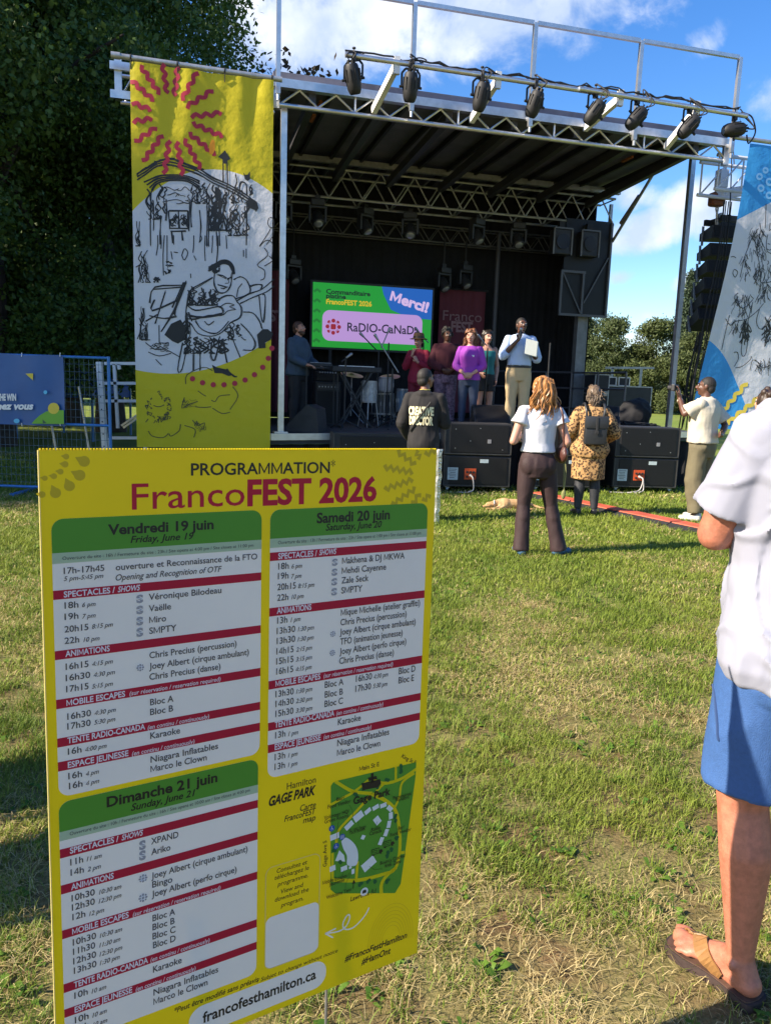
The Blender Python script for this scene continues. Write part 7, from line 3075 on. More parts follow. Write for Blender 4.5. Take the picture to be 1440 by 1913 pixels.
mb.lathe([(.001, 0), (.032, 0), (.032, .06), (.028, .06), (.001, .055)], R_b @ (P.J['wrL']+Vector((.01, .10, .13))), Rb @ Vector((0, 1, 0)), 14)
mb.build('lens', M_RUB, cb, True)

# ---------------------------------------------------------------- person half hidden at the right edge
hpos = Vector((at_y(1428, 800, 6.3).x, 6.3, 0))
P = person('dark haired person in grey shirt, almost hidden behind the shoulder of the nearest man', hpos, facing(-.25, 1), 1.63, 'light', dict(look=(0, 18, 0), anR=(.03, -.01, .045), anL=(-.03, -.01, .045), knR=(.04, .01, .285), knL=(-.04, .01, .285), toR=(.035, .08, .012), toL=(-.035, .08, .012), elR=(.13, .02, .64), wrR=(.09, .12, .62), elL=(-.13, .02, .64), wrL=(-.09, .12, .62)), 1.0, False, .011, True)
garment(P, 'shirt', mat('grey_cotton', (.16, .16, .17), .85), top_mb(P, .52, .02, .6, .025), fold=(.007, (9, 9, 4)))
garment(P, 'trousers', mat('dark_denim', (.03, .04, .07), .8), legs_mb(P, .58, .012, .97), fold=(.005, (9, 9, 4)))
hair_cap(P, mat('dark_brown_hair', (.035, .020, .013), .5, var=.4, vscale=60), .016, -.02, .01, 24)

# ================================================================== PEOPLE ON THE STAGE


def stage_at(px, Y):
    p = at_y(px, 700, Y)
    s = (p-SO).dot(E1)
    return Vector((p.x, Y, deckz(s)+.002))


def facecam(pos, turn=0):
    return facing(-pos.x, -pos.y)+rad(turn)


HOLD = dict(elR=(.135, .02, .635), elL=(-.135, .02, .635))
# woman in purple, hands clasped
pos = stage_at(876, 13.0)
P = person('smiling woman with curly hair in a purple top and dark jeans on the stage', pos, facecam(pos, -8), 1.66, 'light',
           dict(elR=(.140, .0, .635), wrR=(.035, .105, .555), elL=(-.140, .0, .635), wrL=(-.035, .105, .555), handR=(-1, .25, -.35), handL=(1, .25, -.35), handnR=(0, -1, 0), handnL=(0, -1, 0), curl=.5), 1.0, True, .010)
garment(P, 'jeans', mat('dark_blue_denim', (.030, .045, .085), .8, var=.2), legs_mb(P, .58, .010, .95), fold=(.004, (9, 9, 5)))
garment(P, 'top', mat('purple_jersey', (.27, .035, .36), .75, var=.06), top_mb(P, .50, .018, 1.55, .018, .835, .006, .0), fold=(.006, (9, 9, 4)))
MCH = mat('curly_auburn_hair', (.16, .062, .026), .5, var=.5, vscale=50)
hair_cap(P, MCH, .018, -.03, .05, 40, amp=.008)
strands(P, MCH, [((.075, -.02, .04), (.098, .0, -.14), .018, .022, 34, .03), ((-.075, -.02, .04), (-.098, .0, -.14), .018, .022, 34, .03), ((0, -.08, .04), (0, -.10, -.16), .05, .02, 30, .02)], 'curly_hair', .008, 3)
for sd in 'RL':
    local_mb(P, lambda mb: mb.__dict__.update(shoe_mb(P, sd).__dict__), 'shoe', mat('white_trainer', (.55, .53, .48), .6), True)
mb = MB()
mb.box(Vector((-.055, .135, .735*P.H)), .07, .006, .03, bev=.002)
mb.build('name_badge', M_WHITE, P.o, local=True)
# woman in teal behind her, at the microphone
pos = stage_at(906, 13.75)
P = person('dark haired woman in a teal vest top and dark shorts behind the microphone on stage', pos, facecam(pos, 25), 1.70, 'light', dict(elR=(.140, .0, .635), wrR=(.10, .09, .56), elL=(-.140, -.02, .635), wrL=(-.11, .03, .50)), 1.02, True, .011)
garment(P, 'shorts', mat('black_cotton', (.018, .018, .02), .8), legs_mb(P, .58, .014, .30, .01), fold=(.004, (9, 9, 5)))
garment(P, 'vest_top', mat('teal_jersey', (.012, .17, .17), .7), top_mb(P, .55, .014, 0, 0, .79, .004), fold=(.004, (9, 9, 4)))
MDH = mat('dark_hair', (.016, .012, .010), .45, var=.4, vscale=50)
hair_cap(P, MDH, .016, -.03, .05, 10)
strands(P, MDH, [((.075, -.02, .04), (.085, .0, -.15), .016, .012, 26, .02), ((-.075, -.02, .04), (-.085, .0, -.15), .016, .012, 26, .02), ((0, -.08, .04), (0, -.09, -.16), .04, .012, 24, .02)], 'long_hair', .008, 5)
for sd in 'RL':
    local_mb(P, lambda mb: mb.__dict__.update(shoe_mb(P, sd).__dict__), 'shoe', mat('black_shoe', (.02, .018, .02), .5), True)
# man in light blue shirt speaking into a microphone, papers in the other hand
pos = stage_at(968, 12.85)
P = person('man in a pale blue shirt and beige trousers speaking into a microphone on the stage', pos, facecam(pos, 12), 1.86, 'brown',
           dict(elR=(.155, .045, .655), wrR=(.045, .130, .795), handR=(-.25, -.05, 1), handnR=(-.4, -.8, 0), elL=(-.150, .02, .640), wrL=(-.085, .125, .680), handL=(.6, .5, .5), handnL=(.3, -.7, .3), look=(12, 6, 0), curl=.6), 1.04, False, .010)
garment(P, 'trousers', mat('beige_chino', (.48, .36, .20), .85, var=.06), legs_mb(P, .575, .020, .97, .008), fold=(.007, (8, 8, 5)))
sh = top_mb(P, .578, .026, 1.25, .028, .842, .0, .004)
sh.ell((0, -.002, .847*P.H), (.075, .070, .024), 14, 8)
garment(P, 'shirt', mat('pale_blue_cotton', (.42, .53, .74), .8, var=.04), sh, 3, (.009, (8, 8, 4)))
mb = MB()
c = P.sec(.568*P.H)
mb.rings([[Vector((c[0]+(c[3]+.026)*math.cos(t)*f, c[1]+(c[4]+.026)*math.sin(t)*f, z)) for t in [2*pi*i/24 for i in range(24)]] for z, f in ((.556*P.H, 1.02), (.556*P.H, 1.03), (.574*P.H, 1.03), (.574*P.H, 1.02))])
mb.build('belt', M_BLACK, P.o, True, local=True)
hair_cap(P, mat('short_black_hair', (.012, .010, .009), .7), .003, -.02, 0, amp=.001)
for sd in 'RL':
    local_mb(P, lambda mb: mb.__dict__.update(shoe_mb(P, sd).__dict__), 'shoe', mat('black_shoe', (.02, .018, .02), .5), True)
Mw = WM[P.o.name]
w = P.J['wrR']
o = empty('microphone', Mw @ (w+Vector((-.02, .02, .08))), 0, 'black hand microphone held to the mouth of the man in pale blue shirt', 'microphone')
mb = MB()
a, e = Mw @ (w+Vector((-.005, .045, .02))), Mw @ (w+Vector((-.025, .015, .16)))
mb.cap(a, e, .014, .018)
mh_ = mb.build('grip', M_BLACK, o, True)
mb = MB()
mb.ell(e, (.028, .028, .03))
mb.build('mesh_head', M_STEEL, mh_, True)
w = P.J['wrL']
o = empty('papers', Mw @ (w+Vector((.03, .07, .05))), 0, 'sheaf of pale papers held by the man in pale blue shirt', 'papers')
mb = MB()
Rz = Matrix.Rotation(P.o.rotation_euler.z, 3, 'Z')
nx_, ny_, nz_ = Rz @ Vector((.97, .1, .2)), Rz @ Vector((-.15, .9, .4)), None
nz_ = nx_.cross(ny_).normalized()
ny_ = nz_.cross(nx_).normalized()
for i in range(3):
    mb.box(Mw @ (w+Vector((.035+.008*i, .10+.004*i, .075+.006*i))), .20, .003, .27, (nx_, ny_, nz_))
mb.build('sheet', mat('pale_paper', (.55, .57, .50), .8), o)
# bearded man in blue jacket at the left
pos = stage_at(556, 13.4)
P = person('bearded man in dark blue jacket standing at the mixer, left on the stage', pos, facing(.85, -.45), 1.80, 'light',
           dict(elR=(.130, .03, .640), wrR=(.075, .165, .585), elL=(-.130, .04, .640), wrL=(-.070, .175, .590), handR=(-.1, 1, -.15), handL=(.1, 1, -.15), handnR=(0, 0, -1), handnL=(0, 0, -1), look=(0, 8, 0)), 1.10, False, .011)
garment(P, 'trousers', mat('black_cotton', (.018, .018, .02), .8), legs_mb(P, .58, .014, .97), fold=(.005, (9, 9, 4)))
sh = top_mb(P, .485, .030, 1.9, .028, .842, .012, 0)
sh.ell((0, -.004, .85*P.H), (.08, .075, .028), 14, 8)
garment(P, 'jacket', mat('dark_blue_cloth', (.045, .075, .115), .8, var=.15), sh, 3, (.009, (8, 8, 4)))
MBRD = mat('brown_beard_hair', (.075, .034, .018), .6, var=.3, vscale=60)
hair_cap(P, MBRD, .008, -.02, 0)
mb = MB()
P.hell(mb, (0, .045, -.082), (.045, .046, .036))
P.hell(mb, (0, .03, -.06), (.064, .055, .03))
link_mesh('beard', voxel(mb, .007, 2, 'beard', (.004, (40, 40, 40), 0)), MBRD, P.o, True)
# woman in hat and red
pos = stage_at(780, 14.3)
P = person('person in a brown brimmed hat and red outfit at a microphone beside the screen', pos, facecam(pos, -20), 1.64, 'light',
           dict(elR=(.130, .05, .645), wrR=(.03, .12, .775), handR=(-.3, .1, 1), handnR=(-.4, -.8, 0), elL=(-.135, .03, .645), wrL=(-.04, .135, .70), handL=(.4, .3, .8), handnL=(.4, -.8, 0), look=(-10, -8, 0), curl=.6), .96, True, .011)
garment(P, 'trousers', mat('dark_red_cloth2', (.20, .012, .03), .8), legs_mb(P, .58, .014, .97, .015), fold=(.005, (9, 9, 4)))
garment(P, 'jacket', mat('red_cloth', (.30, .015, .045), .8, var=.1), top_mb(P, .47, .024, 1.9, .024, .842, .012), 3, (.008, (8, 8, 4)))
hair_cap(P, MDH, .010, -.03, .04)
mb = MB()
fr = P.head_frame()
mb.lathe([(.10, -.005), (.165, -.016), (.168, -.010), (.105, .006), (.098, .06), (.09, .09), (.06, .10), (.03, .088), (.001, .085)], P.hp(0, -.012, .062), fr @ Vector((0, -.12, 1)), 24)
ht = mb.build('hat', mat('brown_felt', (.14, .085, .045), .9, var=.15), P.o, True, local=True)
mb = MB()
mb.lathe([(.101, .008), (.1065, .008), (.104, .03), (.099, .03)], P.hp(0, -.012, .062), fr @ Vector((0, -.12, 1)), 24)
mb.build('hat_band', M_BLACK, ht, True, local=True)
# man in maroon jumper
pos = stage_at(832, 14.1)
P = person('person in maroon jumper and patterned mauve trousers, standing before the red drape', pos, facecam(pos, 10), 1.76, 'brown',
           dict(elR=(.150, .0, .635), wrR=(.04, .105, .57), elL=(-.150, .0, .635), wrL=(-.04, .105, .57), handR=(-1, .2, -.2), handL=(1, .2, -.2), handnR=(0, -1, 0), handnL=(0, -1, 0)), 1.12, False, .011)
garment(P, 'trousers', mat('mauve_print', (.10, .055, .10), .85, var=.6, vscale=22, col2=(.24, .16, .23)), legs_mb(P, .575, .022, .97, .022), fold=(.006, (9, 9, 4)))
garment(P, 'jumper', mat('maroon_knit', (.060, .010, .018), .9, var=.1), top_mb(P, .525, .026, 1.9, .026, .842, .0), 3, (.008, (8, 8, 4)))
hair_cap(P, mat('short_black_hair', (.012, .010, .009), .7), .010, -.02, 0, 20)

# ================================================================== DOG LYING ON THE LAWN
dp = on_z(915, 950, 0)
dog = MB()
D = lambda x, y, z: Vector((x, y, z))
dog.cap(D(.16, 0, .085), D(.62, .02, .085), .088, .078)
dog.ell(D(.24, 0, .09), (.13, .10, .095))
dog.cap(D(.10, -.02, .10), D(.0, -.05, .075), .055, .05)
dog.ell(D(-.035, -.06, .072), (.062, .05, .052))
dog.cap(D(-.06, -.07, .062), D(-.135, -.085, .045), .034, .022)
dog.cap(D(.18, -.06, .05), D(.03, -.18, .028), .036, .022)
dog.cap(D(.03, -.18, .028), D(-.10, -.19, .022), .022, .020)
dog.cap(D(.22, -.07, .04), D(.12, -.20, .026), .034, .022)
dog.cap(D(.12, -.20, .026), D(.0, -.235, .020), .021, .019)
dog.cap(D(.58, -.03, .07), D(.50, -.20, .035), .060, .030)
dog.cap(D(.50, -.20, .035), D(.66, -.22, .028), .027, .021)
dog.cap(D(.66, -.22, .028), D(.56, -.27, .018), .021, .018)
dog.path(spline([D(.68, .02, .08), D(.78, .0, .05), D(.88, -.05, .03), D(.95, -.07, .03)], 5), [.030, .03, .028, .026, .026, .024, .024, .022, .02, .02, .018, .016, .014, .012, .01, .008], n=8)
for s in (-1, 1):
    dog.cap(D(-.01, -.055+s*.038, .105), D(.03, -.055+s*.06, .085), .018, .012)
me = voxel(dog, .009, 3, 'dog')
m = mat('ginger_dog_fur', (.50, .26, .085), .9, var=.3, vscale=5, bump=.4, bscale=120, col2=(.62, .42, .22))
o = link_mesh('dog', me, m, None, True)
o.location = dp
o.rotation_euler = (0, 0, .12)
o.scale = (.8, .8, .8)
WM[o.name] = Matrix.Translation(dp) @ Matrix.Rotation(.12, 4, 'Z')
tag(o, 'small ginger dog lying on the grass behind the legs of the woman in white top', 'dog')
b = MB()
b.ell((-.155, -.09, .046), (.012, .012, .010), 8, 5)
b.build('nose', M_BLACK, o, True, local=True)
b = MB()
for s in (-1, 1):
    b.ell((-.075, -.068+s*.030, .088), (.008, .007, .007), 8, 5)
b.build('eye', M_PUP, o, True, local=True)
b = MB()
b.path([Vector((.055+.05*0, 0, 0))+Vector((0, -.03, .085))+Vector((.012*math.cos(t), .062*math.cos(t), .062*math.sin(t))) for t in [2*pi*i/16 for i in range(17)]], .009, n=6)
b.build('collar', mat('pale_collar', (.5, .5, .5), .6), o, True, local=True)
# ================================================================== THE NEAR MAN AT THE RIGHT EDGE
NM = Vector((1.04, 1.815, .026))
NMF = facing(-.22, .975)
PP = Person(1.77, dict(elL=(-.124, .045, .668), wrL=(.01, .125, .668), elR=(.140, .045, .680), wrR=(-.01, .125, .68), handL=(1, .1, 0), handR=(-1, .1, 0), handnL=(0, -1, 0), handnR=(0, -1, 0),
                       hpL=(-.056, 0, .515), knL=(-.060, .012, .285), anL=(-.052, -.012, .045), toL=(-.082, .085, .012), knR=(.09, .02, .285), anR=(.12, .0, .045), toR=(.15, .095, .012), look=(8, 5, 0)), 1.14)


def toes(mb, P, sd):
    k = P.k
    an, to = P.J['an'+sd], P.J['to'+sd]
    fd = (to-an)
    fd.z = 0
    fd.normalize()
    side = Vector((-fd.y, fd.x, 0))*(-1 if sd == 'L' else 1)       # towards the big toe
    t0 = Vector((to.x, to.y, 0))
    for i, (off, fw, r, L) in enumerate(((.030, .012, .0150, .046), (.008, .010, .0105, .040), (-.009, .002, .0098, .036), (-.024, -.010, .0092, .032), (-.038, -.024, .0088, .028))):
        a = t0 + side*(off*k) + fd*((fw-.03)*k) + EZ*.020
        e = a + fd*(L*k) + side*(-.004*i*k*.4) - EZ*.006
        m_ = lerp(a, e, .55)+EZ*.004
        mb.cap(a, m_, r*k*1.05, r*k, 10, 4)
        mb.cap(m_, e, r*k, r*k*.86, 10, 4)
    for off in (.026, .008, -.010, -.026):
        mb.cap(Vector((an.x, an.y, .050)) + fd*.03, t0 + side*(off*k) - fd*.045*k + EZ*.022, .030*k, .0145*k, 10, 4)
    mb.ell(an + side*.034*k + EZ*.004, (.008*k, .012*k, .014*k), 10, 6)
    mb.ell(an - side*.034*k - EZ*.006, (.008*k, .012*k, .014*k), 10, 6)
    return fd, side, t0


mbb = PP.body()
for sd in 'RL':
    FD = toes(mbb, PP, sd)
me = voxel(mbb, .0052, 4, 'person')
o = link_mesh('person', me, SKIN['tan'], None, True)
o.location = NM
o.rotation_euler = (0, 0, NMF)
WM[o.name] = Matrix.Translation(NM) @ Matrix.Rotation(NMF, 4, 'Z')
tag(o, 'nearest man, cut off by the right edge, in white top, blue shorts and flip flops', 'person')
PP.o, PP.vox, PP.skin = o, .0065, 'tan'
P = PP
# shirt: loose, with wide sleeves and drawn folds under the arm
mb = top_mb(P, .474, .020, .76, .018, .845, .014, .010)
mb.ell((0, -.004, .848*P.H), (.082, .078, .024), 16, 8)
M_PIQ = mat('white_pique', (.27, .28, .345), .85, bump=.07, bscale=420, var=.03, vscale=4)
me = voxel(mb, .0065, 4, 'shirt', None)


def drape_folds(me, P):
    """soft folds that run from the armpit and hang from the shoulder"""
    me.update()
    n = len(me.vertices)
    no, co = np.empty(n*3), np.empty(n*3)
    me.vertices.foreach_get('normal', no)
    me.vertices.foreach_get('co', co)
    no, co = no.reshape(-1, 3), co.reshape(-1, 3)
    nf = mnoise.noise
    for i in range(n):
        x, y, z = co[i]
        far = 1 if x > -.19 else .45
        a = nf(Vector((x*5, y*5, z*1.6)))*.020*far + nf(Vector((x*11+3, y*11, z*3)))*.011*far
        w_ = nf(Vector((x*9+z*5, y*9, z*6-x*4)))
        a += (1-min(1, abs(w_)*5))*.016*far
        # creases fanning out from the armpit over the back
        dx, dz = x+.165, z-1.30
        r = math.hypot(dx, dz)
        if r < .30 and y < .05:
            th = math.atan2(dz, dx)
            a += .020*math.sin(th*13+r*14)*math.exp(-((r-.09)/.09)**2)*min(1, max(0, (x+.20)*20))
        if z < 1.05:
            a += .003*math.sin(x*24+z*9+y*18)*min(1, (1.05-z)*6)
        co[i] += no[i]*a
    me.vertices.foreach_set('co', co.ravel())
    me.update()


drape_folds(me, P)
shirt = link_mesh('shirt', me, M_PIQ, o, True)
# stitched hems
J = P.J
sh, el = J['shL'], J['elL']
ax = (el-sh).normalized()
e = lerp(sh, el, .86)
X, Y, Z = basis(ax)
# shorts
mb = legs_mb(P, .50, .004, .445, .0)
mb.ell((0, -.02, .475*P.H), (.198, .155, .10), 18, 10)
me = voxel(mb, .0065, 4, 'shorts', (.011, (6, 6, 4), 3.0))
M_SHORT = mat('blue_cotton', (.032, .092, .255), .8, var=.10, vscale=90, bump=.25, bscale=300)
shorts = link_mesh('shorts', me, M_SHORT, o, True)
# side pocket edge and a seam, lying on the cloth


def on_cloth(obj, p, d):
    ok, loc, nor, _ = obj.ray_cast(Vector(p), Vector(d).normalized())
    return (loc + nor*.0012) if ok else None


bpy.context.view_layer.update()
pts = []
for i in range(10):
    z = lerp(.80, .68, i/9)
    q_ = on_cloth(shorts, (-1, lerp(.06, .0, (i/9)**.6), z), (1, 0, 0))
    if q_:
        pts.append(q_)
if len(pts) > 3:
    b = MB()
    b.path(pts, .0035, n=6)
    b.build('pocket_edge', mat('dark_blue_stitch', (.02, .05, .14), .8), shorts, True, local=True)
pts = []
for i in range(16):
    z = lerp(.92, .56, i/15)
    q_ = on_cloth(shorts, (-.045-.02*i/15, -1, z), (0, 1, 0))
    if q_:
        pts.append(q_)
# flip flops
for sd in 'RL':
    k = P.k
    an, to = J['an'+sd], J['to'+sd]
    fd = (to-an)
    fd.z = 0
    fd.normalize()
    side = Vector((-fd.y, fd.x, 0))*(-1 if sd == 'L' else 1)
    t0 = Vector((to.x, to.y, 0))
    hl = Vector((an.x, an.y, 0))-fd*.062*k
    L = (t0-hl).length+.034*k
    out = []
    prof = [(0, .0), (.02, .030), (.08, .039), (.3, .035), (.5, .037), (.72, .050), (.88, .050), (.96, .036), (1.0, .0)]
    pr = spline([(a, b_, 0) for a, b_ in prof], 4)
    for q_ in pr:
        out.append(hl + fd*(q_.x*L) + side*(max(q_.y, 0)*k + .004))
    for q_ in reversed(pr[1:-1]):
        out.append(hl + fd*(q_.x*L) - side*(max(q_.y, 0)*k - .002))
    b = MB()
    b.prism([p - EZ*.024 for p in out], EZ*.026)
    sl = b.build('sole', mat('dark_brown_rubber', (.040, .024, .020), .8, var=.25, vscale=30, bump=.2), o, local=True)
    b = MB()
    cx_ = sum((p for p in out), Vector())/len(out)
    b.prism([lerp(p, cx_, .05) + EZ*.0025 for p in out], EZ*.003)
    b.build('footbed', mat('brown_footbed', (.085, .045, .030), .7, var=.3, vscale=20), sl, local=True)
    b = MB()
    gap = t0 + side*.018*k - fd*.004*k
    bpy.context.view_layer.update()
    for sgn in (1, -1):
        end = lerp(hl, t0, .40) + side*(.047*k*sgn)
        top_ = gap - fd*.045*k + EZ*.058 + side*(.006*sgn)
        ctr = [gap+EZ*.006, gap+EZ*.040 - fd*.014*k, top_, lerp(top_, end+EZ*.01, .5)+side*(.019*sgn*k)+EZ*.014, end+EZ*.006]
        cur = spline(ctr, 6)
        # lie on the foot
        pts = []
        for q_ in cur:
            ok, loc, nor, _ = o.closest_point_on_mesh(q_)
            pts.append((loc+nor*.0035, nor) if ok else (q_, EZ))
        w0, w1 = .008, .021
        ring = []
        for i, (q_, nor) in enumerate(pts):
            d_ = (pts[min(i+1, len(pts)-1)][0]-pts[max(i-1, 0)][0]).normalized()
            w_ = nor.cross(d_).normalized()
            wd = lerp(w0, w1, min(1, i/8))
            ring.append([q_+w_*wd-nor*.002, q_+w_*wd+nor*.002, q_-w_*wd+nor*.002, q_-w_*wd-nor*.002])
        b.rings(ring)
    stp = b.build('strap', mat('tan_leather', (.25, .125, .042), .5, var=.15, vscale=25), o, False, local=True)
# ================================================================== TREES
def blob_points(rs, blobs, n, shell=.55):
    w = np.array([b[3]*b[4]*b[5] for b in blobs])**(2/3)
    k = rs.choice(len(blobs), n, p=w/w.sum())
    B = np.array(blobs)[k]
    d = rs.normal(size=(n, 3))
    d /= np.linalg.norm(d, axis=1)[:, None]
    r = (shell + (1-shell)*rs.rand(n)**.6)[:, None]
    return B[:, :3] + d*r*B[:, 3:6], d


def leaves(name, centers, per, spread, size, cols, rs, m, droop=.3, dirs=None, aspect=.62):
    n = len(centers)*per
    c = np.repeat(centers, per, 0) + rs.normal(size=(n, 3))*spread
    a = rs.normal(size=(n, 3))
    a[:, 2] -= droop
    a /= np.linalg.norm(a, axis=1)[:, None]
    b = rs.normal(size=(n, 3))
    b -= a*(a*b).sum(1)[:, None]
    b /= np.linalg.norm(b, axis=1)[:, None]
    s = (size*rs.uniform(.6, 1.35, n))[:, None]
    V = np.empty((n, 4, 3), np.float32)
    V[:, 0] = c - a*s*.5
    V[:, 1] = c + b*s*aspect*.5 + a*s*.05
    V[:, 2] = c + a*s*.5
    V[:, 3] = c - b*s*aspect*.5 + a*s*.05
    F = np.arange(n*4).reshape(n, 4)
    me = fast_mesh(name, V.reshape(-1, 3), F, 4)
    t = rs.rand(n, 1)*.6 + np.repeat(rs.rand(len(centers), 1), per, 0)*.4
    C = np.array(cols[0])*(1-t)+np.array(cols[1])*t
    set_cols(me, 'leaf', np.repeat(C, 4, 0))
    me.materials.append(m)
    return me


M_LEAF = attr_mat('maple_leaves', 'leaf', .5, .30, .3)
M_NEED = attr_mat('conifer_needles', 'leaf', .6, .12, .2)
M_BARK = mat('dark_bark', (.045, .035, .028), .95, var=.4, vscale=6, bump=.8, bscale=14)


def trunk_mesh(name, rs, H, r0, crown, nl=9, z0=.28):
    b = MB()
    pts = [(rs.normal()*.02*H*i/6, rs.normal()*.02*H*i/6, H*.85*i/6) for i in range(7)]
    pts[0] = (0, 0, -.1)
    b.path(pts, [r0*(1.25 if i == 0 else 1-.75*i/6) for i in range(7)], n=10)
    for i in range(nl):
        t = z0 + (.8-z0)*i/nl
        q = Vector(pts[0]).lerp(Vector(pts[6]), t)
        c = crown[rs.randint(len(crown))]
        e = Vector(c[:3]) + Vector(rs.normal(size=3))*.5*c[3]*.5
        m_ = q.lerp(e, .5)+Vector((0, 0, .08*H*rs.rand()))
        b.path(spline([q, m_, e], 5), [r0*.42*(1-.085*j) for j in range(11)], n=7)
    return b.mesh(name)


def broadleaf(seed, H, R, zlow, n, per, size, cols):
    rs = np.random.RandomState(seed)
    blobs = []
    zc = (zlow+H)/2
    for i in range(26):
        a = rs.uniform(0, 2*pi)
        t = rs.uniform(0, 1)
        z = zlow + (H-zlow)*t
        rr = R*math.sqrt(max(.12, 1-((t-.42)/.62)**2))
        q = rr*rs.uniform(.35, .82)
        s = R*rs.uniform(.26, .42)
        blobs.append((q*math.cos(a), q*math.sin(a), z, s*1.1, s*1.1, s*.8))
    pts, d = blob_points(rs, blobs, n, .45)
    pts = pts[pts[:, 2] > zlow*.7]
    return leaves('crown', pts, per, size*1.5, size, cols, rs, M_LEAF), trunk_mesh('trunk', rs, H, R*.07, blobs)


def place_tree(meshes, loc, rz, scale, label, cat='tree', group=None, name='tree'):
    o = empty(name, loc, rz, label, cat, group)
    if scale != 1:
        o.scale = (scale, scale, scale)
    for nm, me in zip(('crown', 'trunk'), meshes):
        c = bpy.data.objects.new(nm, me)
        COL.objects.link(c)
        c.parent = o
        if nm == 'trunk' and not me.materials:
            me.materials.append(M_BARK)
    return o


GREEN = ((.030, .066, .012), (.095, .16, .028))
T1 = broadleaf(1, 15.0, 5.6, 2.3, 9500, 12, .135, GREEN)
T2 = broadleaf(5, 13.0, 4.6, 2.0, 11500, 12, .13, GREEN)
GT = 'tall broadleaf trees behind the fence on the left'
for (me, x, y, rz, sc, lab) in ((T1, -12.6, 18.5, 0, 1.0, 'tall dark broadleaf tree at the left edge, above the blue fence banner'), (T1, -8.3, 23.0, 2.1, .97, 'tall dark broadleaf tree rising behind the yellow stage banner'),
                                (T2, -8.6, 17.0, 1.0, .92, 'dark broadleaf tree just left of the yellow stage banner'), (T2, -14.5, 27.0, 4.0, 1.15, 'dark broadleaf tree farther back at the left edge'), (T2, -10.6, 25.5, 5.0, 1.24, 'dark broadleaf tree whose crown edge meets the sky above the stage banner')):
    place_tree(me, (x, y, 0), rz, sc, lab, 'tree', GT)
for (me, x, y, rz, sc, lab) in ((T2, -14.6, 9.6, .4, 1.0, 'broadleaf tree left of the picture whose shade falls on the fence'), (T1, -21.5, 15.0, 3.0, .80, 'tall broadleaf tree left of the picture, shading the trees behind the fence'), (T2, -19.0, 8.0, 2.2, 1.1, 'broadleaf tree far left of the picture'), (T2, -27, 22, 1.2, .9, 'broadleaf tree far left behind the others')):
    place_tree(me, (x, y, 0), rz, sc, lab, 'tree', GT)
for i, (x, y, rz, sc) in enumerate(((-24, 46, 0, 1.0), (-15, 52, 1.3, 1.1), (-33, 50, 2.2, 1.1))):
    place_tree(T2, (x, y, -1.6), rz, sc, ['distant tree beyond the lawn, far left under the crowns', 'distant tree seen low between the fence and the yellow banner', 'distant tree at the far left behind the fence banner'][i], 'tree', 'distant trees on the left')
# a tree with reddish leaves whose top shows over the stage roof
T3 = broadleaf(9, 9.0, 3.0, 2.5, 1500, 8, .2, ((.035, .022, .016), (.07, .05, .025)))
p = at_y(612, 152, 24.0)
place_tree(T3, (p.x, 24.0, p.z-9.9), 0, 1.05, 'tree with dark reddish leaves showing just above the stage roof')


def conifer(seed, H, R, n, per, size, cols, pine):
    rs = np.random.RandomState(seed)
    if pine:
        blobs = []
        for i in range(34):
            t = rs.uniform(.08, 1)
            a = rs.uniform(0, 2*pi)
            rr = R*(1-.75*t**1.6)*rs.uniform(.4, .95)
            s = R*rs.uniform(.2, .34)
            blobs.append((rr*math.cos(a), rr*math.sin(a), H*t, s*1.3, s*1.3, s*.55))
        pts, d = blob_points(rs, blobs, n, .3)
        pts = pts[pts[:, 2] > H*.04]
    else:
        t = rs.rand(n)**.75
        lay = np.floor(t*17)/17
        a = rs.uniform(0, 2*pi, n)
        arm = np.floor(a/(2*pi)*9+lay*31 % 1)*2*pi/9 + lay*40
        a = arm + rs.normal(size=n)*.22
        r = R*(1-lay)*np.sqrt(rs.rand(n))*(.8+.35*np.sin(lay*97+arm*3))
        z = H*(.04+.96*lay) - r*.22 + rs.normal(size=n)*.06
        pts = np.stack([r*np.cos(a), r*np.sin(a), np.maximum(z, .2)], 1)
        blobs = [(0, 0, H*.5, .3, .3, 1)]
    return leaves('crown', pts, per, size*.8, size, cols, rs, M_NEED, .2, aspect=.4), trunk_mesh('trunk', rs, H, H*.018, blobs, 4)


PINE = conifer(3, 10.5, 4.2, 2600, 9, .34, ((.035, .055, .018), (.085, .105, .038)), True)
PINB = conifer(4, 10.0, 4.4, 2600, 9, .34, ((.040, .058, .020), (.10, .122, .040)), True)
SPRU = conifer(6, 16.5, 4.0, 4200, 7, .32, ((.028, .050, .028), (.075, .105, .062)), False)


def tree_at(me, px, ytop, Y, h, rz, lab, wide=1.0):
    p = at_y(px, ytop, Y)
    k = p.z/h
    o = place_tree(me, (p.x, Y, 0), rz, 1, lab, 'tree', 'trees beyond the field on the right')
    o.scale = (k*wide, k*wide, k)


tree_at(PINE, 1143, 596, 80, 10.5, 0, 'rounded dark green pine just right of the stage', .92)
tree_at(PINE, 1082, 585, 88, 10.5, 2, 'dark pine partly hidden by the silver post of the stage', .9)
tree_at(PINB, 1232, 606, 78, 10.0, 1, 'broad brownish green pine behind the slanting silver post', 1.05)
tree_at(PINE, 1190, 650, 95, 10.5, 3, 'low green pine between the dark pine and the brownish pine', 1.2)
tree_at(SPRU, 1296, 500, 84, 16.5, 0, 'tall pointed spruce behind the hung loudspeaker column', 1.0)
tree_at(PINB, 1300, 625, 74, 10.0, 2.5, 'brownish pine at the foot of the tall spruce', .9)
tree_at(PINE, 1370, 600, 90, 10.5, 4, 'dark pine behind the blue and white banner', 1.1)
tree_at(PINE, 1460, 590, 95, 10.5, 5, 'dark pine right of the picture', 1.2)

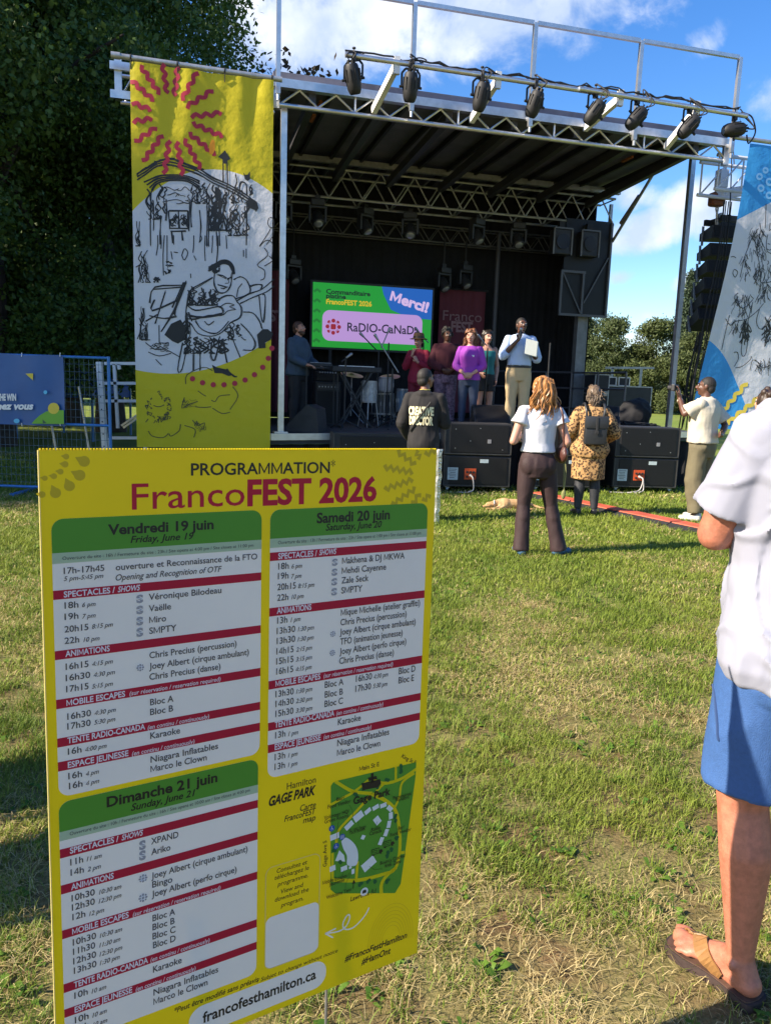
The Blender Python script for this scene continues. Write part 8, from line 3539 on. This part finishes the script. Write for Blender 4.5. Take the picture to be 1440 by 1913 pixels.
for i, (px, yt, wd, me) in enumerate(((1122, 672, 2.3, PINE), (1168, 684, 2.6, PINB), (1212, 680, 2.4, PINE), (1258, 676, 2.4, PINB), (1305, 670, 2.4, PINE), (1350, 668, 2.4, PINE))):
    tree_at(me, px, yt, 112+i*3, 10.2, i*1.3, ['low green tree far beyond the field, closest to the silver stage post', 'low brownish tree far beyond the field, second from the stage', 'low green tree far beyond the field, below the gap between two pines', 'low brownish tree far beyond the field, behind the slanting stage post', 'low green tree far beyond the field, at the foot of the spruce', 'low green tree far beyond the field, behind the blue banner'][i], wd)

# ================================================================== FENCE ON THE LEFT
FY = 10.1
M_BLUE = mat('blue_steel_paint', (.03, .15, .40), .5, .2, var=.15)
xr = at_y(205, 750, FY).x
ztop = at_y(200, 669, FY).z
zmid = at_y(190, 795, FY).z
fence = empty('temporary_fence', (xr-1.6, FY, 0), 0, 'blue steel temporary fence panel with wire mesh, under the trees at the left', 'fence')
xl = xr-3.4
b = MB()
b.tube((xr, FY, 0), (xr, FY, ztop+.02), .021, n=10)
b.tube((xl, FY, 0), (xl, FY, ztop+.02), .021, n=10)
for z in (ztop, zmid, .09):
    b.tube((xl, FY, z), (xr, FY, z), .018, n=8)
for x in (xr-1.15, xl+1.1):
    b.bar((x-.02, FY-.33, .02), (x-.02, FY+.33, .02), .07, .03, up=EZ)
b.build('frame', M_BLUE, fence, True)
b = MB()
x = xl+.05
while x < xr:
    b.tube((x, FY+.012, .1), (x, FY+.012, ztop), .0022, n=4, caps=False)
    x += .063
z = .15
while z < ztop:
    b.tube((xl, FY+.008, z), (xr, FY+.008, z), .0022, n=4, caps=False)
    z += .098
b.build('wire_mesh', mat('blue_wire', (.10, .16, .22), .5, .4), fence)
C4 = (.19858, 0, 560)
fx = lambda x, y, d=0: at_y(C4[1]+C4[0]*x, C4[2]+C4[0]*y, FY-.03-d)
fb = empty('fence_banner', (xr-1.5, FY-.03, 1.4), 0, 'dark blue printed banner tied to the fence, with yellow and green shapes', 'banner')
xb1 = fx(605, 800).x
zt_, zb_ = fx(300, 519).z, fx(300, 1180).z
b = MB()
nu, nv = 30, 10
rip = lambda u, v: .012*math.sin(u*17+v*3)*math.sin(v*pi)+.008*math.sin(u*31)
b.add([(xl+.2+(xb1-xl-.2)*i/nu, FY-.03-rip(i/nu, j/nv), zt_+(zb_-zt_)*j/nv - .008*math.sin(i/nu*25)*(1-j/nv)) for j in range(nv+1) for i in range(nu+1)], [(j*(nu+1)+i, j*(nu+1)+i+1, (j+1)*(nu+1)+i+1, (j+1)*(nu+1)+i) for j in range(nv) for i in range(nu)])
cloth = b.build('cloth', mat('dark_blue_vinyl', (.008, .078, .26), .4, var=.1, vscale=3), fb, True)
FL = .032


def fpoly(name, m, pts, lay=FL):
    b = MB()
    b.poly([fx(x, y, lay) for x, y in pts])
    return b.build(name, m, cloth)


circ = lambda cx, cy, r, ry=None, n=22: [(cx+r*math.cos(2*pi*i/n), cy+(ry or r)*math.sin(2*pi*i/n)) for i in range(n)]
MY, MGN, MCY = mat('yellow_vinyl', (.62, .48, .04), .45), mat('green_vinyl', (.13, .36, .02), .45), mat('cyan_vinyl', (.08, .42, .66), .45)
fpoly('triangle_print', MY, [(243, 695), (315, 692), (313, 758)])
fpoly('dot_print', MCY, circ(430, 870, 18))
fpoly('dot_print', MCY, circ(160, 1140, 28, 21))
fpoly('green_hill_print', MGN, [(300, 1165), (330, 1130), (380, 1085), (440, 1050), (510, 1035), (603, 1040), (605, 1168)])
fpoly('sun_print', MY, circ(507, 1022, 53), FL+.002)
fpoly('triangle_print', mat('dark_green_vinyl', (.02, .09, .04), .45), [(403, 1125), (442, 1160), (406, 1163)], FL+.002)


def ftext(s, x0, y0, x1, cap, bold, it):
    vs, fs, a, e = text_geo(s, bold, it)
    k = (x1-x0)/(e-a)
    ky = cap/cap_height()
    b = MB()
    b.add([fx(x0+(x-a)*k, y0-y*ky, FL) for x, y in vs], fs)
    b.build('lettering_print', M_WHITE, cloth)


ftext('THE WIN', -22, 946, 155, 58, .05, 0)
ftext('chez vous', -70, 1030, 318, 62, .045, .22)
b = MB()
for x in (210, 570):
    p = fx(x, 535)
    b.tube(p-Vector((0, .01, 0)), p+Vector((0, 0, .05)), .006, n=5)
    p = fx(x, 1160)
    b.tube(p-Vector((0, .01, 0)), p-Vector((0, 0, .04)), .006, n=5)
b.build('tie', M_WHITE, fb)
# white rails and a slanting white leg beside the stage
WY = 12.0
wr_ = empty('stair_rail', (at_y(235, 800, WY).x, WY, 0), 0, 'white metal stair rail between the blue fence and the yellow banner', 'railing')
w = lambda x, y, Y=WY: at_y(x, y, Y)
b = MB()
for (x0, x1, y) in ((196, 272, 679), (196, 262, 716), (196, 262, 749), (205, 275, 818)):
    b.bar(w(x0, y), w(x1, y), .045, .045, up=EZ)
b.build('rail', M_WHITE, wr_)
for (x0, y0, x1, y1) in ((214, 680, 221, 800), (258, 690, 262, 780), (222, 680, 224, 690)):
    b = MB()
    p, q_ = w(x0, y0), w(x1, y1)
    b.bar(p, (q_.x, q_.y, max(.0, q_.z)), .045, .045)
    b.build('post', M_WHITE, wr_)
b = MB()
b.bar(w(228, 795), w(262, 772), .05, .03)
b.bar(w(231, 799), w(262, 778), .03, .03)
b.build('brace', M_ALU, wr_)
p = w(221, 812)
for xx in (206, 272):
    q_ = w(xx, 818)
    b = MB()
    b.bar((q_.x, q_.y, 0), q_, .05, .05)
    b.build('post', M_WHITE, wr_)
p, q_ = at_y(186, 676, 11.2), at_y(198, 850, 11.2)
lg = empty('support_leg', (q_.x, 11.2, 0), 0, 'slanting white perforated steel leg behind the right end of the blue fence', 'support')
b = MB()
q2 = p+(q_-p)*((p.z)/(p.z-q_.z))
b.bar(p, q2, .075, .075)
b.build('leg', M_WHITE, lg)
b = MB()
for k in range(9):
    c = p.lerp(q2, .08+.1*k)
    b.lathe([(.010, 0), (.010, .004)], c-Vector((0, .038, 0)), (0, -1, 0), 8)
b.build('hole_print', M_BLACK, lg)
b = MB()
b.box((q2.x, 11.2, .015), .2, .2, .03)
b.build('foot_plate', M_STEEL, lg)
# blue canopy tent far behind
TY = 19.0
a, e = at_y(96, 720, TY), at_y(172, 722, TY)
tent = empty('canopy_tent', ((a.x+e.x)/2, TY+1.4, 0), 0, 'blue pop-up canopy tent in the shade beyond the fence', 'tent')
b = MB()
x0, x1, y0, y1, zt = a.x-.9, e.x, TY, TY+2.8, a.z
ap = Vector(((x0+x1)/2, (y0+y1)/2, zt+.75))
c4 = [Vector((x0, y0, zt)), Vector((x1, y0, zt)), Vector((x1, y1, zt)), Vector((x0, y1, zt))]
for i in range(4):
    b.poly([c4[i], c4[(i+1) % 4], ap])
    d_ = Vector((0, 0, -.28))
    b.poly([c4[i]+d_, c4[(i+1) % 4]+d_, c4[(i+1) % 4], c4[i]])
b.build('canopy', mat('blue_canopy_cloth', (.02, .09, .34), .7, trans=.3), tent)
for c in c4:
    b = MB()
    b.bar((c.x, c.y, 0), c, .05, .05)
    b.build('leg', M_BLUE, tent)
for (xa, ya, xb, yb) in ((148, 722, 166, 836), (97, 793, 105, 840)):
    p, q_ = at_y(xa, ya, 14), at_y(xb, yb, 14)
    q2 = p+(q_-p)*(p.z/(p.z-q_.z))
    b = MB()
    b.tube(p, q2, .022, n=8)
    tag(b.build('tent_pole', M_ALU, None, True), ['thin leaning silver pole seen through the fence mesh, right one', 'thin leaning silver pole under the fence banner, left one'][xa < 120], 'pole', 'leaning poles behind the fence')
P = person('onlooker in dark shirt standing on the lawn, nearest to the left edge of the sign', (-2.35, 1.66, 0), facing(1, .5), 1.70, 'mid', dict(elL=(-.17, .02, .64), wrL=(-.11, .04, .53)), 1.0, True, .014, False)  # unseen figure, added only to shade the grass in the left foreground
garment(P, 'trousers', mat('dark_denim', (.03, .04, .07), .8), legs_mb(P, .58, .016, .97), fold=None)
garment(P, 'shirt', mat('dark_green_cotton', (.03, .06, .04), .85), top_mb(P, .50, .024, .7, .03), fold=None)
hair_cap(P, MDH, .012, -.03, .04)
# onlooker added out of view at the left for the leg shadows on the grass
P = person('onlooker in grey shirt standing on the lawn left of the yellow sign', (-2.5, 2.22, 0), facing(1, .35), 1.74, 'light', dict(anR=(.10, -.012, .045), anL=(-.10, -.012, .045), knR=(.08, .01, .285), knL=(-.08, .01, .285), toR=(.12, .085, .012), toL=(-.12, .085, .012)), 1.05, False, .014, False)
garment(P, 'trousers', mat('dark_denim', (.03, .04, .07), .8), legs_mb(P, .58, .016, .97), fold=None)
garment(P, 'shirt', mat('grey_cotton', (.16, .16, .17), .85), top_mb(P, .50, .024, .7, .03), fold=None)
hair_cap(P, MDH, .010, -.02, .01)
